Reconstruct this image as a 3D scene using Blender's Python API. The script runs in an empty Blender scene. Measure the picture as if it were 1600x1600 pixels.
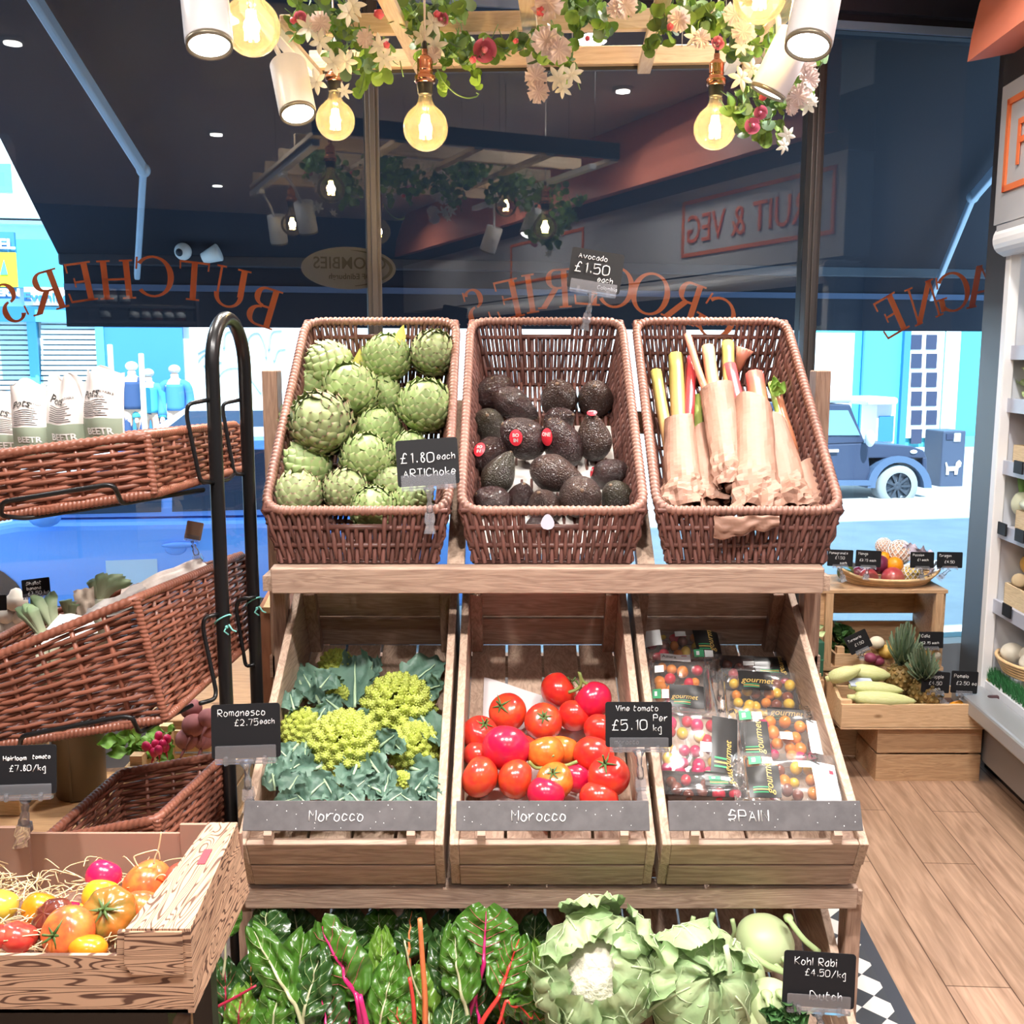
import bpy, bmesh, math, random
from mathutils import Vector, Matrix, noise
random.seed(7)
PI = math.pi
sin, cos = math.sin, math.cos
V = Vector
SC = bpy.context.scene
COL = SC.collection

# ---------------------------------------------------------------- camera
CAMZ, PITCH = 1.6, math.radians(8.5)
cam_d = bpy.data.cameras.new('camera'); cam_d.sensor_width = 36; cam_d.lens = 36; cam_d.clip_end = 200
cam = bpy.data.objects.new('camera', cam_d); COL.objects.link(cam)
cam.location = (0, 0, CAMZ); cam.rotation_euler = (PI/2 - PITCH, 0, 0)
SC.camera = cam

# ---------------------------------------------------------------- view, world, sun
SC.view_settings.view_transform = 'Standard'; SC.view_settings.look = 'None'
SC.view_settings.exposure = 0.0; SC.view_settings.gamma = 1.0; SC.view_settings.use_curve_mapping = False
SC.cycles.max_bounces = 8; SC.cycles.diffuse_bounces = 3; SC.cycles.glossy_bounces = 4
SC.cycles.transmission_bounces = 4; SC.cycles.transparent_max_bounces = 32
SC.cycles.sample_clamp_indirect = 4.0; SC.cycles.caustics_reflective = False; SC.cycles.caustics_refractive = False
W = bpy.data.worlds.new('sky'); SC.world = W; W.use_nodes = True
bg = W.node_tree.nodes['Background']; bg.inputs[0].default_value = (0.40, 0.70, 1.0, 1); bg.inputs[1].default_value = 3.4
sun_d = bpy.data.lights.new('sun', 'SUN'); sun_d.energy = 16.0; sun_d.angle = 0.01; sun_d.color = (0.85, 0.95, 1.0)
sun = bpy.data.objects.new('sun', sun_d); COL.objects.link(sun)
sun.rotation_euler = (math.radians(38), 0, math.radians(10.5))

# shop ceiling downlights: (x, y, watts); those near chiller and window added for brightness
CEIL = 3.12
LAMPK = .84; SPOTK = .40; BULBW = 8.0
LIGHTS = [(-.80, .75, 60), (0.05, .70, 60), (.85, .80, 52), (1.25, 2.75, 50), (-.6, -1.4, 24), (.9, -1.4, 24), (-1.9, 2.5, 26), (-1.0, 3.3, 26), (.65, 3.6, 26)]

# ---------------------------------------------------------------- pixel <-> place
CT, ST = cos(PITCH), sin(PITCH)
def ray(px, py):
    u = (px-800)/1600; v = (800-py)/1600
    return V((u, v*ST+CT, v*CT-ST))
def at(px, py, Y):
    d = ray(px, py); return V((0, 0, CAMZ)) + d*(Y/d.y)
def atz(px, py, z):
    d = ray(px, py); return V((0, 0, CAMZ)) + d*((z-CAMZ)/d.z)
def on(px, py, p0, n):
    d = ray(px, py); c = V((0, 0, CAMZ)); return c + d*((p0-c).dot(n)/d.dot(n))
def depth(p): return p.y*CT - (p.z-CAMZ)*ST
def rnd(a, b): return random.uniform(a, b)

# ---------------------------------------------------------------- materials
MATS = {}
def mat(name, col, rough=.5, metal=0, spec=.5, emit=None, es=0, noise_amt=0, nscale=8, bump=0, bscale=60, sub=0, coat=0, col2=None, trans=0, island=0, stretch=None, sheen=0):
    """plain principled material with optional noise colour variation, bump, per-island variation"""
    if name in MATS: return MATS[name]
    m = bpy.data.materials.new(name); m.use_nodes = True; nt = m.node_tree; N = nt.nodes; L = nt.links
    b = N['Principled BSDF']
    c = (*col, 1)
    b.inputs['Base Color'].default_value = c; b.inputs['Roughness'].default_value = rough
    b.inputs['Metallic'].default_value = metal; b.inputs['Specular IOR Level'].default_value = spec
    if coat: b.inputs['Coat Weight'].default_value = coat; b.inputs['Coat Roughness'].default_value = .12
    if sub: b.inputs['Subsurface Weight'].default_value = sub; b.inputs['Subsurface Radius'].default_value = (.01, .006, .003)
    if emit: b.inputs['Emission Color'].default_value = (*emit, 1); b.inputs['Emission Strength'].default_value = es
    tc = N.new('ShaderNodeTexCoord'); vec = tc.outputs['Object']
    if stretch:
        mp = N.new('ShaderNodeMapping'); mp.inputs['Scale'].default_value = stretch; L.new(vec, mp.inputs[0]); vec = mp.outputs[0]
    src = None
    if noise_amt or col2:
        nz = N.new('ShaderNodeTexNoise'); nz.inputs['Scale'].default_value = nscale; nz.inputs['Detail'].default_value = 5; L.new(vec, nz.inputs['Vector'])
        rp = N.new('ShaderNodeValToRGB'); rp.color_ramp.elements[0].position = .35; rp.color_ramp.elements[1].position = .68
        rp.color_ramp.elements[0].color = c
        rp.color_ramp.elements[1].color = (*(col2 if col2 else [min(1, x*(1+noise_amt)) for x in col]), 1)
        L.new(nz.outputs['Fac'], rp.inputs[0]); src = rp.outputs[0]
    if island:
        g = N.new('ShaderNodeNewGeometry'); hv = N.new('ShaderNodeHueSaturation')
        mr = N.new('ShaderNodeMapRange'); mr.inputs[3].default_value = 1-island; mr.inputs[4].default_value = 1+island
        L.new(g.outputs['Random Per Island'], mr.inputs[0]); L.new(mr.outputs[0], hv.inputs['Value'])
        if src: L.new(src, hv.inputs['Color'])
        else: hv.inputs['Color'].default_value = c
        src = hv.outputs[0]
    if src: L.new(src, b.inputs['Base Color'])
    if bump:
        nb = N.new('ShaderNodeTexNoise'); nb.inputs['Scale'].default_value = bscale; nb.inputs['Detail'].default_value = 3; L.new(vec, nb.inputs['Vector'])
        bp = N.new('ShaderNodeBump'); bp.inputs['Strength'].default_value = bump; bp.inputs['Distance'].default_value = .01
        L.new(nb.outputs['Fac'], bp.inputs['Height']); L.new(bp.outputs[0], b.inputs['Normal'])
    if trans:
        tr = N.new('ShaderNodeBsdfTranslucent'); mx = N.new('ShaderNodeMixShader'); mx.inputs[0].default_value = trans
        if src: L.new(src, tr.inputs[0])
        else: tr.inputs[0].default_value = c
        L.new(b.outputs[0], mx.inputs[1]); L.new(tr.outputs[0], mx.inputs[2]); L.new(mx.outputs[0], N['Material Output'].inputs[0])
    MATS[name] = m; return m

def wood(name, c1, c2, axis=0, scale=1.0, rough=.55, knots=True, bump=.15):
    if name in MATS: return MATS[name]
    m = bpy.data.materials.new(name); m.use_nodes = True; nt = m.node_tree; N = nt.nodes; L = nt.links; b = N['Principled BSDF']
    b.inputs['Roughness'].default_value = rough; b.inputs['Specular IOR Level'].default_value = .3
    tc = N.new('ShaderNodeTexCoord'); mp = N.new('ShaderNodeMapping'); s = [14*scale]*3; s[axis] = 1.3*scale
    mp.inputs['Scale'].default_value = s; L.new(tc.outputs['Object'], mp.inputs[0])
    n1 = N.new('ShaderNodeTexNoise'); n1.inputs['Scale'].default_value = 2.2; n1.inputs['Detail'].default_value = 4; n1.inputs['Distortion'].default_value = .6
    L.new(mp.outputs[0], n1.inputs['Vector'])
    mu = N.new('ShaderNodeMath'); mu.operation = 'MULTIPLY'; mu.inputs[1].default_value = 9; L.new(n1.outputs['Fac'], mu.inputs[0])
    fr = N.new('ShaderNodeMath'); fr.operation = 'PINGPONG'; fr.inputs[1].default_value = .5; L.new(mu.outputs[0], fr.inputs[0])
    n2 = N.new('ShaderNodeTexNoise'); n2.inputs['Scale'].default_value = 9; n2.inputs['Detail'].default_value = 3; L.new(mp.outputs[0], n2.inputs['Vector'])
    ad = N.new('ShaderNodeMath'); ad.operation = 'ADD'; L.new(fr.outputs[0], ad.inputs[0]); L.new(n2.outputs['Fac'], ad.inputs[1])
    rp = N.new('ShaderNodeValToRGB'); rp.color_ramp.elements[0].position = .35; rp.color_ramp.elements[1].position = 1.0
    rp.color_ramp.elements[0].color = (*c2, 1); rp.color_ramp.elements[1].color = (*c1, 1); L.new(ad.outputs[0], rp.inputs[0])
    g = N.new('ShaderNodeNewGeometry'); hv = N.new('ShaderNodeHueSaturation'); mr = N.new('ShaderNodeMapRange')
    mr.inputs[3].default_value = .86; mr.inputs[4].default_value = 1.12
    L.new(g.outputs['Random Per Island'], mr.inputs[0]); L.new(mr.outputs[0], hv.inputs['Value']); L.new(rp.outputs[0], hv.inputs['Color'])
    out = hv.outputs[0]
    if knots:
        vo = N.new('ShaderNodeTexVoronoi'); vo.inputs['Scale'].default_value = 3.1
        mp2 = N.new('ShaderNodeMapping'); s2 = [2.2]*3; s2[axis] = 1.1; mp2.inputs['Scale'].default_value = s2; L.new(tc.outputs['Object'], mp2.inputs[0]); L.new(mp2.outputs[0], vo.inputs['Vector'])
        kr = N.new('ShaderNodeValToRGB'); kr.color_ramp.elements[0].position = .035; kr.color_ramp.elements[1].position = .075
        kr.color_ramp.elements[0].color = (.8, .8, .8, 1); kr.color_ramp.elements[1].color = (0, 0, 0, 1); L.new(vo.outputs['Distance'], kr.inputs[0])
        mx = N.new('ShaderNodeMixRGB'); mx.inputs[2].default_value = (c2[0]*.35, c2[1]*.28, c2[2]*.22, 1); L.new(kr.outputs[0], mx.inputs[0]); L.new(out, mx.inputs[1]); out = mx.outputs[0]
    L.new(out, b.inputs['Base Color'])
    if bump:
        bp = N.new('ShaderNodeBump'); bp.inputs['Strength'].default_value = bump; bp.inputs['Distance'].default_value = .004
        L.new(ad.outputs[0], bp.inputs['Height']); L.new(bp.outputs[0], b.inputs['Normal'])
    MATS[name] = m; return m

def clear(name, tint=(1, 1, 1), refl=.08, rough=.02, ior=1.45, haze=0, hazecol=(1, 1, 1), thru=False):
    """thin clear sheet: transparent plus a mirror share that grows at grazing angles"""
    if name in MATS: return MATS[name]
    m = bpy.data.materials.new(name); m.use_nodes = True; nt = m.node_tree; N = nt.nodes; L = nt.links
    N.remove(N['Principled BSDF']); out = N['Material Output']
    t = N.new('ShaderNodeBsdfTransparent'); t.inputs[0].default_value = (*tint, 1)
    g = N.new('ShaderNodeBsdfGlossy'); g.inputs['Roughness'].default_value = rough
    f = N.new('ShaderNodeFresnel'); f.inputs[0].default_value = ior
    a = N.new('ShaderNodeMath'); a.operation = 'ADD'; a.use_clamp = True; a.inputs[1].default_value = refl; L.new(f.outputs[0], a.inputs[0])
    mx = N.new('ShaderNodeMixShader'); L.new(a.outputs[0], mx.inputs[0]); L.new(t.outputs[0], mx.inputs[1]); L.new(g.outputs[0], mx.inputs[2])
    last = mx.outputs[0]
    if haze:
        d = N.new('ShaderNodeBsdfTranslucent' if thru else 'ShaderNodeBsdfDiffuse'); d.inputs[0].default_value = (*hazecol, 1); m2 = N.new('ShaderNodeMixShader'); m2.inputs[0].default_value = haze
        L.new(last, m2.inputs[1]); L.new(d.outputs[0], m2.inputs[2]); last = m2.outputs[0]
    L.new(last, out.inputs[0]); MATS[name] = m; return m

def tipmat(name, c1, c2, rough=.5, p0=.55, p1=.95, attr='tip', nscale=30, trans=0, coat=0, bump=0, bscale=60):
    """colour runs from c1 to c2 along the float attribute 'tip' (the plant's own colouring)"""
    if name in MATS: return MATS[name]
    m = bpy.data.materials.new(name); m.use_nodes = True; nt = m.node_tree; N = nt.nodes; L = nt.links; b = N['Principled BSDF']
    b.inputs['Roughness'].default_value = rough
    if coat: b.inputs['Coat Weight'].default_value = coat
    at_ = N.new('ShaderNodeAttribute'); at_.attribute_name = attr
    rp = N.new('ShaderNodeValToRGB'); rp.color_ramp.elements[0].position = p0; rp.color_ramp.elements[1].position = p1
    rp.color_ramp.elements[0].color = (*c1, 1); rp.color_ramp.elements[1].color = (*c2, 1); L.new(at_.outputs['Fac'], rp.inputs[0])
    g = N.new('ShaderNodeNewGeometry'); hv = N.new('ShaderNodeHueSaturation'); mr = N.new('ShaderNodeMapRange')
    mr.inputs[3].default_value = .8; mr.inputs[4].default_value = 1.15
    L.new(g.outputs['Random Per Island'], mr.inputs[0]); L.new(mr.outputs[0], hv.inputs['Value']); L.new(rp.outputs[0], hv.inputs['Color'])
    L.new(hv.outputs[0], b.inputs['Base Color'])
    if bump:
        tc = N.new('ShaderNodeTexCoord'); nb = N.new('ShaderNodeTexNoise'); nb.inputs['Scale'].default_value = bscale; L.new(tc.outputs['Object'], nb.inputs['Vector'])
        bp = N.new('ShaderNodeBump'); bp.inputs['Strength'].default_value = bump; bp.inputs['Distance'].default_value = .01
        L.new(nb.outputs['Fac'], bp.inputs['Height']); L.new(bp.outputs[0], b.inputs['Normal'])
    if trans:
        tr = N.new('ShaderNodeBsdfTranslucent'); mx = N.new('ShaderNodeMixShader'); mx.inputs[0].default_value = trans
        L.new(hv.outputs[0], tr.inputs[0]); L.new(b.outputs[0], mx.inputs[1]); L.new(tr.outputs[0], mx.inputs[2]); L.new(mx.outputs[0], N['Material Output'].inputs[0])
    MATS[name] = m; return m

# ---------------------------------------------------------------- mesh builder
class MB:
    def __init__(s): s.v = []; s.f = []; s.sm = []; s.tip = None
    def add(s, vs, fs, smooth=False, tip=None):
        o = len(s.v); s.v += [V(p) for p in vs]; s.f += [tuple(i+o for i in f) for f in fs]; s.sm += [smooth]*len(fs)
        if tip is not None or s.tip is not None:
            if s.tip is None: s.tip = [0.0]*o
            s.tip += list(tip) if tip is not None else [0.0]*len(vs)
        return s
    def hexa(s, p):   # p: 8 corners, bottom ring 0-3, top ring 4-7
        return s.add(p, [(3, 2, 1, 0), (4, 5, 6, 7), (0, 1, 5, 4), (1, 2, 6, 5), (2, 3, 7, 6), (3, 0, 4, 7)])
    def box(s, c, d, rot=None):
        x, y, z = d[0]/2, d[1]/2, d[2]/2
        ps = [V(q) for q in ((-x, -y, -z), (x, -y, -z), (x, y, -z), (-x, y, -z), (-x, -y, z), (x, -y, z), (x, y, z), (-x, y, z))]
        if rot is not None: ps = [rot @ q for q in ps]
        return s.hexa([q+V(c) for q in ps])
    def bx(s, x0, x1, y0, y1, z0, z1): return s.box(((x0+x1)/2, (y0+y1)/2, (z0+z1)/2), (x1-x0, y1-y0, z1-z0))
    def bar(s, a, b, w, h, up=(0, 0, 1)):   # board from a to b, w across, h along 'up'
        a, b = V(a), V(b); d = (b-a).normalized(); sd = d.cross(V(up)).normalized(); u = sd.cross(d).normalized()
        ps = [a-sd*w/2-u*h/2, b-sd*w/2-u*h/2, b+sd*w/2-u*h/2, a+sd*w/2-u*h/2]
        return s.hexa(ps+[p+u*h for p in ps])
    def prism(s, pts, off):   # planar polygon extruded by off
        n = len(pts); off = V(off); vs = [V(p) for p in pts]+[V(p)+off for p in pts]
        return s.add(vs, [tuple(range(n-1, -1, -1)), tuple(range(n, 2*n))]+[(i, (i+1) % n, (i+1) % n+n, i+n) for i in range(n)])
    def tube(s, pts, r, n=8, caps=True, closed=False, tips=None, squash=1, twist=None):
        pts = [V(p) for p in pts]; m = len(pts); rs = r if isinstance(r, (list, tuple)) else [r]*m
        vs = []; tp = []; prev = None
        for i in range(m):
            a = pts[i-1] if (i > 0 or closed) else pts[i]; b = pts[(i+1) % m] if (i < m-1 or closed) else pts[i]
            d = (b-a); d = d.normalized() if d.length > 1e-9 else V((0, 0, 1))
            if prev is None:
                sd = d.cross(V((0, 0, 1)));
                if sd.length < 1e-3: sd = d.cross(V((1, 0, 0)))
            else: sd = prev - d*prev.dot(d)
            sd.normalize(); prev = sd; u = d.cross(sd)
            for k in range(n):
                t = 2*PI*k/n
                rr = rs[i]
                if twist: rr = twist(i, t, rr)
                vs.append(pts[i]+sd*cos(t)*rr+u*sin(t)*rr*squash); tp.append(tips[i] if tips else 0)
        fs = []
        for i in range(m if closed else m-1):
            j = (i+1) % m
            for k in range(n): k2 = (k+1) % n; fs.append((i*n+k, i*n+k2, j*n+k2, j*n+k))
        if caps and not closed: fs += [tuple(range(n-1, -1, -1)), tuple((m-1)*n+k for k in range(n))]
        return s.add(vs, fs, True, tp if tips else None)
    def lathe(s, prof, n=20, M=None, fn=None, cap=True):   # prof: (r, z)
        vs = []; fs = []
        for i, (r, z) in enumerate(prof):
            for k in range(n):
                t = 2*PI*k/n; rr, zz = (r, z) if fn is None else fn(r, z, t)
                p = V((rr*cos(t), rr*sin(t), zz)); vs.append(M @ p if M else p)
        for i in range(len(prof)-1):
            for k in range(n): k2 = (k+1) % n; fs.append((i*n+k, i*n+k2, (i+1)*n+k2, (i+1)*n+k))
        if cap and prof[0][0] > 1e-6: fs.append(tuple(range(n-1, -1, -1)))
        if cap and prof[-1][0] > 1e-6: fs.append(tuple((len(prof)-1)*n+k for k in range(n)))
        return s.add(vs, fs, True)
    def ell(s, c, r, n=12, m=8, rot=None, fn=None):
        c = V(c); r = (r, r, r) if isinstance(r, (int, float)) else r
        vs = []; fs = []
        for i in range(m+1):
            a = PI*i/m
            for k in range(n):
                t = 2*PI*k/n; q = V((sin(a)*cos(t), sin(a)*sin(t), cos(a)))
                if fn: q = q*fn(q)
                q = V((q.x*r[0], q.y*r[1], q.z*r[2])); vs.append((rot @ q if rot else q)+c)
        for i in range(m):
            for k in range(n): k2 = (k+1) % n; fs.append((i*n+k, (i+1)*n+k, (i+1)*n+k2, i*n+k2))
        return s.add(vs, fs, True)
    def grid(s, fn, nu, nv, smooth=True, tipfn=None, closed=False):   # fn(u,v) -> point
        vs = [fn(i/nu, j/nv) for j in range(nv+1) for i in range(nu+1)]
        fs = [(j*(nu+1)+i, j*(nu+1)+i+1, (j+1)*(nu+1)+i+1, (j+1)*(nu+1)+i) for j in range(nv) for i in range(nu)]
        return s.add(vs, fs, smooth, [tipfn(i/nu, j/nv) for j in range(nv+1) for i in range(nu+1)] if tipfn else None)
    def merge(s, o, M=None):
        return s.addall([M @ p if M else p for p in o.v], o)
    def addall(s, vs, o):
        k = len(s.v); s.v += vs; s.f += [tuple(i+k for i in f) for f in o.f]; s.sm += o.sm
        if o.tip is not None or s.tip is not None:
            if s.tip is None: s.tip = [0.0]*k
            s.tip += o.tip if o.tip is not None else [0.0]*len(o.v)
        return s

def bilin(q, u, v):  # q: 4 corners (u0v0, u1v0, u1v1, u0v1)
    return (q[0]*(1-u)+q[1]*u)*(1-v)+(q[3]*(1-u)+q[2]*u)*v
def crom(pts, k=5):
    pts = [V(p) for p in pts]
    if len(pts) < 3: return pts
    P = [pts[0]*2-pts[1]]+pts+[pts[-1]*2-pts[-2]]; out = []
    for i in range(1, len(P)-2):
        for j in range(k):
            t = j/k; a, b, c, d = P[i-1:i+3]
            out.append(.5*((2*b)+(c-a)*t+(2*a-5*b+4*c-d)*t*t+(3*b-a-3*c+d)*t**3))
    return out+[pts[-1]]

def mesh(name, mb, m, shift=None):
    me = bpy.data.meshes.new(name)
    vs = [p-shift for p in mb.v] if shift is not None else mb.v
    me.from_pydata([tuple(p) for p in vs], [], mb.f); me.update()
    me.polygons.foreach_set('use_smooth', mb.sm)
    if mb.tip is not None:
        a = me.attributes.new('tip', 'FLOAT', 'POINT'); a.data.foreach_set('value', mb.tip)
    if m: me.materials.append(m)
    return me
ORG = {}
def obj(name, mb, m, parent=None, local=False, bevel=0, label=None, kind=None, loc=None):
    """one mesh object; world-space points unless local=True (then points are in the parent's frame)"""
    me = mb if isinstance(mb, bpy.types.Mesh) else mesh(name, mb, m, None if (local or parent is None) else ORG[parent.name])
    o = bpy.data.objects.new(name, me); COL.objects.link(o)
    if parent: o.parent = parent
    if loc is not None: o.location = loc
    if bevel:
        b = o.modifiers.new('bevel', 'BEVEL'); b.width = bevel; b.segments = 2; b.limit_method = 'ANGLE'
    if label: o['label'] = label
    if kind: o['kind'] = kind
    ORG[o.name] = ORG[parent.name] if (parent and not local) else V((0, 0, 0))
    return o
def thing(name, label, cat, loc=(0, 0, 0), group=None, kind=None):
    o = bpy.data.objects.new(name, None); COL.objects.link(o); o.location = loc; o.empty_display_size = .05
    o['label'] = label; o['category'] = cat
    if group: o['group'] = group
    if kind: o['kind'] = kind
    ORG[o.name] = V(loc); return o
def tag(o, label, cat, group=None, kind=None):
    o['label'] = label; o['category'] = cat
    if group: o['group'] = group
    if kind: o['kind'] = kind
    return o
def struct(name, mb, m, **k):
    o = obj(name, mb, m, **k); o['kind'] = 'structure'; return o
def rotz(a): return Matrix.Rotation(a, 3, 'Z')
def frame_to(z, x=None):   # 3x3 whose local Z is z
    z = V(z).normalized(); x = V(x) if x else (V((1, 0, 0)) if abs(z.x) < .9 else V((0, 1, 0)))
    y = z.cross(x).normalized(); x = y.cross(z).normalized()
    return Matrix((x, y, z)).transposed()

# ---------------------------------------------------------------- lettering
GL = {  # single-stroke hand: x 0-6, y 0-9, base line 3; ~ = rounded stroke
'A': '032843 1535', 'B': '0309 ~09394736063646453303', 'C': '~48290704132344', 'D': '0309 ~0929476423 03', 'E': '490903 43 0636', 'G': '~48290704132344 4636', 'H': '0309 4349 0646',
'I': '0309', 'K': '0309 490643', 'M': '0309264943', 'N': '03094349', 'O': '~2908041323444829', 'P': '0309 ~093948460 6', 'R': '0309 ~09394736060643', 'S': '~4829170646340413', 'T': '0949 2923',
'V': '092349', 'L': '090343', 'U': '~09041323444 9', 'F': '490903 0636', 'Y': '0926 492623', 'a': '~3727050413233537 ~373433', 'b': '0903 ~05273635230403', 'c': '~361705041334', 'd': '3933 ~353727050413233 5', 'e': '~053536271705041334',
'f': '~3928232 3 0737', 'g': '~3727050413 3537 ~37323010', 'h': '0903 ~0527363533', 'i': '0703 0809', 'j': '2722 ~2221 00', 'k': '0903 360533', 'l': '0903', 'm': '0703 ~06172623 ~26374643', 'n': '0703 ~0527363533', 'o': '~1705041323343617', 'p': '0700 ~07273534230 3',
'q': '~3727050413233537 3730', 'r': '0703 ~052737', 's': '~37170635342303', 't': '1904 ~041323 0737', 'u': '~07041323 34 3733', 'v': '072347', 'w': '0713264357', 'y': '0723 471000', 'z': '07370333',
'0': '~2908041323444829', '1': '182923', '2': '~0829473503 ~0343', '3': '~0939264603', '4': '390545 3833', '5': '490906 ~0637453303', '6': '~3906041333450506', '7': '094923', '8': '~2618293827161423343526', '9': '~4637284947 ~4733', '£': '~4839281413 0343 0636', '.': '1314', '·': '1516', '/': '0249', ',': '1312', '(': '~290623', ')': '~093603', '&': '~43182938061323 45', '-': '0636'}
def strokes(ch):
    out = []
    for st in GL.get(ch, '').replace('~ ', '~').split(' '):
        if not st: continue
        out.append(st)
    # glue fragments of odd length (a stray blank inside a stroke)
    res = []
    for st in out:
        if res and (len(res[-1].lstrip('~')) % 2): res[-1] += st
        else: res.append(st)
    L = []
    for st in res:
        sm = st[0] == '~'; st = st.lstrip('~'); pts = [V((int(st[i])/6, (int(st[i+1])-3)/6, 0)) for i in range(0, len(st)-1, 2)]
        L.append(crom(pts, 4) if sm and len(pts) > 2 else pts)
    return L
def write(mb, text, org, ex, ey, h, r=None, spacing=1.0, jitter=.03):
    """chalk-pen lettering as thin raised ink; org = start of base line, ex/ey unit vectors, h = cap height"""
    ex, ey = V(ex), V(ey); r = r or h*.055; x = 0; nrm = ex.cross(ey); sc = h
    for ch in text:
        if ch == ' ': x += .55*h*spacing; continue
        w = 0
        dy = rnd(-jitter, jitter)
        for st in strokes(ch):
            pts = []
            for p in st:
                w = max(w, p.x); pts.append(V(org)+ex*(x+p.x*sc*.95)+ey*((p.y+dy)*sc))
            if len(pts) > 1: mb.tube([p+nrm*r*.3 for p in pts], r, 5)
        x += (w*.95+.28)*sc*spacing
    return x
def textw(text, h, spacing=1.0):
    x = 0
    for ch in text:
        if ch == ' ': x += .55*h*spacing; continue
        w = max([p.x for st in strokes(ch) for p in st] or [0]); x += (w*.95+.28)*h*spacing
    return x
def fonttext(text, h, ext=.001, bold=0, shear=0):
    """printed lettering -> MB, flat in XY, left aligned at the origin"""
    cu = bpy.data.curves.new('t', 'FONT'); cu.body = text; cu.size = h*1.37; cu.extrude = ext; cu.offset = bold; cu.shear = shear; cu.resolution_u = 3
    o = bpy.data.objects.new('t', cu); COL.objects.link(o)
    me = o.to_mesh(); mb = MB(); mb.add([v.co.copy() for v in me.vertices], [tuple(p.vertices) for p in me.polygons]); o.to_mesh_clear()
    bpy.data.objects.remove(o); bpy.data.curves.remove(cu); return mb
def place(mb, org, ex, ey, sx=1):
    ex, ey = V(ex).normalized(), V(ey).normalized(); ez = ex.cross(ey); org = V(org); r = MB()
    return r.addall([org+ex*p.x*sx+ey*p.y+ez*p.z for p in mb.v], mb)
# ================================================================ setting
WA = math.radians(10.5)
W0 = V((0, 4.25, 0)); WD = V((cos(WA), sin(WA), 0)); WN = V((-sin(WA), cos(WA), 0))   # along the shop window, outwards
def win(s, z, n=0): return W0+WD*s+WN*n+V((0, 0, z))
WR = Matrix((WD, WN, V((0, 0, 1)))).transposed()
def wbox(mb, s0, s1, n0, n1, z0, z1): return mb.box(win((s0+s1)/2, (z0+z1)/2, (n0+n1)/2), (s1-s0, n1-n0, z1-z0), WR)
def wsz(px, py, n):   # pixel -> (s, z) on the plane n metres outside the window
    p = on(px, py, win(0, 0, n), WN); return (p-W0).dot(WD), p.z
def wrect(mb, x0, y0, x1, y1, n, th):
    a, b = wsz(x0, (y0+y1)/2, n)[0], wsz(x1, (y0+y1)/2, n)[0]; zt, zb = wsz((x0+x1)/2, y0, n)[1], wsz((x0+x1)/2, y1, n)[1]
    return wbox(mb, a, b, n, n+th, zb, zt)
def wloc(px, py, n): s, z = wsz(px, py, n); return win(s, z, n)

navy = mat('navy_paint', (.018, .02, .038), .5)
cream = mat('ceiling_paint', (.72, .70, .72), .8)
coral = mat('coral_paint', (.85, .27, .17), .45)
greyp = mat('grey_panel', (.42, .42, .44), .5)
darkband = mat('charcoal_band', (.045, .042, .045), .5)
alu = mat('dark_bronze_aluminium', (.075, .068, .068), .4, metal=.4)
steel = mat('grey_metal', (.42, .44, .47), .4, metal=.5)
orange = mat('orange_lettering', (1.0, .30, .11), .45, trans=.4)
white = mat('white_enamel', (.82, .82, .84), .35)

# floor: oak planks running along the room, tiled mat under the stand
RA = math.radians(3.0)
RD = V((sin(RA), cos(RA), 0)); RX = V((cos(RA), -sin(RA), 0))
fm = bpy.data.materials.new('oak_planks'); fm.use_nodes = True; nt = fm.node_tree; N = nt.nodes; L = nt.links; b = N['Principled BSDF']
b.inputs['Roughness'].default_value = .38
tc = N.new('ShaderNodeTexCoord'); mp = N.new('ShaderNodeMapping'); mp.inputs['Rotation'].default_value = (0, 0, PI/2+RA); L.new(tc.outputs['Object'], mp.inputs[0])
bk = N.new('ShaderNodeTexBrick'); bk.offset = .37; bk.inputs['Scale'].default_value = 1; bk.inputs['Brick Width'].default_value = 1.05; bk.inputs['Row Height'].default_value = .165
bk.inputs['Mortar Size'].default_value = .0018; bk.inputs['Color1'].default_value = (.53, .345, .245, 1); bk.inputs['Color2'].default_value = (.42, .27, .185, 1); bk.inputs['Mortar'].default_value = (.13, .07, .045, 1)
L.new(mp.outputs[0], bk.inputs['Vector'])
m2 = N.new('ShaderNodeMapping'); m2.inputs['Scale'].default_value = (2.2, 26, 1); L.new(mp.outputs[0], m2.inputs[0])
nz = N.new('ShaderNodeTexNoise'); nz.inputs['Scale'].default_value = 2.0; nz.inputs['Detail'].default_value = 6; nz.inputs['Distortion'].default_value = .8; L.new(m2.outputs[0], nz.inputs['Vector'])
rp = N.new('ShaderNodeValToRGB'); rp.color_ramp.elements[0].position = .3; rp.color_ramp.elements[1].position = .7
rp.color_ramp.elements[0].color = (.62, .58, .55, 1); rp.color_ramp.elements[1].color = (1.1, 1.1, 1.1, 1); L.new(nz.outputs['Fac'], rp.inputs[0])
mx = N.new('ShaderNodeMixRGB'); mx.blend_type = 'MULTIPLY'; mx.inputs[0].default_value = 1; L.new(bk.outputs['Color'], mx.inputs[1]); L.new(rp.outputs[0], mx.inputs[2])
L.new(mx.outputs[0], b.inputs['Base Color'])
mb = MB(); mb.prism([win(-3.9, -.05, .06), win(2.6, -.05, .06), V((2.9, -3.2, -.05)), V((-3.4, -3.2, -.05))][::-1], (0, 0, .05)); struct('floor', mb, fm)

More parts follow.
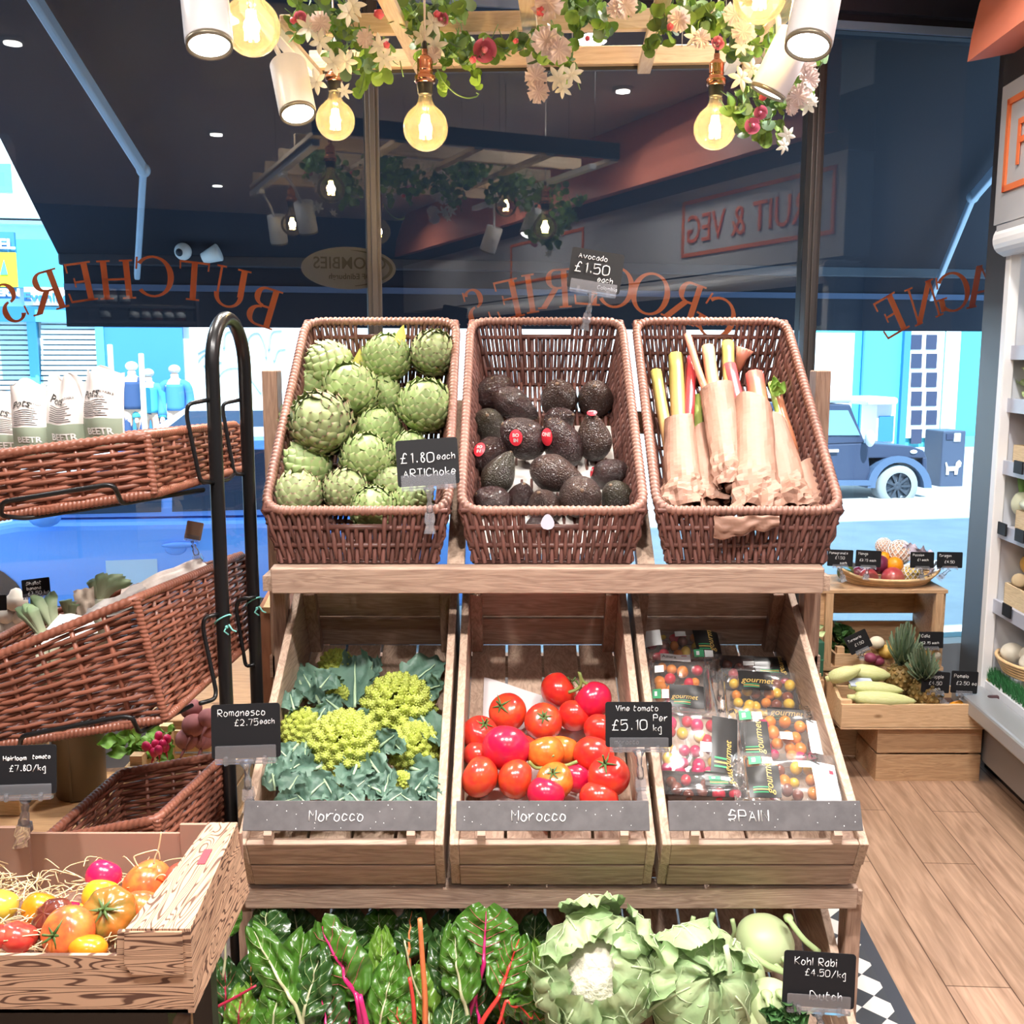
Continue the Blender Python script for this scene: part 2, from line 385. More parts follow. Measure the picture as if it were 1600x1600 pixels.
tm = bpy.data.materials.new('mosaic_tiles'); tm.use_nodes = True; nt = tm.node_tree; N = nt.nodes; L = nt.links; b = N['Principled BSDF']; b.inputs['Roughness'].default_value = .3
tc = N.new('ShaderNodeTexCoord'); mp = N.new('ShaderNodeMapping'); mp.inputs['Rotation'].default_value = (0, 0, PI/4); mp.inputs['Scale'].default_value = (15.4, 15.4, 1); L.new(tc.outputs['Object'], mp.inputs[0])
ck = N.new('ShaderNodeTexChecker'); ck.inputs['Scale'].default_value = 1; ck.inputs[1].default_value = (.74, .71, .66, 1); ck.inputs[2].default_value = (.06, .065, .075, 1)
L.new(mp.outputs[0], ck.inputs['Vector']); L.new(ck.outputs['Color'], b.inputs['Base Color'])
ch = mat('charcoal_tile', (.055, .06, .075), .35); bl = mat('blue_grey_tile', (.13, .16, .20), .35)
def strip(name, x0, x1, m, z):   # runs along the room; x given at y = 2.5
    o = V((0, 2.5, 0)); mb = MB()
    pts = [o+RX*x0+RD*-1.2, o+RX*x1+RD*-1.2, o+RX*x1+RD*1.0, o+RX*x0+RD*1.0]
    return struct(name, mb.prism([p+V((0, 0, .0005)) for p in pts], (0, 0, z)), m)
strip('trim_1', .955, .992, ch, .002); strip('trim_2', .815, .955, tm, .002); strip('trim_3', .775, .815, ch, .002); strip('trim_4', -.6, .775, bl, .002)

mb = MB(); mb.prism([win(-3.9, CEIL, .06), win(2.6, CEIL, .06), V((2.9, -3.2, CEIL)), V((-3.4, -3.2, CEIL))][::-1], (0, 0, .08)); struct('ceiling', mb, cream)
mb = MB(); mb.bx(-3.4, 2.9, -3.3, -3.2, 0, CEIL); struct('wall_back', mb, navy)
mb = MB(); mb.prism([V((-3.45, -3.2, 0)), V((-3.35, -3.2, 0)), win(-3.4, 0, 0), win(-3.5, 0, 0)], (0, 0, CEIL)); struct('wall_left', mb, navy)
def wallp(x, y, z): return V((0, 4.0, 0))+RX*(x-.07)+RD*y+V((0, 0, z))   # fridge wall frame: x across, y along (0 = window end)
RR = rotz(-RA)
def rbox(mb, x0, x1, y0, y1, z0, z1): return mb.box(wallp((x0+x1)/2, (y0+y1)/2, (z0+z1)/2), (x1-x0, y1-y0, z1-z0), RR)
struct('wall_right', rbox(MB(), 2.62, 2.72, -7.2, .72, 0, CEIL), darkband)
# bulkhead above the chiller: grey sign panel, dark band, curved coral canopy
struct('trim_5', rbox(MB(), 1.895, 2.06, -6.8, .10, 2.10, 2.60), greyp)
struct('trim_6', rbox(MB(), 1.895, 2.06, -6.8, .10, 2.60, 2.84), darkband)
mb = MB()
prof = [(1.90, 2.70), (1.73, 2.67), (1.74, 2.76), (1.76, 2.87), (1.80, 2.98), (1.86, CEIL), (1.90, CEIL)]
mb.prism([wallp(x, .02, z) for x, z in prof], RD*-6.6); struct('trim_7', mb, coral)
struct('trim_8', rbox(MB(), 2.08, 2.62, .05, .62, 0, CEIL), mat('dark_grey_metal', (.10, .095, .095), .45, metal=.3))   # grey return between chiller end and window
# sign on the grey panel
mbs = MB()
def signframe(mb, y0, y1, z0, z1, t=.022, x=1.891):
    for a in ((y0, y1, z0, z0+t), (y0, y1, z1-t, z1), (y0, y0+t, z0, z1), (y1-t, y1, z0, z1)): rbox(mb, x-.004, x+.004, *a)
signframe(mbs, -1.32, .03, 2.21, 2.54)
t = thing('wall_sign', 'orange framed FRUIT & VEG lettering on the grey panel above the chiller', 'sign', wallp(1.891, -.6, 2.21))
obj('sign_frame', mbs, orange, t)
obj('lettering', place(fonttext('FRUIT & VEG', .17, .002), wallp(1.889, -.06, 2.29), -RD, (0, 0, 1), .92), orange, t)
mbs = MB(); signframe(mbs, -3.9, -2.6, 2.21, 2.54)
tag(obj('sign_frame', mbs, orange), 'orange rectangular frame further along the grey panel, seen mirrored in the window', 'sign')

# shop window: mullions, transom, sill, panes
S1 = wsz(582, 300, 0)[0]; S2 = wsz(1267, 300, 0)[0]; SL, SRt = -3.5, 2.24
HEAD, SILL = 2.95, .32
for i, s in enumerate((SL+.9, S1, S2)):
    mb = MB(); wbox(mb, s-.028, s+.028, -.05, .05, SILL, HEAD+.05); wbox(mb, s-.012, s+.012, -.062, -.05, SILL, HEAD)
    struct('trim_%d' % (9+i), mb, alu, bevel=.004)
mb = MB(); wbox(mb, SL, SRt, -.05, .05, HEAD, HEAD+.05); wbox(mb, SL, SRt, -.09, .05, HEAD+.05, CEIL); struct('trim_12', mb, navy)
mb = MB(); wbox(mb, SL, SRt, -.06, -.045, HEAD-.012, HEAD+.02); struct('trim_13', mb, mat('pale_blue_bead', (.25, .38, .62), .3))
mb = MB(); wbox(mb, SL, SRt, -.10, .08, 0, SILL); struct('trim_14', mb, mat('sill_paint', (.30, .33, .37), .5))
glass = clear('window_glass', (.93, .97, .98), .035, .0)
for i, (a, c) in enumerate(((SL, S1-.028), (S1+.028, S2-.028), (S2+.028, SRt))):
    o = struct('window_%d' % (i+1), wbox(MB(), a, c, -.003, .003, SILL, HEAD), glass)
struct('trim_15', wbox(MB(), SRt, SRt+.10, -.07, .07, 0, CEIL), steel)
struct('wall_front', wbox(MB(), -30, 30, -.10, .10, CEIL, 9.0).bx(-3.5, 3, -3.3, 3.2, CEIL+.09, 9.0), mat('stone', (.5, .47, .42), .9))  # upper storeys out of view, added and stretched wide for their shade

# painted window lettering, read from the street (mirrored from inside)
def serif(ch):
    mb = MB(); TK, TN = .15, .055
    def q(x0, y0, x1, y1, w):   # stroke of horizontal width w
        mb.prism([V((x0-w/2, y0, 0)), V((x0+w/2, y0, 0)), V((x1+w/2, y1, 0)), V((x1-w/2, y1, 0))], (0, 0, .002))
    def bar(x0, x1, y, h=TN): mb.prism([V((x0, y, 0)), V((x1, y, 0)), V((x1, y+h, 0)), V((x0, y+h, 0))], (0, 0, .002))
    def stem(x, y0=0, y1=1, w=TK, sb=1, stp=1):
        q(x, y0, x, y1, w)
        if sb: bar(x-w*.5-.09, x+w*.5+.09, y0, .045)
        if stp: bar(x-w*.5-.09, x+w*.5+.09, y1-.045, .045)
    def arc(cx, cy, rx, ry, a0, a1, tk=TK, tn=TN, n=22):
        o, i = [], []
        for k in range(n+1):
            a = math.radians(a0+(a1-a0)*k/n); w = tn+(tk-tn)*abs(cos(a))**1.3
            o.append(V((cx+rx*cos(a), cy+ry*sin(a), 0))); i.append(V((cx+(rx-w)*cos(a), cy+(ry-tn-(w-tn)*.3)*sin(a), 0)))
        for k in range(n): mb.prism([i[k], o[k], o[k+1], i[k+1]], (0, 0, .002))
    if ch == 'B': stem(.16); arc(.38, .755, .27, .245, -90, 90); arc(.40, .26, .31, .26, -90, 90); bar(.16, .40, .945); bar(.16, .42, .49); bar(.16, .42, 0); w = .74
    elif ch == 'U': stem(.16, .3, 1, TK, 0, 1); stem(.72, .3, 1, TN, 0, 1); arc(.445, .33, .36, .34, 180, 360, TK*.8); w = .9
    elif ch == 'T': stem(.38, 0, 1, TK, 1, 0); bar(0, .76, .945); q(.03, .78, .02, 1, .04); q(.73, .78, .74, 1, .04); w = .78
    elif ch in 'CG':
        arc(.5, .5, .5, .515, 42, 318); q(.9, .68, .87, .98, .045)
        if ch == 'G': stem(.85, .08, .42, TK, 0, 1)
        w = .98
    elif ch == 'H': stem(.16); stem(.72); bar(.16, .72, .48); w = .9
    elif ch == 'E': stem(.16); bar(.16, .62, .945); bar(.16, .66, 0); bar(.16, .48, .48); q(.61, .76, .62, 1, .04); q(.64, 0, .68, .25, .045); q(.47, .38, .47, .62, .035); w = .72
    elif ch == 'R': stem(.16); arc(.38, .745, .27, .255, -90, 90); bar(.16, .40, .945); bar(.16, .40, .48); q(.76, 0, .40, .5, .17); bar(.68, .9, 0, .045); w = .84
    elif ch == 'S': arc(.33, .74, .26, .26, 30, 262, TK*.9); arc(.33, .27, .28, .28, -150, 85, TK*.95); q(.56, .74, .54, .97, .04); q(.06, .06, .05, .30, .04); w = .66
    elif ch == 'O': arc(.5, .5, .5, .515, 0, 360, n=36); w = 1.02
    elif ch == 'I': stem(.16); w = .34
    elif ch == 'N': stem(.12, w=TN); stem(.74, w=TN); q(.74, 0, .12, 1, .16); w = .9
    elif ch == 'A': q(.06, 0, .42, 1, TN); q(.80, 0, .44, 1, .17); bar(.18, .66, .32); bar(-.04, .18, 0, .045); bar(.66, .94, 0, .045); w = .9
    return mb, w
def glassword(name, label, letters, h=None):   # letters: (char, px, py centre, tilt degrees as seen, px height)
    t = thing(name, label, 'sign', win(wsz(letters[0][1], letters[0][2], 0)[0], 1.5, .004))
    for ch, px, py, tilt, hp in letters:
        g, w = serif(ch); p = wloc(px, py, .005); hh = hp/1600*depth(p); a = math.radians(tilt)
        ex = (WD*-cos(a)+V((0, 0, -sin(a)))); ey = (WD*sin(a)*-1+V((0, 0, cos(a))))
        # mirrored reading: local +x runs towards -WD; +tilt leans the top of the letter to the viewer's left
        obj('letter', MB().addall([p+ex*(q.x-w/2)*hh+ey*(q.y-.5)*hh+WN*q.z for q in g.v], g), orange, t)
    return t
glassword('window_lettering', 'BUTCHERS in an arch of orange serif letters on the window, mirrored', [('B', 411, 479, -18, 62), ('U', 359, 449, -12, 62), ('T', 302, 439, -6, 60), ('C', 240, 432, 0, 62), ('H', 181, 437, 3, 60), ('E', 124, 441, 9, 60), ('R', 71, 456, 17, 62), ('S', 15, 473, 24, 62)])
glassword('window_lettering', 'GROCERIES in an arch of orange serif letters on the window, mirrored', [('G', 1120, 497, -27, 64), ('R', 1070, 471, -18, 64), ('O', 1016, 459, -13, 64), ('C', 962, 449, -8, 62), ('E', 918, 446, -3, 60), ('R', 867, 451, 4, 60), ('I', 828, 459, 9, 60), ('E', 793, 468, 13, 60), ('S', 744, 481, 19, 60)])
glassword('window_lettering', 'end of an orange serif word, AGNE, on the right-hand window pane, mirrored', [('A', 1534, 446, 12, 62), ('G', 1489, 456, 17, 60), ('N', 1443, 473, 22, 60), ('E', 1391, 494, 29, 62)])
# oval shop sticker on the glass
t = thing('window_sticker', 'grey oval sticker with dark lettering behind the mullion, mirrored', 'sticker', wloc(545, 419, -.012))
lil = mat('sticker_film', (.21, .20, .28), .5); ink = mat('sticker_ink', (.05, .05, .07), .5)
c = wloc(545, 419, -.03); n_ = 48
def oval(rx, ry, n, th=.001): return [c+WD*rx*cos(2*PI*k/n)+V((0, 0, ry*sin(2*PI*k/n)))+WN*-.0 for k in range(n)]
c = wloc(545, 419, .005); obj('film', MB().prism(oval(.185, .082, n_), WN*.0015), lil, t)
mb = MB()
for k in range(-16, 17):
    a0, a1 = PI*.0+k*.09, (k+1)*.09
    w0, w1 = .013*cos(k/17*1.5), .013*cos((k+1)/17*1.5)
    P_ = lambda a, r: win((c-W0).dot(WD)+(.172-r)*cos(a), c.z+(.070-r)*sin(a), .0035)
    mb.prism([P_(a0, w0), P_(a0, 0), P_(a1, 0), P_(a1, w1)], WN*-.001)
obj('swoosh', mb, ink, t)
for tx, h, dx, dz in (('CROMBIES', .047, .148, -.002), ('OF Edinburgh', .022, .09, -.042)):
    obj('lettering', place(fonttext(tx, h, .0006, .0006), c+WD*dx+V((0, 0, dz))+WN*-.0015, -WD, (0, 0, 1), .95 if h > .03 else 1), ink, t)

# ceiling downlights
lampm = mat('lamp_lens', (1, 1, 1), .4, emit=(1, .96, .9), es=30)
rec = mat('white_trim', (.8, .8, .8), .4)
for i, (x, y, w) in enumerate(LIGHTS):
    t = thing('ceiling_downlight', 'round white recessed ceiling downlight, seen only mirrored in the window, some added for brightness', 'light', (x, y, CEIL-.02), 'recessed ceiling downlights')
    obj('lens', MB().lathe([(.0, -.012), (.04, -.012), (.04, 0), (0, 0)], 20, Matrix.Translation((x, y, CEIL-.012))), lampm, t)
    obj('ring', MB().lathe([(.042, -.016), (.06, -.012), (.06, 0), (.042, 0)], 20, Matrix.Translation((x, y, CEIL-.001))), rec, t)
    ld = bpy.data.lights.new('downlight', 'AREA'); ld.shape = 'DISK'; ld.size = .14; ld.energy = w*LAMPK; ld.color = (1, .95, .90); ld.spread = math.radians(150)
    lo = bpy.data.objects.new('downlight_lamp', ld); COL.objects.link(lo); lo.location = (x, y, CEIL-.045); 

# air conditioner high on the left, near the window (seen mirrored)
t = thing('air_conditioner', 'pale wall air conditioner near the ceiling, seen mirrored in the dark window', 'air conditioner', (-2.6, 1.0, 2.7))
obj('casing', MB().bx(-2.95, -2.05, .6, .95, 2.62, 2.98), white, t, bevel=.03); obj('grille', MB().bx(-2.9, -2.1, .95, .96, 2.66, 2.74), greyp, t)

# ================================================================ the street
road = mat('road', (.36, .36, .37), .9, noise_amt=.15, nscale=3)
pave = mat('pavement_slabs', (.45, .44, .42), .9, noise_amt=.12, nscale=5)
GZ = -.40
struct('ground_road', wbox(MB(), -30, 30, 2.2, 14.2, GZ-.2, GZ), road)
struct('ground_pavement', wbox(wbox(MB(), -30, 30, .1, 2.2, GZ-.2, GZ+.12), -30, 30, 14.2, 30, GZ-.2, GZ+.15), pave)
FN = 15.6
blue = mat('blue_shopfront_paint', (.10, .42, .62), .5); blue2 = mat('deep_blue_paint', (.04, .19, .45), .5)
teal = mat('turquoise_paint', (.07, .48, .62), .5); stone = mat('white_render', (.80, .80, .80), .8); pane_d = mat('dark_pane', (.035, .04, .08), .15)
shut = bpy.data.materials.new('roller_shutter'); shut.use_nodes = True; nt = shut.node_tree; b = nt.nodes['Principled BSDF']; b.inputs['Base Color'].default_value = (.55, .70, .78, 1)
# --- left building
t = thing('building', 'pale building with turquoise shopfront and roller shutters across the street, left', 'building', wloc(90, 640, FN))
obj('wall', wrect(MB(), -420, -400, 292, 760, FN, 4), stone, t)
mb = MB(); wrect(mb, -420, 372, 292, 448, FN-.25, .3); obj('fascia_board', mb, teal, t)
mb = MB(); wrect(mb, -420, 478, 292, 502, FN-.22, .25); wrect(mb, 50, 500, 64, 760, FN-.2, .25); wrect(mb, 155, 500, 168, 760, FN-.2, .25); obj('shopfront_frame', mb, blue, t)
for x0, x1 in ((-420, 50), (64, 155)):
    mb = MB()
    for k in range(22): wrect(mb, x0, 500+k*8, x1, 505.6+k*8, FN-.12, .14)
    obj('roller_shutter', mb, shut, t)
o = obj('sign_board', wrect(MB(), 38, 449, 130, 477, FN-.28, .1), stone, t)
obj('lettering', place(fonttext('Evening', .155, .01, .006), wloc(37, 470, FN-.3), WD, (0, 0, 1), 1.15), blue2, o)
mb = MB(); wrect(mb, 168, 508, 290, 760, FN-.15, .2); obj('shopfront_panel', mb, blue2, t)
for x0, y0, x1, y1 in ((-40, 255, 18, 300), (-40, 120, 18, 190)):
    f = obj('window', wrect(MB(), x0-3, y0-3, x1+3, y1+6, FN-.06, .1), stone, t); obj('pane', wrect(MB(), x0, y0, x1, y1, FN-.08, .05), blue, f)
mb = MB(); wrect(mb, -420, 330, 292, 338, FN-.3, .4); wrect(mb, -420, 342, 292, 348, FN-.2, .3); obj('cornice', mb, stone, t)
# projecting yellow sign
t = thing('shop_sign', 'blue and lime yellow hanging sign on the far shopfront, left edge', 'sign', wloc(8, 447, FN-1.2))
obj('board', wrect(MB(), -40, 362, 25, 466, FN-1.2, .1), blue2, t); obj('yellow_panel', wrect(MB(), -38, 394, 26, 448, FN-1.24, .05), mat('lime_yellow', (.75, .80, .02), .5), t)
obj('lettering', place(fonttext('EL', .16, .01, .008), wloc(-3, 388, FN-1.25), WD, (0, 0, 1), 1.2), stone, t)
obj('lettering', place(fonttext('ERN', .12, .01, .008), wloc(-6, 462, FN-1.25), WD, (0, 0, 1), 1.2), stone, t)
obj('emblem', MB().prism([wloc(0, 429, FN-1.26), wloc(6, 406, FN-1.26), wloc(12, 429, FN-1.26)], WN*.01), blue, t)
# --- middle white building with graffiti
t = thing('building', 'white rendered building with grey graffiti loops across the street', 'building', wloc(600, 640, FN))
obj('wall', wrect(MB(), 292, -400, 1262, 760, FN+.1, 4), stone, t)
mb = MB(); g_ = mat('graffiti_paint', (.30, .42, .46), .7)
def gline(pts, r=.022): mb.tube([win(*wsz(x, y, FN+.08), FN+.08) for x, y in crom([(a, c_, 0) for a, c_ in pts], 5) for x, y in [(x, y)]] if False else [win(*wsz(p.x, p.y, FN+.08), FN+.08) for p in crom([V((a, c_, 0)) for a, c_ in pts], 6)], r, 5)
for pts in ([(350, 545), (353, 520), (378, 518), (380, 545), (372, 552)], [(385, 560), (388, 528), (404, 520), (414, 540), (416, 560)], [(420, 548), (424, 520), (440, 516)], [(428, 565), (434, 548), (446, 545)], [(300, 590), (312, 560), (330, 548)], [(286, 600), (300, 560), (330, 540)], [(330, 610), (348, 580), (374, 575), (392, 592), (408, 615)], [(318, 572), (332, 564), (346, 566)]): gline(pts)
obj('graffiti', mb, g_, t)
# --- right blue building
t = thing('building', 'bright blue building with white barred window across the street, right', 'building', wloc(1400, 640, FN))
obj('wall', wrect(MB(), 1262, -400, 1800, 760, FN, 4), teal, t)
obj('render_panel', wrect(MB(), 1262, 520, 1330, 760, FN-.05, .1), stone, t)
mb = MB(); wrect(mb, 1408, 500, 1418, 760, FN-.1, .15); wrect(mb, 1344, 500, 1347, 760, FN-.06, .1); obj('pilaster', mb, blue2, t)
f = obj('window_frame', wrect(MB(), 1418, 505, 1472, 684, FN-.08, .12), stone, t)
mb = MB()
for r in range(6):
    for cc in range(2): wrect(mb, 1424+cc*23.5, 523+r*29.5, 1440.5+cc*23.5, 546+r*29.5, FN-.10, .05)
obj('pane', mb, pane_d, f)
obj('render_panel', wrect(MB(), 1474, 505, 1497, 690, FN-.06, .1), stone, t)
obj('plinth', wrect(MB(), 1506, 680, 1800, 745, FN-.15, .2), blue, t)
# street furniture
t = thing('litter_bin', 'slate blue street bin with white terrier silhouette on the far pavement', 'bin', wloc(1488, 768, 10.6))
obj('body', wrect(MB(), 1471, 673, 1507, 770, 10.4, .5), mat('slate_blue', (.05, .065, .11), .5), t, bevel=.02)
obj('opening', wrect(MB(), 1479, 678, 1490, 687, 10.385, .02), pane_d, t); obj('notice', wrect(MB(), 1491, 677, 1501, 690, 10.385, .02), stone, t)
mb = MB(); dog = [(0, 0), (.5, 0), (.5, .6), (1.5, .6), (1.5, 0), (2, 0), (2.1, 1.0), (2.5, 1.3), (2.6, 1.9), (2.2, 2.3), (1.7, 1.9), (1.6, 1.3), (.3, 1.3), (0, 2.0), (-.2, 1.9), (0, 1.0)]
o_ = wloc(1478, 742, 10.38); sc_ = .1
for tri in ([0, 1, 2, 15], [3, 4, 5, 6], [15, 2, 3, 6, 11, 12], [12, 13, 14, 15], [6, 7, 8, 9, 10, 11]): mb.prism([o_+WD*dog[i][0]*sc_+V((0, 0, dog[i][1]*sc_)) for i in tri], WN*.01)
obj('dog_silhouette', mb, stone, t)
t = thing('street_kiosk', 'pale roofed ticket kiosk behind the dark off-road car', 'kiosk', wloc(1382, 740, 11.4))
obj('body', wrect(MB(), 1368, 632, 1397, 745, 11.4, .5), stone, t); obj('roof', wrect(MB(), 1356, 621, 1405, 633, 11.2, .9), stone, t, bevel=.05); obj('screen', wrect(MB(), 1373, 650, 1396, 690, 11.38, .05), blue2, t)

# people on the far pavement
def person(px, ytop, label, cs, ct, n=14.6, hat=None):
    p = wloc(px, ytop, n); g = GZ+.15; h = p.z-g; k = h/1.72; t = thing('person', label, 'person', (p.x, p.y, g)); sk = mat('skin', (.62, .40, .30), .6)
    def J(x, y, z): return V((p.x, p.y, g))+(WD*x+WN*y+V((0, 0, z)))*k
    me = bpy.data.meshes.new('body'); joints = [J(0, 0, .95), J(0, 0, 1.2), J(0, 0, 1.40), J(0, 0, 1.50), J(0, -.02, 1.60), J(.09, 0, .90), J(.10, .02, .50), J(.11, 0, .06), J(.11, -.16, .03), J(-.09, 0, .90), J(-.10, -.05, .5), J(-.11, 0, .06), J(-.11, -.16, .03), J(.19, 0, 1.38), J(.24, .03, 1.1), J(.22, -.08, .86), J(.21, -.12, .76), J(-.19, 0, 1.38), J(-.24, .03, 1.1), J(-.22, -.08, .86), J(-.21, -.12, .76)]
    ed = [(0, 1), (1, 2), (2, 3), (3, 4), (0, 5), (5, 6), (6, 7), (7, 8), (0, 9), (9, 10), (10, 11), (11, 12), (2, 13), (13, 14), (14, 15), (15, 16), (2, 17), (17, 18), (18, 19), (19, 20)]
    rr = [.14, .13, .13, .055, .1, .095, .065, .05, .045, .095, .065, .05, .045, .06, .05, .038, .04, .06, .05, .038, .04]
    o_ = ORG[t.name]; me.from_pydata([tuple(q-o_) for q in joints], ed, []); o = bpy.data.objects.new('body', me); COL.objects.link(o); o.parent = t
    sk_ = o.modifiers.new('skin', 'SKIN')
    for i, r in enumerate(rr): me.skin_vertices[0].data[i].radius = (r*k, r*k)
    me.skin_vertices[0].data[0].use_root = True
    o.modifiers.new('sub', 'SUBSURF').levels = 1; o.modifiers['sub'].render_levels = 2; me.materials.append(sk)
    for m_, nm, segs in ((cs, 'jacket', [(0, 1, 2), (2, 13, 14, 15), (2, 17, 18, 19)]), (ct, 'trousers', [(0, 5, 6, 7), (0, 9, 10, 11)])):
        mb = MB()
        for sg in segs:
            pp = crom([joints[i] for i in sg], 4); 
            r0 = .165 if sg == (0, 1, 2) else .075
            mb.tube(pp, [r0*k]*len(pp), 10)
        obj(nm, mb, m_, t)
    obj('hair', MB().ell(J(0, .015, 1.655), (.105*k, .115*k, .08*k), 10, 8), hat or mat('grey_hair', (.5, .48, .46), .8), t)
person(205, 566, 'person in a white hat and dark jacket on the far pavement', mat('navy_cloth', (.03, .06, .15), .8), mat('navy_cloth', (0, 0, 0)), hat=stone)
person(231, 577, 'pale-haired person in a turquoise jacket beside the one in a white hat', mat('teal_cloth', (.06, .35, .45), .8), mat('denim', (.06, .10, .25), .8))
person(272, 571, 'person in a blue jacket standing alone on the far pavement', mat('blue_cloth', (.05, .20, .5), .8), mat('denim', (.06, .10, .25), .8))
for px, y0, lab in ((177, 538, 'tall pale wooden post left of the person in a white hat'), (225, 552, 'shorter yellow wooden post between two people across the street')):
    tag(obj('wooden_post', wrect(MB(), px-4, y0, px+4, 760, 13.9, .1), mat('pale_timber', (.75, .62, .36), .7), bevel=.02), lab, 'post')

# cars
rubber = mat('tyre_rubber', (.03, .03, .035), .8); glassd = mat('car_glass', (.03, .05, .09), .08); chrome = mat('chrome', (.75, .76, .78), .15, metal=1)
def wheel(mb_t, mb_h, c, ax, r, w):
    F = frame_to(ax); M = Matrix.Translation(c) @ F.to_4x4()
    mb_t.lathe([(r*.62, -w/2), (r*.93, -w/2), (r, -w*.3), (r, w*.3), (r*.93, w/2), (r*.62, w/2)], 28, M, None, False)
    mb_h.lathe([(0, w*.30), (r*.18, w*.42), (r*.22, w*.30), (r*.55, w*.28), (r*.62, w*.45), (r*.64, w*.3), (r*.62, -w*.3)], 28, M)
    for k in range(9):
        a = 2*PI*k/9; d = F @ V((cos(a), sin(a), 0)); mb_h.bar(V(c)+d*r*.15+F @ V((0, 0, w*.36)), V(c)+d*r*.6+F @ V((0, 0, w*.40)), r*.09, w*.08, F @ V((0, 0, 1)))
def car(label, px, py_handle, n, paint, k=1.0, facing=-1):
    s0, _ = wsz(px, py_handle, n); t = thing('car', label, 'car', win(s0, GZ, n+.9))
    def Q(x, y, z): return win(s0+facing*x*k, GZ+z*k, n+y*k)
    low = [(-2.05, .28), (-2.1, .55), (-2.02, .82), (-1.7, .93), (.95, .97), (1.6, .86), (1.98, .72), (2.05, .5), (2.0, .28)]
    body = MB(); secs = [(0.0, .03), (.06, 0), (1.68, 0), (1.74, .03)]
    for j in range(3):
        pass
    rings = []
    for y, ins in secs:
        rings.append([Q(x*(1-ins), y, .6+(z-.6)*(1-ins*2.5)) for x, z in low])
    vs = [p for r in rings for p in r]; m_ = len(low); fs = [(j*m_+i, j*m_+(i+1) % m_, (j+1)*m_+(i+1) % m_, (j+1)*m_+i) for j in range(3) for i in range(m_)]
    fs += [tuple(range(m_-1, -1, -1)), tuple(3*m_+i for i in range(m_))]; body.add(vs, fs)
    obj('body', body, paint, t, bevel=.05)
    cab = MB(); b0 = [(-1.95, .92), (1.05, .96)]; t0 = [(-1.45, 1.44), (-.9, 1.5), (.05, 1.5), (.35, 1.45)]
    bot = [Q(-1.95, .06, .92), Q(1.05, .06, .96), Q(1.05, 1.68, .96), Q(-1.95, 1.68, .92)]; top = [Q(-1.5, .26, 1.47), Q(.25, .26, 1.47), Q(.25, 1.48, 1.47), Q(-1.5, 1.48, 1.47)]
    cab.hexa(bot+top); obj('roof', cab, paint, t, bevel=.08)
    g_ = MB()
    for a0, a1, c0, c1 in ((-1.7, -.95, -1.4, -.95), (-.88, -.02, -.88, -.02), (.05, .78, .05, .28)):
        def S(x, z): f_ = (z-.94)/.53; return Q(x, .06+.20*f_-.014, z)
        g_.prism([S(a0, 1.0), S(a1, 1.0), S(c1, 1.39), S(c0, 1.39)], WN*.01)
    obj('side_window', g_, glassd, t)
    for x in (-1.3, 1.27):
        for y in (.06, 1.66):
            tm_, hm_ = MB(), MB(); wheel(tm_, hm_, Q(x, y, .31), -WN if y < 1 else WN, .31*k, .2*k); w_ = obj('tyre', tm_, rubber, t); obj('hub', hm_, chrome, w_)
        obj('wheel_arch', MB().lathe([(0, 0), (.40*k, 0), (.40*k, .03), (0, .03)], 28, Matrix.Translation(Q(x, -.012, .33)) @ frame_to(WN).to_4x4()), rubber, t)
    sm = MB()
    for x in (.82, -.20, -1.05): sm.prism([Q(x-.004, -.004, .33), Q(x+.004, -.004, .33), Q(x+.004+.02, .012, .93), Q(x-.004+.02, .012, .93)], WN*.01)
    wb = Q(0, -.006, .36); sm.box(wb, (3.0*k, .012, .10*k), WR); obj('door_seam', sm, rubber, t)
    for x in (-.07, -.93):
        h = MB(); h.ell(Q(x, -.02, .79), (.115*k, .018, .02*k), 12, 8, WR); h.ell(Q(x+.03, .0, .765), (.07*k, .012, .045*k), 12, 8, WR); obj('door_handle', h, paint, t)
    obj('mirror', MB().ell(Q(.72, -.13, 1.02), (.10*k, .09*k, .07*k), 12, 8, WR), paint, t)
    return t, Q
bluecar = mat('blue_car_paint', (.13, .34, .88), .25, coat=.6)
ct_, Q_ = car('bright blue parked car close outside the window, left', 262, 810, 2.75, bluecar)
mb = MB(); mb.prism([Q_(.24+.16*math.cos(a)*1, -.006, .62+.17*math.sin(a)) for a in [PI*(1+i/12) for i in range(13)]]+[Q_(.40, -.006, .70), Q_(.08, -.006, .70)], WN*.008)
obj('door_badge', mb, mat('badge_film', (.55, .66, .80), .4), ct_)
car('white parked car beyond the blue one, only its pale roof showing', 330, 640, 8.3, mat('white_car_paint', (.85, .87, .9), .3), 1.0)

# dark off-road car across the street
DN = 9.3
t = thing('off_road_car', 'slate grey off-road car with pale tyres parked across the street', 'car', wloc(1330, 795, DN))
dk = mat('slate_car_paint', (.035, .045, .085), .35); k_ = depth(wloc(1400, 760, DN))/1600
def D(px, py, n=0): s, z = wsz(px, py, DN); return win(s, z, DN+n)
pts = [(1180, 752), (1180, 700), (1262, 700), (1350, 692), (1425, 697), (1444, 703), (1449, 722), (1449, 748), (1440, 752)]
arc_ = [(1403+40*cos(a), 760-46*sin(a)) for a in [PI*i/10 for i in range(11)]]
mb = MB(); upper = [D(x, y) for x, y in pts]
mb.prism([D(1180, 752), D(1180, 698), D(1355, 692), D(1362, 752)], WN*1.5); mb.prism([D(1355, 692), D(1425, 697), D(1444, 704), D(1449, 716), D(1355, 716)][::-1], WN*1.5)
mb.prism([D(1355, 752), D(1355, 712)]+[D(x, y) for x, y in arc_[::-1] if y < 752]+[D(1449, 752), D(1449, 714)][::-1][:0]+[D(1403, 712)], WN*1.5) if False else None
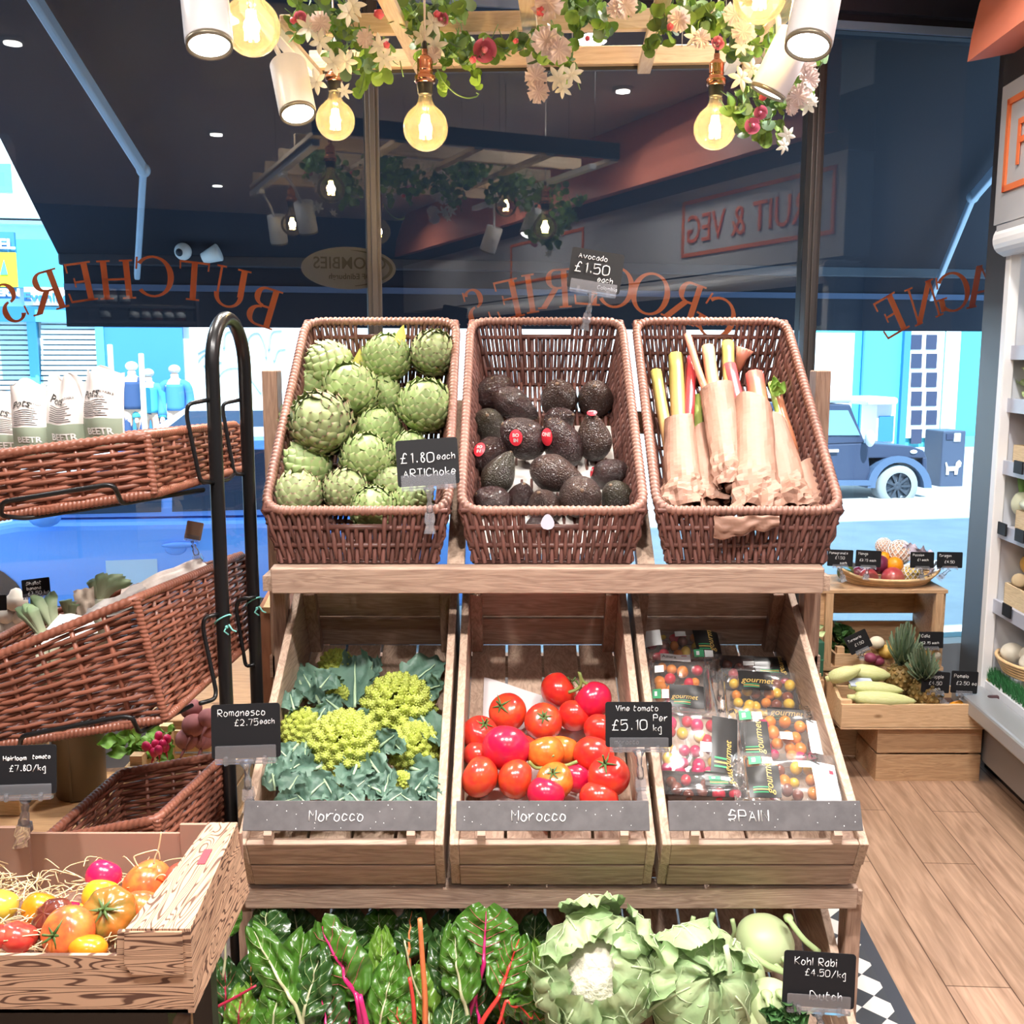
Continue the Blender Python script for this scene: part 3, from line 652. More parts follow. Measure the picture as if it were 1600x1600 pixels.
mb.prism([D(1442, 752), D(1442, 714), D(1449, 714), D(1449, 752)][::-1], WN*1.5)
obj('body', mb, dk, t, bevel=.02)
mb = MB(); A = [(1403+a*cos(q), 762-b*sin(q)) for q in [PI*i/14 for i in range(15)] for a, b in [(50, 50)]]; B_ = [(1403+38*cos(q), 762-40*sin(q)) for q in [PI*i/14 for i in range(15)]]
for i in range(14): mb.prism([D(*B_[i], -.05), D(*A[i], -.05), D(*A[i+1], -.05), D(*B_[i+1], -.05)], WN*.4)
obj('fender', mb, mat('blue_grey_trim', (.07, .11, .19), .4), t)
mb = MB(); mb.prism([D(1180, 698), D(1180, 628), D(1329, 632), D(1352, 692)][::-1], WN*1.5); obj('cabin', mb, dk, t, bevel=.02)
obj('side_window', MB().prism([D(1287, 680, -.02), D(1287, 641, -.02), D(1324, 641, -.02), D(1343, 680, -.02)][::-1], WN*.04), mat('pale_glass', (.15, .28, .38), .1), t)
obj('side_window', MB().prism([D(1190, 680, -.02), D(1190, 641, -.02), D(1279, 641, -.02), D(1279, 680, -.02)][::-1], WN*.04), mat('pale_glass', (0, 0, 0)), t)
obj('roof_rack', wbox(MB(), wsz(1180, 620, DN)[0], wsz(1332, 620, DN)[0], DN, DN+1.4, wsz(1300, 630, DN)[1], wsz(1300, 613, DN)[1]), mat('rack_cover', (.40, .46, .52), .6), t, bevel=.04)
for x_ in (1403, 1170):
    tt, hh = MB(), MB(); wheel(tt, hh, D(x_, 760, .1), -WN, 35*k_, .24); w_ = obj('tyre', tt, mat('pale_tyre', (.26, .28, .29), .9), t); obj('hub', hh, mat('hub_metal', (.06, .07, .09), .4, metal=.4), w_)  # tyres coloured a pale even grey
obj('sill', MB().prism([D(1180, 758, -.06), D(1180, 750, -.06), D(1358, 750, -.06), D(1358, 758, -.06)][::-1], WN*.2), mat('blue_grey_trim', (0, 0, 0)), t)
mb = MB(); mb.ell(D(1351, 684, -.15), (.06, .1, .12), 10, 8, WR); mb.box(D(1300, 704, -.03), (.16, .03, .04), WR); obj('mirror', mb, white, t)
obj('headlamp', MB().ell(D(1427, 706, -.01), (.06, .02, .03), 10, 6, WR), white, t)

# awning over the window, folded out above the pavement
AWN = mat('navy_awning_canvas', (.012, .013, .026), .85)
t = thing('awning', 'dark navy canvas awning with pale folding arms outside the window', 'awning', win(0, 2.98, .1))
NB = 2.0
def awn(px, py): s, z = wsz(px, py, NB); return s, z
sl = awn(92, 400)[0]; zf = awn(92, 400)[1]; sr = 4.6
zb = zf-.385
mb = MB(); mb.hexa([win(sl, HEAD+.06, .1), win(sr, HEAD+.06, .1), win(sr, zf, NB), win(sl, zf, NB), win(sl, HEAD+.075, .1), win(sr, HEAD+.075, .1), win(sr, zf+.015, NB), win(sl, zf+.015, NB)]); obj('canopy', mb, AWN, t)
mb = MB(); wbox(mb, sl+.02, sr, NB-.01, NB+.005, zb, zf); obj('valance', mb, AWN, t)
mb = MB(); wbox(mb, sl, sr, NB-.03, NB+.03, zf-.05, zf+.02); obj('front_bar', mb, mat('navy_bar', (.03, .032, .05), .4), t, bevel=.01)
mb = MB(); wbox(mb, sl+.02, sr, NB-.022, NB-.012, zb+.2, zb+.235); obj('valance_stripe', mb, mat('blue_stripe', (.07, .10, .19), .6), t)
armm = mat('pale_arm_enamel', (.50, .62, .78), .35)
def arm(p1, p2, p3):
    mb = MB(); mb.bar(p1, p2, .035, .06); mb.bar(p2, p3, .03, .05); mb.ell(p2, (.034, .034, .034), 12, 8); return mb
s1 = wsz(55, 0, .35)[0]
obj('arm', arm(wloc(48, -12, .12), wloc(224, 266, 1.1), wloc(214, 432, NB-.06)), armm, t, bevel=.008)
obj('arm', arm(wloc(1640, 170, .3), wloc(1520, 308, 1.1), wloc(1455, 466, NB-.06)), armm, t, bevel=.008)
for px, py, lb in ((286, 393, 'white ball security camera under the awning, left of the pair'), (330, 399, 'white bullet security camera under the awning, right of the pair')):
    p = wloc(px, py, NB-.16); t = thing('security_camera', lb, 'camera', p)
    if px < 300: obj('dome', MB().ell(p, .047, 16, 12), white, t); obj('lens', MB().ell(p+V((-.008, -.035, -.008)), .022, 12, 8), navy, t)
    else: obj('dome', MB().lathe([(0, -.05), (.03, -.05), (.05, .045), (.046, .05), (0, .05)], 16, Matrix.Translation(p) @ Matrix.Rotation(1.2, 4, 'Y')), white, t)
    obj('bracket', MB().tube([p+V((0, .02, .02)), p+WN*.13+V((0, 0, .03))], .012, 8), white, t)
# ================================================================ wicker
def wick(name, c, rough=.42, isl=.28): return mat(name, c, rough, island=isl, noise_amt=.35, nscale=22)
wk_dark = wick('dark_willow', (.118, .050, .040)); wk_rim = wick('willow_rim', (.205, .098, .073)); wk_red = wick('chestnut_willow', (.185, .066, .041), .38, .25); wk_pale = wick('pale_willow', (.62, .42, .22))
def panel(q, sp=.0115, r=.0051, rod=.045, along='v', hole=None, amp=None, n=6, rr=None):
    """one woven wall: canes run along 'v' (up) or 'u', over and under cross rods"""
    mb = MB(); q = [V(p) for p in q]
    if along == 'u': q = [q[0], q[3], q[2], q[1]]     # swap axes
    lu = ((q[1]-q[0]).length+(q[2]-q[3]).length)/2; lv = ((q[3]-q[0]).length+(q[2]-q[1]).length)/2
    nrm = (q[1]-q[0]).cross(q[3]-q[0]).normalized(); ns = max(2, round(lu/sp)); nr = max(2, round(lv/rod)); amp = amp or r*.95; rr = rr or r*1.15
    for i in range(ns):
        u = (i+.5)/ns; v1 = 1
        if hole and hole[0] < u < hole[1]: v1 = hole[2]
        pts = []; m = nr*4
        u2 = u+rnd(-.12, .12)/ns
        for k in range(m+1):
            v = k/m*v1; ph = PI*(v*nr+.0)+(PI if i % 2 else 0)
            pts.append(bilin(q, u2+(u-u2)*0, v)+nrm*(cos(ph)*amp+rnd(-.0006, .0006)))
        mb.tube(pts, r*rnd(.85, 1.12), n, caps=False)
    for k in range(nr+1):
        v = k/nr
        if hole and abs(v-hole[2]) > .02 and v > hole[2] and v < .98:
            mb.tube([bilin(q, 0, v), bilin(q, hole[0], v)], rr, n); mb.tube([bilin(q, hole[1], v), bilin(q, 1, v)], rr, n)
        else: mb.tube([bilin(q, 0, v), bilin(q, 1, v)], rr, n)
    if hole: mb.tube([bilin(q, hole[0]-.03, hole[2]), bilin(q, hole[1]+.03, hole[2])], r*1.5, n)
    return mb
def coil(pts, r=.010, pitch=.0125, closed=True, wrap=.17, n=9, seg=6):
    """a rim wrapped with a spiral of cane"""
    pts = [V(p) for p in pts]; out = []; tot = 0
    P = pts+([pts[0]] if closed else [])
    for a, b in zip(P, P[1:]):
        L_ = (b-a).length; m = max(1, round(L_/(pitch/seg)))
        out += [a+(b-a)*k/m for k in range(m)]
    if not closed: out.append(P[-1])
    mb = MB(); rad = r; turns = len(out)/seg
    T = round(turns)/turns if closed else 1
    def tw(i, t, rr): return rr*(1-wrap+2*wrap*abs(sin(PI*i/seg*T+t/2)))
    return mb.tube(out, rad, n, closed=closed, twist=tw)
def roundloop(c, f=.12, k=4):
    c = [V(p) for p in c]; out = []; n = len(c)
    for i in range(n):
        a, b, d = c[i-1], c[i], c[(i+1) % n]; fa = min(f/(a-b).length, .45); fd = min(f/(d-b).length, .45); p0 = b+(a-b)*fa; p2 = b+(d-b)*fd
        out += [p0*(1-t)**2+b*2*t*(1-t)+p2*t*t for t in [j/k for j in range(k+1)]]
    return out
def basket(t, bot, top, along='v', mw=None, mr=None, holes=(None,)*4, rimr=.0105, sp=.0105, r=.0052, rod=.045, local=False, rimf=.05, wrap=.17):
    names = ('front_panel', 'side_panel', 'back_panel', 'side_panel')
    for i in range(4):
        j = (i+1) % 4
        obj(names[i], panel([bot[i], bot[j], top[j], top[i]], sp, r, rod, along, holes[i]), mw, t, local=local)
    obj('base', panel([bot[0], bot[1], bot[2], bot[3]], sp*1.2, r, rod*1.6, 'v'), mw, t, local=local)
    obj('rim', coil(roundloop(top, rimf), rimr, wrap=wrap), mr or mw, t, local=local)

# ================================================================ the stand
pine = wood('weathered_pine', (.50, .35, .265), (.32, .205, .155), 0); piney = wood('weathered_pine_side', (.56, .40, .30), (.37, .25, .185), 1); pinez = wood('weathered_pine_post', (.45, .29, .21), (.28, .17, .12), 2)
SX, HW = .08, .625
st = thing('display_stand', 'stepped wooden display stand holding the wicker baskets and slatted crates', 'stand', (SX, 2.2, 0))
def beam(yf, zt, x0, x1, h, d, tilt):   # front rail; top front edge at (yf, zt)
    R = Matrix.Rotation(tilt, 3, 'X'); c = V((0, d/2, -h/2))
    return MB().box(V(((x0+x1)/2, yf, zt))+R @ c, (x1-x0, d, h), R)
obj('front_rail', beam(2.262, 1.133, SX-HW, SX+HW, .060, .036, math.radians(6)), pine, st, bevel=.003)
obj('front_rail', beam(1.952, .532, SX-HW-.003, SX+HW+.003, .050, .036, math.radians(8)), pine, st, bevel=.003)
for sx in (-1, 1):
    x = -.560 if sx < 0 else .718
    obj('leg', MB().bx(x-.016, x+.016, 2.40, 2.45, 0, 1.08), pinez, st, bevel=.003)
    obj('leg', MB().bx(x-.016, x+.016, 2.0, 2.05, 0, .48), pinez, st, bevel=.003)
    obj('side_rail', MB().bar((x, 2.30, 1.09), (x, 2.40, 1.09), .024, .035), piney, st); obj('side_rail', MB().bar((x, 1.99, .49), (x, 2.0, .49), .024, .03), piney, st)
    xb = -.635 if sx < 0 else .815
    obj('post', MB().bx(xb-.02, xb+.02, 2.70, 2.76, 0, 1.57), pinez, st, bevel=.003)
for x in (-.50, -.13, .31, .66): obj('bearer', MB().bar((x, 2.33, 1.12), (x, 2.80, 1.478), .04, .03), piney, st)
for x in (-.50, -.145, -.135+.02, .29, .31, .66): pass
obj('back_rail', MB().bx(-.66, .84, 2.76, 2.785, 1.40, 1.46), pine, st); obj('back_rail', MB().bx(-.66, .84, 2.70, 2.735, .74, .80), pine, st)
obj('bearer_rail', MB().bx(SX-HW+.02, SX+HW-.02, 2.33, 2.36, .62, .66), pine, st)

# ---- crates: built once, copied
TAU = math.radians(25); CW = .203
def CR(x, u, w): return V((x, u*cos(TAU)-w*sin(TAU), u*sin(TAU)+w*cos(TAU)))
def crate_parts():
    out = []
    def side(s):
        a = []
        for (w0, wf, wb) in ((.0, .062, .068), (.067, .130, .222)):
            mb = MB(); x0, x1 = (s*CW, s*(CW-.018))
            us = .0
            f = (lambda u: wf+(wb-wf)*u/.75)
            pts = [CR(x0, 0 if w0 else .006, w0), CR(x0, .75, w0), CR(x0, .75, wb), CR(x0, 0 if w0 else .006, wf)]
            mb.prism(pts if s > 0 else pts, (x1-x0, 0, 0)); a.append(mb)
        return a
    for s in (-1, 1):
        for mb in side(s): out.append(('side_board', mb, piney, .002))
    for w0, w1 in ((.003, .062), (.067, .128)):
        x = CW-.018; out.append(('front_board', MB().hexa([CR(-x, .002, w0), CR(x, .002, w0), CR(x, .018, w0), CR(-x, .018, w0), CR(-x, .002, w1), CR(x, .002, w1), CR(x, .018, w1), CR(-x, .018, w1)]), pine, .002))
    for w0, w1 in ((.012, .100), (.108, .205)):
        x = CW-.018; out.append(('back_board', MB().hexa([CR(-x, .73, w0), CR(x, .73, w0), CR(x, .748, w0), CR(-x, .748, w0), CR(-x, .73, w1), CR(x, .73, w1), CR(x, .748, w1), CR(-x, .748, w1)]), pine, .002))
    for k in range(4):
        x0 = -CW+.02+k*.0925; x1 = x0+.086
        out.append(('base_board', MB().hexa([CR(x0, .02, .002), CR(x1, .02, .002), CR(x1, .73, .002), CR(x0, .73, .002), CR(x0, .02, .012), CR(x1, .02, .012), CR(x1, .73, .012), CR(x0, .73, .012)]), piney, .001))
    for s in (-1, 1):
        x0, x1 = s*(CW-.018), s*(CW-.048)
        for u0, u1, w1 in ((.70, .73, .20), (.02, .045, .12)):
            out.append(('corner_post', MB().hexa([CR(min(x0, x1), u0, .012), CR(max(x0, x1), u0, .012), CR(max(x0, x1), u1, .012), CR(min(x0, x1), u1, .012), CR(min(x0, x1), u0, w1), CR(max(x0, x1), u0, w1), CR(max(x0, x1), u1, w1), CR(min(x0, x1), u1, w1)]), pinez, .002))
    return [(n, mesh(n, mb, m), bv) for n, mb, m, bv in out]
CP = crate_parts()
def crate(label, xc, fy, fz, group=None):
    t = thing('wooden_crate', label, 'crate', (xc, fy, fz), group)
    for n, me, bv in CP: obj(n, me, None, t, local=True, bevel=bv)
    return t
F1 = (1.945, .540); F0 = (1.70, .02)
XC = (SX-.418, SX, SX+.418)
for x, l in zip(XC, ('slatted wooden crate of romanesco heads under the artichoke basket', 'slatted wooden crate of red tomatoes, middle of the stand', 'slatted wooden crate of cherry tomato packs under the rhubarb basket')): crate(l, x, F1[0], F1[1], 'slatted crates on the stand')
for x, l in zip((XC[0]-.0, XC[1]-.0, XC[2]-.01), ('lowest wooden crate full of rainbow chard, left', 'lowest wooden crate in the middle, chard leaning over its edge', 'lowest wooden crate of cauliflowers and kohlrabi')): crate(l, x, F0[0], F0[1], 'slatted crates on the stand')

# ---- slate strips with the country of origin
slate = mat('grey_slate', (.085, .078, .082), .55, noise_amt=.35, nscale=40); black = mat('chalkboard_black', (.010, .010, .012), .6, spec=.25); chalk = mat('white_chalk_pen', (.85, .85, .85), .6)
def slate_strip(xc, text, label, hh, dx=0, w=.19):
    def S(x, u, w_): return CR(x, u, w_)+V((xc, F1[0], F1[1]))
    a, b = (.012, .156), (.058, .190)     # bottom and top edges in the crate's frame
    t = thing('slate_strip', label, 'sign', S(0, *a), 'slate origin strips')
    ex = V((1, 0, 0)); p0 = S(-w, *a); p1 = S(-w, *b); ey = (p1-p0).normalized(); nn = ex.cross(ey); L_ = (p1-p0).length
    mb = MB(); pts = [p0, S(w, *a), S(w, *b), p1]; mb.prism(pts, -nn*.006); obj('slate', mb, slate, t, bevel=.001)
    mb = MB(); write(mb, text, p0+ex*(w+dx-textw(text, hh)/2)+ey*(L_/2-hh*.5)+nn*.0005, ex, ey, hh, hh*.055); obj('lettering', mb, chalk, t)
    for s in (-1, 1): obj('prop', MB().hexa([S(s*.14-.008, .0, .130), S(s*.14+.008, .0, .130), S(s*.14+.008, .02, .130), S(s*.14-.008, .02, .130), S(s*.14-.008, .004, .152), S(s*.14+.008, .004, .152), S(s*.14+.008, .02, .158), S(s*.14-.008, .02, .158)]), pine, t)
    mb = MB()
    for k in range(22):
        q = p0+ex*rnd(.01, 2*w-.01)+ey*rnd(.004, L_-.004); mb.prism([q+nn*.0004+ex*(rnd(.0004, .0014)*cos(j*PI/3))+ey*(rnd(.0004, .0016)*sin(j*PI/3)) for j in range(6)], nn*.0002)
    obj('chalk_specks', mb, chalk, t, kind='stuff')
slate_strip(XC[0], 'Morocco', 'grey slate strip reading Morocco in front of the romanesco', .020, -.005)
slate_strip(XC[1], 'Morocco', 'grey slate strip reading Morocco in front of the red tomatoes', .020, -.025)
slate_strip(XC[2], 'SPAIN', 'grey slate strip reading SPAIN in front of the tomato packs', .021, -.03)

# ---- three tilted wicker baskets: built once, copied
BW = .207
bot = [(-.178, 2.300, 1.140), (.178, 2.300, 1.140), (.172, 2.82, 1.530), (-.172, 2.82, 1.530)]
top = [(-BW, 2.282, 1.262), (BW, 2.282, 1.262), (BW-.004, 2.805, 1.700), (-BW+.004, 2.805, 1.700)]
B0 = V((0, 2.56, 1.33))
bot = [V(p)-B0 for p in bot]; top = [V(p)-B0 for p in top]
BX = (-.352, .092, .535)
blabels = ('dark wicker basket full of green artichokes', 'dark wicker basket of avocados in the middle of the top shelf', 'dark wicker basket of paper-wrapped rhubarb')
proto = thing('wicker_basket', blabels[0], 'basket', B0+V((BX[0], 0, 0)), 'wicker baskets on the stand')
basket(proto, bot, top, 'v', wk_dark, wk_rim, ((.34, .66, .68), None, (.34, .66, .76), None), local=True, rod=.04)
for i in (1, 2):
    o = proto.copy(); COL.objects.link(o); o.location = B0+V((BX[i], 0, 0)); o['label'] = blabels[i]; ORG[o.name] = o.location.copy()
    for c_ in list(proto.children):
        d = c_.copy(); COL.objects.link(d); d.parent = o
BP0 = V((0, 2.300, 1.140)); BPd = (V((0, 2.82, 1.53))-BP0).normalized(); BPn = V((0, -BPd.z, BPd.y))   # basket floor
CP0 = V((0, F1[0], F1[1]))+CR(0, 0, .012); CPn = V((0, -sin(TAU), cos(TAU)))                          # crate floor

# ================================================================ price signs
acr = clear('clear_acrylic', (.96, .97, 1), .06, .08, 1.45, .10, (.9, .9, .95))
def price_sign(label, px, py, wpx, hpx, Y, roll, lines, clip=None, Yc=None, strip=.24, lean=12, small=False, group=None):
    c = at(px, py, Y); k = depth(c)/1600; w, h = wpx*k, hpx*k; a = math.radians(roll); l = math.radians(lean)
    ex = V((cos(a), 0, sin(a))); ey = V((-sin(a), sin(l), cos(a)*cos(l))).normalized(); nn = ex.cross(ey).normalized(); ey = nn.cross(ex)
    t = thing('price_sign', label, 'price sign', c-ey*h/2, group)
    def rr_(x0, x1, y0, y1, r, z): 
        pts = []
        for cx, cy, a0 in ((x1-r, y1-r, 0), (x0+r, y1-r, 90), (x0+r, y0+r, 180), (x1-r, y0+r, 270)):
            for q in range(4): b_ = math.radians(a0+q*30); pts.append(c+ex*(cx+r*cos(b_))+ey*(cy+r*sin(b_))+nn*z)
        return pts
    obj('board', MB().prism(rr_(-w/2, w/2, -h/2, h/2, h*.06, 0), -nn*.002), black, t)
    mb = MB()
    for tx, fx, fy, fh in lines: write(mb, tx, c+ex*(fx-.5)*w+ey*(fy-.5)*h+nn*.0004, ex, ey, fh*h, max(fh*h*.055, .0006), 1.0)
    obj('lettering', mb, chalk, t)
    if strip:
        mb = MB(); sw = .44 if not small else .3
        mb.prism(rr_(-w*sw, w*sw, -h*.56, -h*(.5-strip), h*.02, .0035), nn*.0012)
        mb.prism(rr_(-w*sw, w*sw, -h*.60, -h*.53, h*.02, -.004), nn*.010)
        for s in (-1, 1): mb.prism(rr_(s*w*.28-w*.03, s*w*.28+w*.03, -h*.62, -h*.45, h*.02, .005), nn*.003)
        obj('holder', mb, acr, t)
    if clip:
        p1 = c-ey*h*.58; p2 = at(*clip, Yc or Y); d = p2-p1; L_ = d.length; mb = MB()
        M = Matrix.Translation(p1) @ frame_to(d, ex).to_4x4()
        mb.lathe([(.0, 0), (w*.10, .0), (w*.045, L_*.12), (.006, L_*.16), (.0045, L_*.3), (.007, L_*.34), (.0075, L_*.5), (.005, L_*.56), (0, L_*.56)], 10, M)
        obj('stem', mb, acr, t)
        mb = MB(); R = frame_to(d, ex); q = p1+d*.76
        for s in (-1, 1):
            mb.prism([q+R @ V(v_) for v_ in ((-.010, s*.004, -L_*.22), (.010, s*.004, -L_*.22), (.012, s*.006, -L_*.02), (.008, s*.006, L_*.05), (.013, s*.010, L_*.24), (-.013, s*.010, L_*.24), (-.008, s*.006, L_*.05), (-.012, s*.006, -L_*.02))], R @ V((0, s*.002, 0)))
        mb.tube([q+R @ V((-.009, 0, 0)), q+R @ V((.009, 0, 0))], .004, 8)
        obj('clip', mb, acr, t)
    return t
price_sign('black sign Avocado £1.50 each, clipped to the back rim of its basket', 931, 423, 83, 64, 2.78, -9, [('Avocado', .14, .76, .13), ('£1.50', .10, .42, .24), ('each', .56, .24, .13), ('Colombia', .58, .06, .09)], (913, 515), 2.785, .22)
price_sign('black sign £1.80 each ARTIChoke on the front rim of its basket', 668, 722, 97, 73, 2.265, 4, [('£1.80', .07, .50, .21), ('each', .66, .54, .135), ('ARTIChoke', .10, .20, .165)], (672, 832), 2.26, .24)
price_sign('black sign Romanesco £2.75 each on the left edge of its crate', 384, 1142, 108, 84, 1.925, 2, [('Romanesco', .10, .78, .125), ('£2.75', .34, .60, .115), ('each', .71, .62, .095)], (390, 1265), 1.93, .24)
price_sign('black sign Vine tomato £5.10 per kg beside the red tomatoes', 998, 1132, 104, 70, 1.97, 0, [('Vine tomato', .16, .80, .12), ('£5.10', .10, .38, .22), ('Per', .72, .58, .14), ('kg', .72, .36, .14), ('morocco', .14, .07, .10)], (1003, 1252), 1.96, .22)
price_sign('black sign Kohl Rabi £4.50/kg Dutch at the lower right of the stand', 1280, 1531, 113, 84, 1.70, -4, [('Kohl Rabi', .15, .76, .135), ('£4.50/kg', .30, .57, .12), ('Dutch', .38, .14, .15)], (1290, 1630), 1.70, .24)
price_sign('grey-black sign Heirloom tomato £7.80/kg on the cardboard box', 40, 1203, 96, 76, 1.46, 2, [('Heirloom', .14, .70, .09), ('tomato', .62, .72, .08), ('£7.80/kg', .24, .48, .12)], (36, 1318), 1.515, .22)
# ================================================================ rack of wicker baskets, left
blk = mat('black_steel', (.012, .012, .013), .28, metal=.3)
rk = thing('basket_rack', 'black tubular steel rack with an arched end holding tilted wicker baskets', 'rack', (-.6, 2.2, 0))
fx, fy, rx_, ry_ = -.609, 2.10, -.595, 2.30
arch = [V((fx, fy, 0)), V((fx, fy, .8)), V((fx, fy, 1.58))]+[V((fx+(rx_-fx)*(1-cos(a))/2, (fy+ry_)/2-cos(a)*(ry_-fy)/2, 1.58+sin(a)*.105)) for a in [PI*i/14 for i in range(1, 14)]]+[V((rx_, ry_, 1.58)), V((rx_, ry_, .8)), V((rx_, ry_, 0))]
obj('arched_tube', MB().tube(arch, .0145, 16), blk, rk)
obj('foot', MB().tube([(-.60, 2.0, .02), (-.60, 2.5, .02)], .016, 10), blk, rk); obj('foot', MB().tube([(-.60, 2.1, .02), (-1.2, 2.1, .02), (-1.2, 2.4, .02), (-.60, 2.3, .02)], .014, 10), blk, rk)
def wire(path, Y, r=.0045): 
    pts = [at(x, y, Y if not isinstance(Y, (list, tuple)) else Y[i]) for i, (x, y) in enumerate(path)]
    return MB().tube(roundpath(pts), r, 8)
def roundpath(pts, f=.012):
    out = [pts[0]]
    for a, b, c in zip(pts, pts[1:], pts[2:]):
        fa = min(f, (a-b).length*.45); fc = min(f, (c-b).length*.45); p0 = b+(a-b).normalized()*fa; p2 = b+(c-b).normalized()*fc
        out += [p0*(1-t)**2+b*2*t*(1-t)+p2*t*t for t in (0, .25, .5, .75, 1)]
    return out+[pts[-1]]
for path, Y in (([(350, 957), (319, 965), (317, 982), (338, 1082), (335, 1093), (312, 1099)], [2.1, 2.06, 2.06, 2.04, 2.03, 2.0]), ([(399, 932), (371, 938), (369, 952), (384, 1042), (398, 1038)], 2.28),
    ([(335, 623), (294, 631), (291, 648), (313, 752), (340, 755)], [2.1, 2.05, 2.05, 2.05, 2.1]), ([(384, 623), (349, 630), (348, 642), (366, 741), (388, 741)], [2.3, 2.27, 2.27, 2.27, 2.3]), ([(366, 741), (356, 750), (318, 754)], [2.27, 2.2, 2.07]),
    ([(318, 765), (190, 787), (180, 762), (170, 757), (4, 784), (0, 806), (40, 810), (318, 766)], [2.06, 1.84, 1.80, 1.80, 1.78, 1.80, 1.83, 2.06]), ([(300, 1102), (217, 1145), (207, 1122), (194, 1119), (34, 1150), (30, 1168), (-20, 1180)], [2.0, 1.83, 1.80, 1.80, 1.78, 1.80, 1.82])):
    obj('wire_holder', wire(path, Y), blk, rk)
twine = mat('turquoise_twine', (.18, .52, .47), .8)
for px, py, Y, lb in ((348, 968, 2.1, 'turquoise twine knotted round the front pole of the rack'), (399, 940, 2.3, 'turquoise twine knotted round the rear pole of the rack')):
    c = at(px, py, Y); X_ = fx if Y < 2.2 else rx_
    mb = MB().tube([(X_+.0168*cos(a), Y+.0168*sin(a), c.z+.012*cos(a+.6)) for a in [2*PI*i/20 for i in range(20)]], .0018, 6, closed=True)
    k = V((X_+.012, Y-.016, c.z-.012)); mb.tube([k, k+V((.006, -.004, .006)), k+V((.012, -.002, -.006)), k+V((.020, 0, -.010))], .0018, 6); mb.tube([k, k+V((-.005, -.004, -.008)), k+V((.004, -.003, -.016))], .0018, 6); mb.ell(k, .004, 8, 6)
    tag(obj('twine_tie', mb, twine), lb, 'twine')

def rackbasket(label, bot, top, sp=.0082, r=.0044):
    t = thing('wicker_basket', label, 'basket', (V(bot[0])+V(bot[2]))/2, 'wicker baskets on the black rack')
    bot = [V(p) for p in bot]; top = [V(p) for p in top]
    basket(t, bot, top, 'u', wk_red, wk_red, sp=sp, r=r, rod=.062, rimr=.0085, rimf=.02, wrap=.10)
    for i in (1, 2): obj('corner_binding', coil([bot[i], top[i]], .0075, .008, closed=False, wrap=.12), wk_red, t)
    obj('foot_rim', coil(roundloop(bot, .02), .009, .008, wrap=.10), wk_red, t)
    return t
# order: front-left(near camera, left), near right corner, far right corner, far left
rackbasket('shallow reddish wicker basket of crisp bags, top of the black rack', [(-1.15, 1.83, 1.285), (-.652, 1.85, 1.358), (-.622, 2.38, 1.350), (-1.15, 2.38, 1.285)], [(-1.17, 1.81, 1.400), (-.660, 1.85, 1.464), (-.648, 2.41, 1.448), (-1.17, 2.41, 1.400)])
rackbasket('deep reddish wicker basket of leeks and paper bags, middle of the black rack', [(-1.15, 1.83, .855), (-.654, 1.85, .930), (-.622, 2.38, .935), (-1.15, 2.38, .855)], [(-1.17, 1.80, .970), (-.689, 1.83, 1.166), (-.655, 2.45, 1.130), (-1.17, 2.45, .970)], sp=.0088)
rackbasket('empty dark wicker basket, lowest on the black rack', [(-.85, 1.80, .50), (-.66, 1.79, .52), (-.63, 2.10, .53), (-.84, 2.10, .50)], [(-.885, 1.82, .700), (-.652, 1.776, .764), (-.622, 2.13, .748), (-.862, 2.14, .700)])

# crisp bags standing in the top basket
paper = mat('white_paper_bag', (.78, .72, .69), .6, bump=.25, bscale=25); sage = mat('sage_green_print', (.30, .36, .27), .6); inkk = mat('black_print', (.03, .03, .03), .6)
def crispbag(px, py, wpx, hpx, Y, yaw, label, tops):
    base = at(px, py+hpx/2, Y); k = depth(base)/1600; w, h = wpx*k, hpx*k; R = rotz(yaw); d = .030
    t = thing('crisp_bag', label, 'bag', base, 'paper crisp bags')
    sd = rnd(0, 99)
    def f(u, v, s):
        wd = 1-.30*max(0, v-.45)**1.2-.0*u
        x = (u-.5)*w*wd+tops*w*.25*max(0, v-.5)**1.5; bul = d*(1-abs(2*u-1)**2.2)*(1-v**2.5)*(.4+.6*min(1, v*3))
        nz = noise.noise(V((u*3+sd, v*3, s)))*.006*(.3+v)
        z = v*h*(1+.05*sin(u*9+sd)*v)
        return base+R @ V((x, -s*bul+nz+ .02*v*v*sin(u*5+sd), z))
    mb = MB(); mb.grid(lambda u, v: f(u, v, 1), 12, 14); mb.grid(lambda u, v: f(1-u, v, -1), 12, 14); obj('bag', mb, paper, t)
    e = lambda u, v: f(u, v, 1)+R @ V((0, -.0012, 0))
    mb = MB(); mb.grid(lambda u, v: e(.02+u*.96, .02+v*.38), 10, 5); obj('green_band', mb, sage, t)
    mb = MB()
    def put(src, u0, v0, su, m_):
        for p_ in [0]: pass
        return m_.addall([e(u0+p.x*su, v0+p.y*su*w/h)+R @ V((0, -.0008-p.z*.2, 0)) for p in src.v], src)
    put(fonttext('Pots', .20, .0005, 0, .35), .10, .66, 1.0, mb); put(fonttext('VEGETABLE', .07, .0005), .48, .70, .75, mb); put(fonttext('CRISPS', .06, .0005), .50, .64, .75, mb)
    for r_ in range(8):
        x0 = .12+.02*(r_ % 2)
        mb.grid(lambda u, v: e(x0+u*(.62-.05*(r_ % 3)), .43+r_*.026+v*.008), 8, 1)
    obj('printing', mb, inkk, t); mb = MB(); put(fonttext('BEETR', .17, .0005, .006), .22, .20, .95, mb); obj('lettering', mb, mat('white_print', (.85, .85, .82), .6), t)
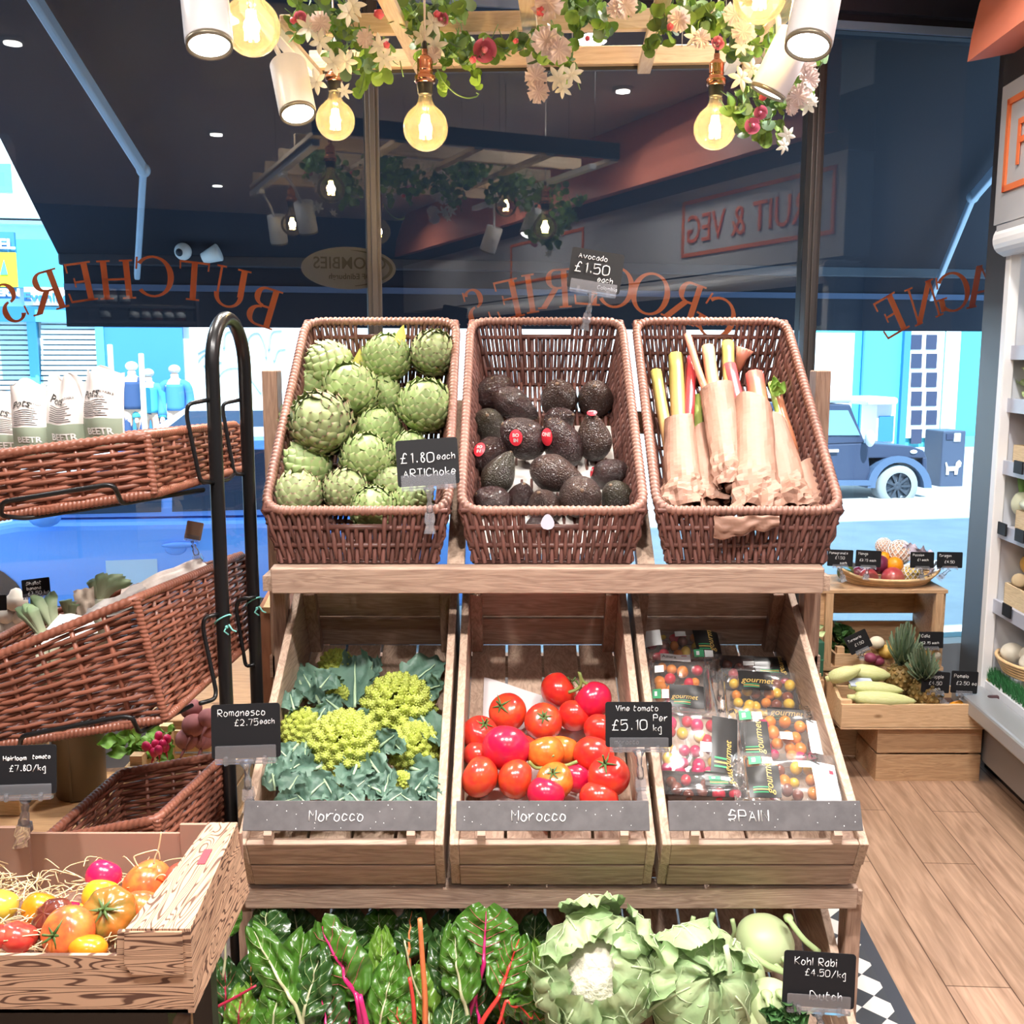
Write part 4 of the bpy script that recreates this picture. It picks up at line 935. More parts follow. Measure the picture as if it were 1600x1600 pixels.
for a in ((14, 668, 62, 104, 2.02, .25, 'white and green paper crisp bag cut off by the left picture edge', .3), (52, 655, 56, 116, 1.97, .1, 'white and green paper crisp bag, second from the left picture edge', -.1), (108, 650, 66, 122, 1.96, -.05, 'white and green paper crisp bag in the middle of the row', -.2), (140, 648, 44, 112, 2.06, .3, 'paper crisp bag mostly hidden behind the two at the right of the row', .2), (165, 640, 66, 124, 1.95, -.15, 'white and green paper crisp bag at the right end of the row', .25)): crispbag(*a)

# leeks and paper bags in the middle basket
leekm = tipmat('leek_green', (.56, .62, .42), (.22, .32, .17), .5, .1, .7)
def leek(label, base, tips, Y):
    b = at(*base, Y); t = thing('leek', label, 'leek', b, 'leeks in the wicker basket')
    obj('shaft', MB().tube([b+V((0, 0, -.10)), b+V((0, 0, .005))], .012, 10), mat('leek_white', (.75, .78, .60), .5), t)
    for (x, y, dY) in tips:
        e = at(x, y, Y+dY); m_ = (b+e)/2+V((0, -.01, .015)); pp = crom([b, m_, e], 6); mb = MB(); n = len(pp); d = (e-b).normalized(); sd = d.cross(V((0, 1, 0))).normalized()
        def fn(u, v): 
            i = v*(n-1); a = pp[int(i)]; w = .014*(1-.75*max(0, v-.7)/.3)*(.7+.5*v); s = (u-.5)*2
            return a+sd*s*w+V((0, -1, 0))*-.010*abs(s)+V((0, 0, 0))
        mb.grid(fn, 4, n-1, True, lambda u, v: v); obj('leaf', mb, leekm, t)
leek('leek with broad green leaves beside the garlic', (64, 995), [(22, 952, .02), (34, 945, 0), (42, 948, -.01)], 1.93)
leek('leek with two long grey-green leaves', (82, 985), [(46, 932, .0), (60, 940, .03), (78, 925, .02)], 1.95)
leek('leek at the right of the price sign, only leaf tips showing', (107, 965), [(100, 938, 0), (112, 940, .02), (118, 944, .01)], 2.05)
leek('leek at the far end of the basket, leaves fanned to the right', (154, 940), [(140, 906, 0), (162, 896, 0), (180, 902, .02), (192, 900, .03), (204, 910, .03)], 2.15)
pbag = mat('white_paper', (.80, .76, .74), .7, bump=.2, bscale=18)
def papersheet(name, label, pts, Ys, m, group=None, txt=None):
    q = [at(x, y, Y) for (x, y), Y in zip(pts, Ys)]; c = (q[0]+q[2])/2; t = thing(name, label, 'bag', c, group); sd = rnd(0, 50); nn = (q[1]-q[0]).cross(q[3]-q[0]).normalized()
    mb = MB(); f = lambda u, v: bilin(q, u, v)+nn*(noise.noise(V((u*3, v*3, sd)))*.012)
    mb.grid(f, 12, 8); mb.grid(lambda u, v: f(1-u, v)-nn*.014, 12, 8); obj('paper', mb, m, t)
    if txt:
        src = fonttext(txt, .5, .0005, 0, .3); mm = MB().addall([f(.18+p.x*.5, .30+p.y*.8)+nn*-.0 + (V((0, -.0035, 0))) for p in src.v], src); obj('printing', mm, inkk, t)
papersheet('paper_bag', 'white printed paper bag leaning in the basket by the leeks', [(60, 1010), (150, 985), (140, 962), (92, 958)], [1.88, 1.90, 1.92, 1.92], pbag, None, 'P')
papersheet('paper_bag', 'white paper bag lying along the far rim of the deep basket', [(132, 965), (235, 930), (222, 912), (136, 950)], [2.0, 2.05, 2.1, 2.06], pbag)
papersheet('paper_bag', 'crumpled brown-printed bag standing between the leeks', [(122, 965), (150, 958), (146, 916), (114, 924)], [2.08, 2.1, 2.14, 2.12], mat('cream_paper', (.62, .52, .42), .7, bump=.3, bscale=40))
papersheet('paper_bag', 'pale paper bags at the far right end of the deep basket', [(186, 945), (325, 885), (310, 872), (190, 918)], [2.25, 2.4, 2.42, 2.3], mat('grey_paper', (.60, .52, .48), .7, bump=.3, bscale=30))

def slatcrate(name, label, x0, x1, y0, y1, z0, z1, m, gap=True, post=.03, group=None, rows=2):
    t = thing(name, label, 'crate', ((x0+x1)/2, (y0+y1)/2, z0), group); h = (z1-z0)/rows
    for r_ in range(rows):
        a, b = z0+r_*h+.004, z0+(r_+1)*h-.004
        for nm, bb in (('front_slat', (x0, x1, y0, y0+.010)), ('back_slat', (x0, x1, y1-.010, y1)), ('side_slat', (x0, x0+.010, y0+.01, y1-.01)), ('side_slat', (x1-.010, x1, y0+.01, y1-.01))): obj(nm, MB().bx(*bb, a, b), m, t, bevel=.001)
    for x in (x0+.011, x1-.011-post):
        for y in (y0+.011, y1-.011-post): obj('corner_post', MB().bx(x, x+post, y, y+post, z0, z1+.02), m, t)
    obj('base', MB().bx(x0, x1, y0, y1, z0-.004, z0+.004), m, t); return t
# ================================================================ window bench and what stands on it
oak = wood('oak_bench', (.62, .38, .20), (.45, .26, .13), 0, .8); oaks = wood('brown_panel', (.36, .17, .10), (.28, .13, .08), 2, .8); light = wood('light_poplar', (.78, .56, .32), (.62, .42, .22), 0, 1.2)
t = thing('window_bench', 'long wooden bench under the window with a brown end panel', 'bench', (-1.3, 3.2, 0))
obj('end_panel', MB().prism([V((-.66, 2.72, 0)), V((-.66, 3.60, 0)), V((-.66, 3.60, 1.10)), V((-.66, 2.72, .93))], (-.03, 0, 0)), oaks, t)
obj('top', MB().prism([V((-2.4, 2.72, .58)), V((-.69, 2.72, .58)), V((-.69, 3.60, .58)), V((-2.4, 3.55, .58))], (0, 0, .03)), oak, t, bevel=.003)
obj('edge_strip', MB().bar((-.655, 2.71, .925), (-.655, 3.60, 1.125), .04, .018), light, t)
mb = MB(); mb.bx(-.662, -.655, 2.74, 3.5, .80, .84); obj('orange_strip', mb, mat('orange_edge', (.75, .25, .05), .5), t)
t = thing('counter', 'low light wooden counter behind the empty wicker basket', 'counter', (-1.3, 2.4, 0))
obj('top', MB().bx(-2.2, -.68, 2.16, 2.70, .44, .47), oak, t, bevel=.003)
for x, y in ((-.72, 2.2), (-.72, 2.66), (-1.6, 2.2), (-1.6, 2.66)): obj('leg', MB().bx(x-.025, x+.025, y-.025, y+.025, 0, .44), oak, t)
p = atz(128, 1238, .471); k = depth(p)/1600
t = thing('metal_tub', 'grey-brown metal tub with a side seam on the light counter', 'tub', p)
obj('body', MB().lathe([(0, 0), (36*k, 0), (37*k, .003), (39*k, .24), (40*k, .245), (38.5*k, .245), (36*k, .01), (0, .01)], 32, Matrix.Translation(p)), mat('khaki_metal', (.17, .14, .10), .45, metal=.3), t)
obj('seam', MB().bx(p.x-.003, p.x+.003, p.y-38.5*k, p.y-36*k, p.z, p.z+.24), mat('khaki_metal', (0, 0, 0)), t)
pa = at(166, 1232, 2.42)
CB = .475
slatcrate('wooden_crate', 'small pale crate of radishes behind the empty basket', -.955, -.69, 2.40, 2.66, CB, CB+.135, light)
green = mat('radish_leaf', (.12, .26, .035), .5, noise_amt=.9, nscale=30); rad = mat('radish_pink', (.62, .02, .12), .3, coat=.3)
def leafgrid(base, tip, w, up, curl=.1, ruf=.15, nu=6, nv=8, sd=None, droop=0, shape=None):
    """a leaf blade from base to tip; up = its upper-side direction"""
    base, tip, up = V(base), V(tip), V(up); d = tip-base; L_ = d.length; d.normalize(); s = d.cross(up).normalized(); up = s.cross(d).normalized(); sd = rnd(0, 99) if sd is None else sd
    shape = shape or (lambda v: max(.06, sin(PI*min(1, v**.75*.97+.03))))
    def fn(u, v):
        a = (u-.5)*2; w_ = w*shape(v)
        return base+d*v*L_+s*a*w_+up*(-curl*w*(a*a)*-1+ruf*w*noise.noise(V((a*2.2+sd, v*5, sd)))*(.3+abs(a))-droop*L_*v*v)
    return MB().grid(fn, nu, nv, True, lambda u, v: abs(u-.5)*2)
t = thing('radish_bunch', 'bunch of bright pink radishes with green leaves in the pale crate', 'radishes', at(230, 1170, 2.5))
for (x, y) in ((248, 1150), (261, 1155), (243, 1163), (254, 1163), (238, 1170), (258, 1168), (248, 1172), (241, 1176), (228, 1166)):
    q = at(x, y, 2.46+rnd(-.03, .03)); mb = MB().ell(q, (.011, .011, .013), 12, 8); mb.tube([q, q+V((rnd(-.01, .01), -.01, -.03))], [.004, .0006], 5); obj('radish', mb, rad, t)
for i in range(26):
    x, y = rnd(180, 275), rnd(1140, 1180)
    q = at(x, y, 2.52+rnd(-.04, .05)); a = rnd(0, 6.28); obj('leaf', leafgrid(q, q+V((cos(a)*.055, -abs(sin(a))*.02, sin(a)*.03-.01)), .02, (0, -.6, .8), .3, .5), green, t)
beetm = mat('beetroot_skin', (.26, .10, .11), .75, noise_amt=.7, nscale=20)
for i, (x, y, r_, lb) in enumerate(((303, 1133, 19, 'largest pinkish beetroot with a root tail, behind the radishes'), (299, 1108, 17, 'beetroot at the top left of the pile behind the radishes'), (292, 1155, 18, 'beetroot touching the radish leaves'), (318, 1155, 17, 'beetroot at the lower right of the pile'), (325, 1122, 16, 'beetroot half hidden by the Romanesco sign, upper'), (326, 1140, 15, 'beetroot half hidden by the Romanesco sign, lower'))):
    q = at(x, y, 2.58+.03*(i % 2)); r_ *= depth(q)/1600
    t = thing('beetroot', lb, 'beetroot', q, 'beetroots behind the radish crate')
    obj('bulb', MB().ell(q, (r_, r_, r_*.95), 14, 10), beetm, t); obj('root', MB().tube([q+V((0, -r_*.7, -r_*.6)), q+V((-.01, -r_-.005, -r_-.012)), q+V((-.012, -r_, -r_-.03))], [.005, .002, .0008], 6), beetm, t)
# garlic, shallot sign and natural wicker basket on the bench, far left
t = thing('wicker_basket', 'low natural wicker basket of garlic at the left edge', 'basket', at(5, 1010, 2.5))
c = at(-6, 1012, 2.5); k = depth(c)/1600
mb = MB()
for i in range(9): mb.tube([c+V(((42+i*.8)*k*cos(a), (42+i*.8)*k*.8*sin(a), i*.0075-.005)) for a in [2*PI*j/40 for j in range(40)]], .0045, 6, closed=True)
obj('weave', mb, wk_pale, t)
obj('tray', MB().box(c+V((0, 0, -.014)), (.16, .14, .012)), light, t)
slatcrate('wooden_crate', 'upended pale crate under the natural wicker basket, left edge', c.x-.16, c.x+.07, c.y-.08, c.y+.10, .475, c.z-.045, light, rows=4)
garl = mat('garlic_skin', (.85, .82, .76), .6)
for x, y, r_, lb in ((26, 940, 17, 'large white garlic bulb at the top of the pile by the left edge'), (12, 962, 15, 'white garlic bulb under the largest one'), (34, 965, 14, 'white garlic bulb against the leek'), (20, 980, 13, 'white garlic bulb resting on the wicker rim'), (2, 985, 13, 'white garlic bulb cut by the left picture edge')):
    q = at(x, y, 2.45); r_ *= depth(q)/1600
    tag(obj('garlic_bulb', MB().ell(q, (r_, r_, r_*.9), 16, 10, None, lambda n: 1+.05*cos(5*math.atan2(n.y, n.x))*(1-n.z*n.z)+(.45*max(0, n.z-.8)/.2)), garl), lb, 'garlic', 'garlic bulbs at the left')
price_sign('small dark sign for banana shallots among the leeks', 56, 918, 44, 28, 2.3, 7, [('Shallot', .16, .66, .20), ('banana', .18, .40, .18), ('£3.50 kg', .2, .1, .2)], None, None, .2)
price_sign('small dark sign cut off by the left picture edge beside the garlic', 0, 942, 20, 24, 2.4, 3, [], None, None, 0)
p = at(304, 827, 2.62)
bc = price_sign('blank brown card sign in a clear clip above the deep basket', 303, 829, 26, 28, 2.42, -10, [], (314, 885), 2.42, .25)
bc.children[0].data.materials[0] = mat('brown_card', (.35, .22, .15), .7)

# ================================================================ cardboard box of heirloom tomatoes
kraft = mat('brown_cardboard', (.31, .18, .13), .8)
wg = bpy.data.materials.new('woodgrain_print'); wg.use_nodes = True; nt = wg.node_tree; N = nt.nodes; L = nt.links; b = N['Principled BSDF']; b.inputs['Roughness'].default_value = .75
tc = N.new('ShaderNodeTexCoord'); mp = N.new('ShaderNodeMapping'); mp.inputs['Scale'].default_value = (1.2, 1.2, 13); L.new(tc.outputs['Object'], mp.inputs[0])
nz = N.new('ShaderNodeTexNoise'); nz.inputs['Scale'].default_value = 3.2; nz.inputs['Detail'].default_value = 1.0; nz.inputs['Distortion'].default_value = .5; L.new(mp.outputs[0], nz.inputs['Vector'])
mu = N.new('ShaderNodeMath'); mu.operation = 'MULTIPLY'; mu.inputs[1].default_value = 21; L.new(nz.outputs['Fac'], mu.inputs[0])
fr = N.new('ShaderNodeMath'); fr.operation = 'FRACT'; L.new(mu.outputs[0], fr.inputs[0])
rp = N.new('ShaderNodeValToRGB'); e = rp.color_ramp.elements; e[0].position = .20; e[1].position = .30; e[0].color = (.10, .045, .028, 1); e[1].color = (.50, .31, .20, 1); x = e.new(.92); x.color = (.50, .31, .20, 1); x = e.new(1.0); x.color = (.10, .045, .028, 1)
L.new(fr.outputs[0], rp.inputs[0]); L.new(rp.outputs[0], b.inputs['Base Color'])
x0, x1, y0, y1, zb_, zl, zt = -.86, -.418, 1.212, 1.515, .765, .845, .878
bx_ = thing('cardboard_box', 'cardboard tray with printed wood grain holding heirloom tomatoes', 'box', ((x0+x1)/2, (y0+y1)/2, zb_))
obj('front_wall', MB().prism([V((x0, y0, zb_)), V((x1, y0, zb_)), V((x1, y0, zt)), V((x1-.085, y0, zt)), V((x1-.088, y0, zl)), V((x0, y0, zl))], (0, .006, 0)), wg, bx_)
obj('front_flap', MB().prism([V((x1-.002, y0-.003, zb_+.055)), V((x1-.002, y0-.003, zt+.001)), V((x1-.075, y0-.003, zt+.001)), V((x1-.078, y0-.003, zb_+.07)), V((x1-.068, y0-.003, zb_+.055))], (0, .003, 0)), wg, bx_)
obj('side_wall', MB().prism([V((x1, y0, zb_)), V((x1-.006, y1, zb_)), V((x1-.02, y1, zt)), V((x1, y0, zt))], (.008, 0, 0)), wg, bx_)
wg2 = wg.copy(); wg2.node_tree.nodes['Mapping'].inputs['Scale'].default_value = (13, 1.8, 1.6)
obj('rim_flap', MB().prism([V((x1-.075, y0, zt)), V((x1+.008, y0, zt)), V((x1-.012, y1, zt)), V((x1-.058, y1, zt)), V((x1-.062, y0+.17, zt))], (0, 0, .004)), wg2, bx_)
obj('back_wall', MB().bx(x0, x1-.005, y1-.006, y1, zb_, zt-.012), kraft, bx_)
obj('back_flap', MB().bx(x1-.10, x1-.012, y1-.009, y1-.002, zb_, zt+.004), kraft, bx_); obj('back_flap', MB().bx(x0, x1-.335, y1-.012, y1-.004, zb_, zt), kraft, bx_)
obj('base', MB().bx(x0, x1, y0, y1, zb_, zb_+.005), kraft, bx_)
obj('handle_slot', MB().box((x1-.030, y0+.19, zt+.0046), (.012, .045, .001), rotz(.05)), mat('slot_red', (.25, .03, .05), .6), bx_)
t = thing('metal_table', 'black metal stand under the cardboard tray', 'table', ((x0+x1)/2, (y0+y1)/2, 0))
obj('top', MB().bx(x0-.05, x1-.03, y0+.01, y1-.01, zb_-.03, zb_-.005), blk, t)
for x, y in ((x1-.06, y0+.05), (x1-.06, y1-.05), (x0+.05, y0+.05), (x0+.05, y1-.05)): obj('leg', MB().bx(x-.015, x+.015, y-.015, y+.015, 0, zb_-.03), blk, t)
straw = mat('straw', (.70, .52, .30), .7, island=.3)
mb = MB()
for i in range(420):
    a = rnd(0, 6.28); c = V((rnd(x0+.02, x1-.11), rnd(y0+.06, y1-.02), zb_+.02+rnd(0, .045))); l = rnd(.02, .06); d = V((cos(a), sin(a), rnd(-.25, .35)))*l/2; b_ = V((rnd(-.01, .01), rnd(-.01, .01), rnd(0, .012)))
    mb.tube(crom([c-d, c+b_, c+d], 3), .0009, 4)
tag(obj('straw_bedding', mb, straw), 'loose shredded straw bedding under the heirloom tomatoes', 'straw', kind='stuff')
mb = MB(); 
for pts in ([(250, 1345), (247, 1330), (235, 1330), (212, 1337), (210, 1342), (216, 1355)], [(252, 1300), (248, 1325), (243, 1338), (240, 1350)], [(262, 1402), (268, 1385), (258, 1368), (246, 1370), (236, 1388)], [(0, 1373), (48, 1368)], [(285, 1345), (300, 1338), (310, 1346)]):
    mb.tube(crom([at(x, y, 1.42-.001*i) for i, (x, y) in enumerate(pts)], 5), .0012, 5)
tag(obj('straw_strands', mb, straw), 'long curled straw strands standing up over the heirloom tomatoes', 'straw', kind='stuff')
# ================================================================ artichokes
artm = tipmat('artichoke_green', (.30, .40, .155), (.40, .36, .20), .5, .55, 1.0, nscale=30)
artp = tipmat('artichoke_purplish', (.31, .37, .17), (.25, .13, .11), .5, .6, 1.0, nscale=30)
def artichoke_mesh(seed, m, n=105, el=1.0):
    random.seed(seed); mb = MB()
    mb.ell((0, 0, 0), (.9, .9, .92*el), 18, 12)
    mb.tip = [0.0]*len(mb.v)
    for i in range(n):
        f = i/(n-1); th0 = math.acos(1-2*(.985-.955*f)) if True else 0
        ph = i*2.39996; wd = .52*(1-.55*f**1.5); dl = (.62-.34*f)
        k1 = rnd(.96, 1.05); open_ = rnd(.02, .07)+.05*(1-f)*0
        def fn(u, v):
            a = (u-.5)*2; th = th0+.30*(1-f*.5)-dl*v*1.05; th = max(.04, min(PI-.03, th))
            w = wd*(1-v**3.2*.72)*(.75+.25*sin(PI*min(1, v+.2)))
            if v > .93: th += .05*(1-abs(a)**.7)*1.1
            tt = th; r = .94+.05*v+open_*v*v+.055*(1-a*a)*(.3+.7*v)-.02*abs(a)
            az = ph+a*w/max(.30, sin(tt)); p = V((sin(tt)*cos(az), sin(tt)*sin(az), cos(tt)*el))
            return p*r*k1
        mb.grid(fn, 6, 6, True, lambda u, v: v*v*(1 if v > .5 else .6))
    stem = MB().tube([(0, 0, -.85*el), (0, 0, -1.12*el)], [.28, .26], 10); stem.tip = [0]*len(stem.v); mb.merge(stem)
    random.seed(seed+100); return mesh('artichoke', mb, m)
AM = [artichoke_mesh(1, artm), artichoke_mesh(2, artm, 95, 1.08), artichoke_mesh(3, artp, 105)]
def solid(name, me, c, R, r, label, cat, group):
    o = bpy.data.objects.new(name, me); COL.objects.link(o); s = (r, r, r) if isinstance(r, (int, float)) else r
    o.matrix_world = Matrix.Translation(c) @ R.to_4x4() @ Matrix.Diagonal((*s, 1)); return tag(o, label, cat, group)
def inb(px, py, rpx, p0, n, lift=0, ymax=None, k0=2.5):
    r = rpx*k0/1600
    for _ in range(3):
        c = on(px, py, p0+n*(r*.92+lift), n)
        if ymax and c.y > ymax-r: c = at(px, py, ymax-r)
        r = rpx*depth(c)/1600
    return c, r
for px, py, r, mi, ax, lift, lb in (
    (515, 572, 40, 1, (-.9, -.3, .35), .0, 'artichoke lying on its side at the top left corner of the basket'), (604, 560, 41, 0, (.1, -.35, .9), .0, 'artichoke at the back in the middle, under the yellow leaf tip'), (677, 552, 38, 2, (.2, -.65, .7), .0, 'artichoke in the top right corner of the basket'),
    (487, 602, 35, 0, (-.3, -.3, .9), .0, 'artichoke against the left side, second from the top'), (597, 620, 33, 1, (.4, -.1, .9), .0, 'artichoke wedged behind the central one'), (547, 610, 46, 0, (-.15, -.45, .85), .05, 'large artichoke near the middle, above the biggest left one'),
    (664, 634, 45, 0, (.05, -.5, .9), .04, 'large upright artichoke against the right side'), (470, 655, 34, 1, (-.4, -.3, .8), .0, 'artichoke mostly hidden behind the biggest left one'), (592, 672, 39, 0, (.1, -.4, .9), .01, 'artichoke in the centre of the basket, above the price sign level'),
    (503, 661, 53, 2, (-.25, -.75, .6), .065, 'biggest artichoke, browned, on top of the pile at the left'), (478, 727, 41, 1, (-.6, -.2, .6), .0, 'pale artichoke at the left in the shade of the biggest one'), (572, 716, 43, 0, (.2, -.5, .85), .03, 'artichoke left of the price sign'),
    (640, 705, 32, 1, (.3, -.4, .8), .0, 'artichoke hidden behind the price sign'), (466, 774, 41, 2, (.05, -.1, 1), .01, 'purplish artichoke in the front left corner'), (541, 767, 39, 2, (.35, -.5, .75), .01, 'purplish artichoke second from the left in the front row'),
    (612, 757, 33, 2, (.2, -.3, .9), .0, 'artichoke behind the front middle one'), (584, 795, 40, 0, (.05, -.7, .7), .0, 'artichoke in the front middle showing through the handle hole'), (645, 785, 33, 1, (.8, -.2, .45), .0, 'small artichoke lying by the sign clip in front')):
    c, rr = inb(px, py, r, BP0, BPn, lift, 2.80)
    R = frame_to(ax) @ rotz(rnd(0, 6)); solid('artichoke', AM[mi], c, R, rr*.94, lb, 'artichoke', 'artichokes in the basket')
yl = mat('yellow_leaf', (.66, .62, .14), .5, trans=.2)
for i, (a, b, lb) in enumerate((((558, 585), (562, 545), 'pale yellow leaf tip standing up behind the top left artichoke'), ((622, 540), (630, 508), 'yellow leaf tip above the back middle artichoke'))):
    tag(obj('leaf_tip', leafgrid(at(*a, 2.70), at(*b, 2.72), .014, (.3, -1, .2), .3, .1, 4, 8), yl), lb, 'leaf')

# ================================================================ avocados
avm = [mat('avocado_skin', (.024, .009, .009), .26, col2=(.034, .012, .012), nscale=1.5, bump=.9, bscale=11, coat=.15), mat('avocado_skin_brown', (.042, .018, .012), .28, col2=(.026, .012, .010), nscale=1.5, bump=.9, bscale=12, coat=.1), mat('avocado_skin_green', (.026, .022, .010), .28, col2=(.020, .012, .009), nscale=1.5, bump=.8, bscale=12, coat=.1)]
def avo_prof(n=18, L_=1.32, neck=.30):
    P_ = []
    for i in range(n+1):
        t = PI*i/n; z = -cos(t)*L_; r = sin(t)*(1-neck*max(0, (z/L_+.25))**1.0*.75); P_.append((max(r, 0), z))
    return P_
avmesh = []
for i, m_ in enumerate(avm):
    for nk in (.25, .55): avmesh.append(mesh('avocado', MB().lathe(avo_prof(neck=nk), 22, None, lambda r, z, t: (r*(1+.03*noise.noise(V((cos(t)*1.7, sin(t)*1.7, z*1.7+i)))), z)), m_))
nub = mat('stalk_end', (.12, .07, .04), .8); stick = mat('red_sticker', (.70, .03, .05), .35); stickw = mat('white_print', (.85, .85, .82), .6)
def avocado(px, py, la, lb_, ang, k, lean, lift, label, sticker=None):
    la, lb_ = la*1.1, lb_*1.12
    c, rr = inb(px, py, lb_, BP0, BPn, lift, 2.79); a = math.radians(ang); l = math.radians(lean)
    ax = V((cos(a)*cos(l), -sin(l), sin(a)*cos(l))); R = frame_to(ax) @ rotz(rnd(0, 6)); zs = max(.85, min(1.12, la/lb_/1.32*(1 if abs(lean) < 40 else 1.1)))
    o = bpy.data.objects.new('avocado', avmesh[k]); COL.objects.link(o); s = (rr, rr, rr*zs); o.matrix_world = Matrix.Translation(c) @ R.to_4x4() @ Matrix.Diagonal((*s, 1)); tag(o, label, 'avocado', 'avocados in the basket')
    n_ = bpy.data.objects.new('stalk_end', NUB); COL.objects.link(n_); n_.parent = o; n_.location = (0, 0, 1.30)
    if sticker:
        sx, sy, sr, tx = sticker; d = ray(sx, sy).normalized(); cc = V((0, 0, CAMZ)); Mi = o.matrix_world.inverted(); lo = Mi @ cc; ld = (Mi.to_3x3() @ d); A = MB().v
        # first hit of the view line with the fruit's own surface (unit pear approximated as an ellipsoid), then a patch laid on it
        ez = 1.32; q0 = V((lo.x, lo.y, lo.z/ez)); qd = V((ld.x, ld.y, ld.z/ez)); b_ = q0.dot(qd); cq = q0.dot(q0)-1; disc = b_*b_-qd.dot(qd)*cq
        if disc < 0: return o
        tt = (-b_-math.sqrt(disc))/qd.dot(qd); q = q0+qd*tt; q.z *= ez; w = o.matrix_world @ q
        nn = (o.matrix_world.to_3x3().inverted().transposed() @ V((q.x, q.y, q.z/ez**2))).normalized(); ex = nn.cross(V((0, 0, 1))).normalized()*-1; ey = nn.cross(ex)
        if ey.z < 0: ex, ey = -ex, -ey
        rs = sr*depth(w)/1600
        def sp(x, y, h): p_ = w+ex*x+ey*y; dd = (x*x+y*y)/(2*rr); return p_-nn*(dd-h)
        mb = MB(); ring = [[sp(rs*.8*f*cos(2*PI*j/20), rs*f*sin(2*PI*j/20), .0022) for j in range(20)] for f in (.02, .35, .7, 1)]
        vs = [p_ for g in ring for p_ in g]; mb.add(vs, [(i*20+j, i*20+(j+1) % 20, (i+1)*20+(j+1) % 20, (i+1)*20+j) for i in range(3) for j in range(20)]+[tuple(range(20))], True)
        Mi = o.matrix_world.inverted(); st_ = obj('sticker', MB().addall([Mi @ p_ for p_ in mb.v], mb), stick, o, local=True)
        src = MB()
        for li, wd in enumerate(tx): g = fonttext(wd, rs*.42, .0002, .0006); ww = max(p_.x for p_ in g.v); src.addall([V((p_.x-ww/2, p_.y+(.12-li*.62)*rs*1.0, 0)) for p_ in g.v], g)
        obj('lettering', MB().addall([Mi @ sp(p_.x, p_.y, .0028) for p_ in src.v], src), stickw, st_, local=True)
    return o
NUB = mesh('stalk_end', MB().ell((0, 0, 0), (.10, .10, .05), 8, 6), nub)
for a in ((771, 614, 33, 25, 205, 0, 20, .0, 'dark avocado in the back left corner of the basket'), (806, 634, 42, 24, -28, 1, 5, .012, 'long avocado lying across the back row, neck to the right'), (873, 622, 30, 27, 100, 2, 50, .0, 'round greenish avocado in the middle of the back row'), (930, 622, 29, 26, 100, 2, 55, .0, 'avocado in the back right corner of the basket'),
    (762, 664, 28, 25, 90, 4, 60, .0, 'round olive avocado against the left side'), (876, 657, 27, 22, 30, 1, 50, .0, 'avocado behind the one with the ONE sticker'), (817, 684, 37, 30, 145, 0, 15, .03, 'big dark avocado in the centre with a red round sticker', (806, 684, 13, ('BO', 'IN'))), (878, 692, 40, 28, 118, 0, 15, .025, 'dark red avocado with the red ONE sticker', (854, 683, 14, ('ONE',))),
    (927, 682, 36, 27, 98, 3, 10, .025, 'upright pear-shaped avocado on the right with a sticker at its tip', (925, 645, 10, ('RIPE',))), (765, 711, 32, 26, 200, 0, 30, .005, 'avocado at the left edge with a red sticker', (749, 702, 12, ('BO', 'IN'))), (781, 739, 35, 25, 62, 5, 5, .022, 'long green-brown avocado leaning up to the right, left of the gap'),
    (872, 742, 43, 28, -18, 3, 8, .02, 'large brown avocado lying with its neck to the right'), (953, 740, 30, 22, 25, 0, 30, .0, 'avocado by the right side with a small sticker', (925, 737, 8, ('ONE',))), (770, 784, 31, 24, 150, 0, 30, .0, 'reddish avocado in the front left corner'), (815, 776, 25, 22, 80, 1, 40, .0, 'small avocado between the two in the front row'),
    (849, 789, 32, 26, 110, 3, 50, .0, 'brown avocado in the front row behind the rim'), (907, 775, 33, 31, 90, 2, 70, .015, 'large round avocado end-on in the front row'), (965, 778, 29, 25, 120, 4, 40, .0, 'greenish avocado in the front right corner'), (848, 824, 26, 20, 10, 1, 20, -.02, 'avocado seen through the handle hole of its basket')): avocado(*a)
linm = mat('white_liner_paper', (.74, .70, .66), .7, bump=.1, bscale=12)
def liner(name, label, x, hw, p0, d, n, L0, L1, m, sd=3, amp=.006, cut=0):
    t0 = V((x, p0.y, p0.z))
    f = lambda u, v: t0+d*(L0+(L1-L0)*v-cut*u*v)+V(((u-.5)*2*hw, 0, 0))+n*(.007+amp*noise.noise(V((u*3, v*4, sd))))
    mb = MB(); mb.grid(f, 14, 18); return tag(obj(name, mb, m), label, 'paper')
liner('paper_liner', 'white paper sheet lining the avocado basket', BX[1], .165, BP0, BPd, BPn, .02, .47, linm)
tg = V((BX[1]-.012, 2.272, 1.238)); mb = MB(); mb.prism([tg+V((.015*cos(a)*(1-.3*sin(a)), 0, .018*sin(a))) for a in [2*PI*i/12 for i in range(12)]], (0, -.001, 0)); tag(obj('paper_tag', mb, mat('lilac_paper', (.62, .58, .68), .6)), 'small pale paper tag hanging under the front rim of the avocado basket', 'tag')

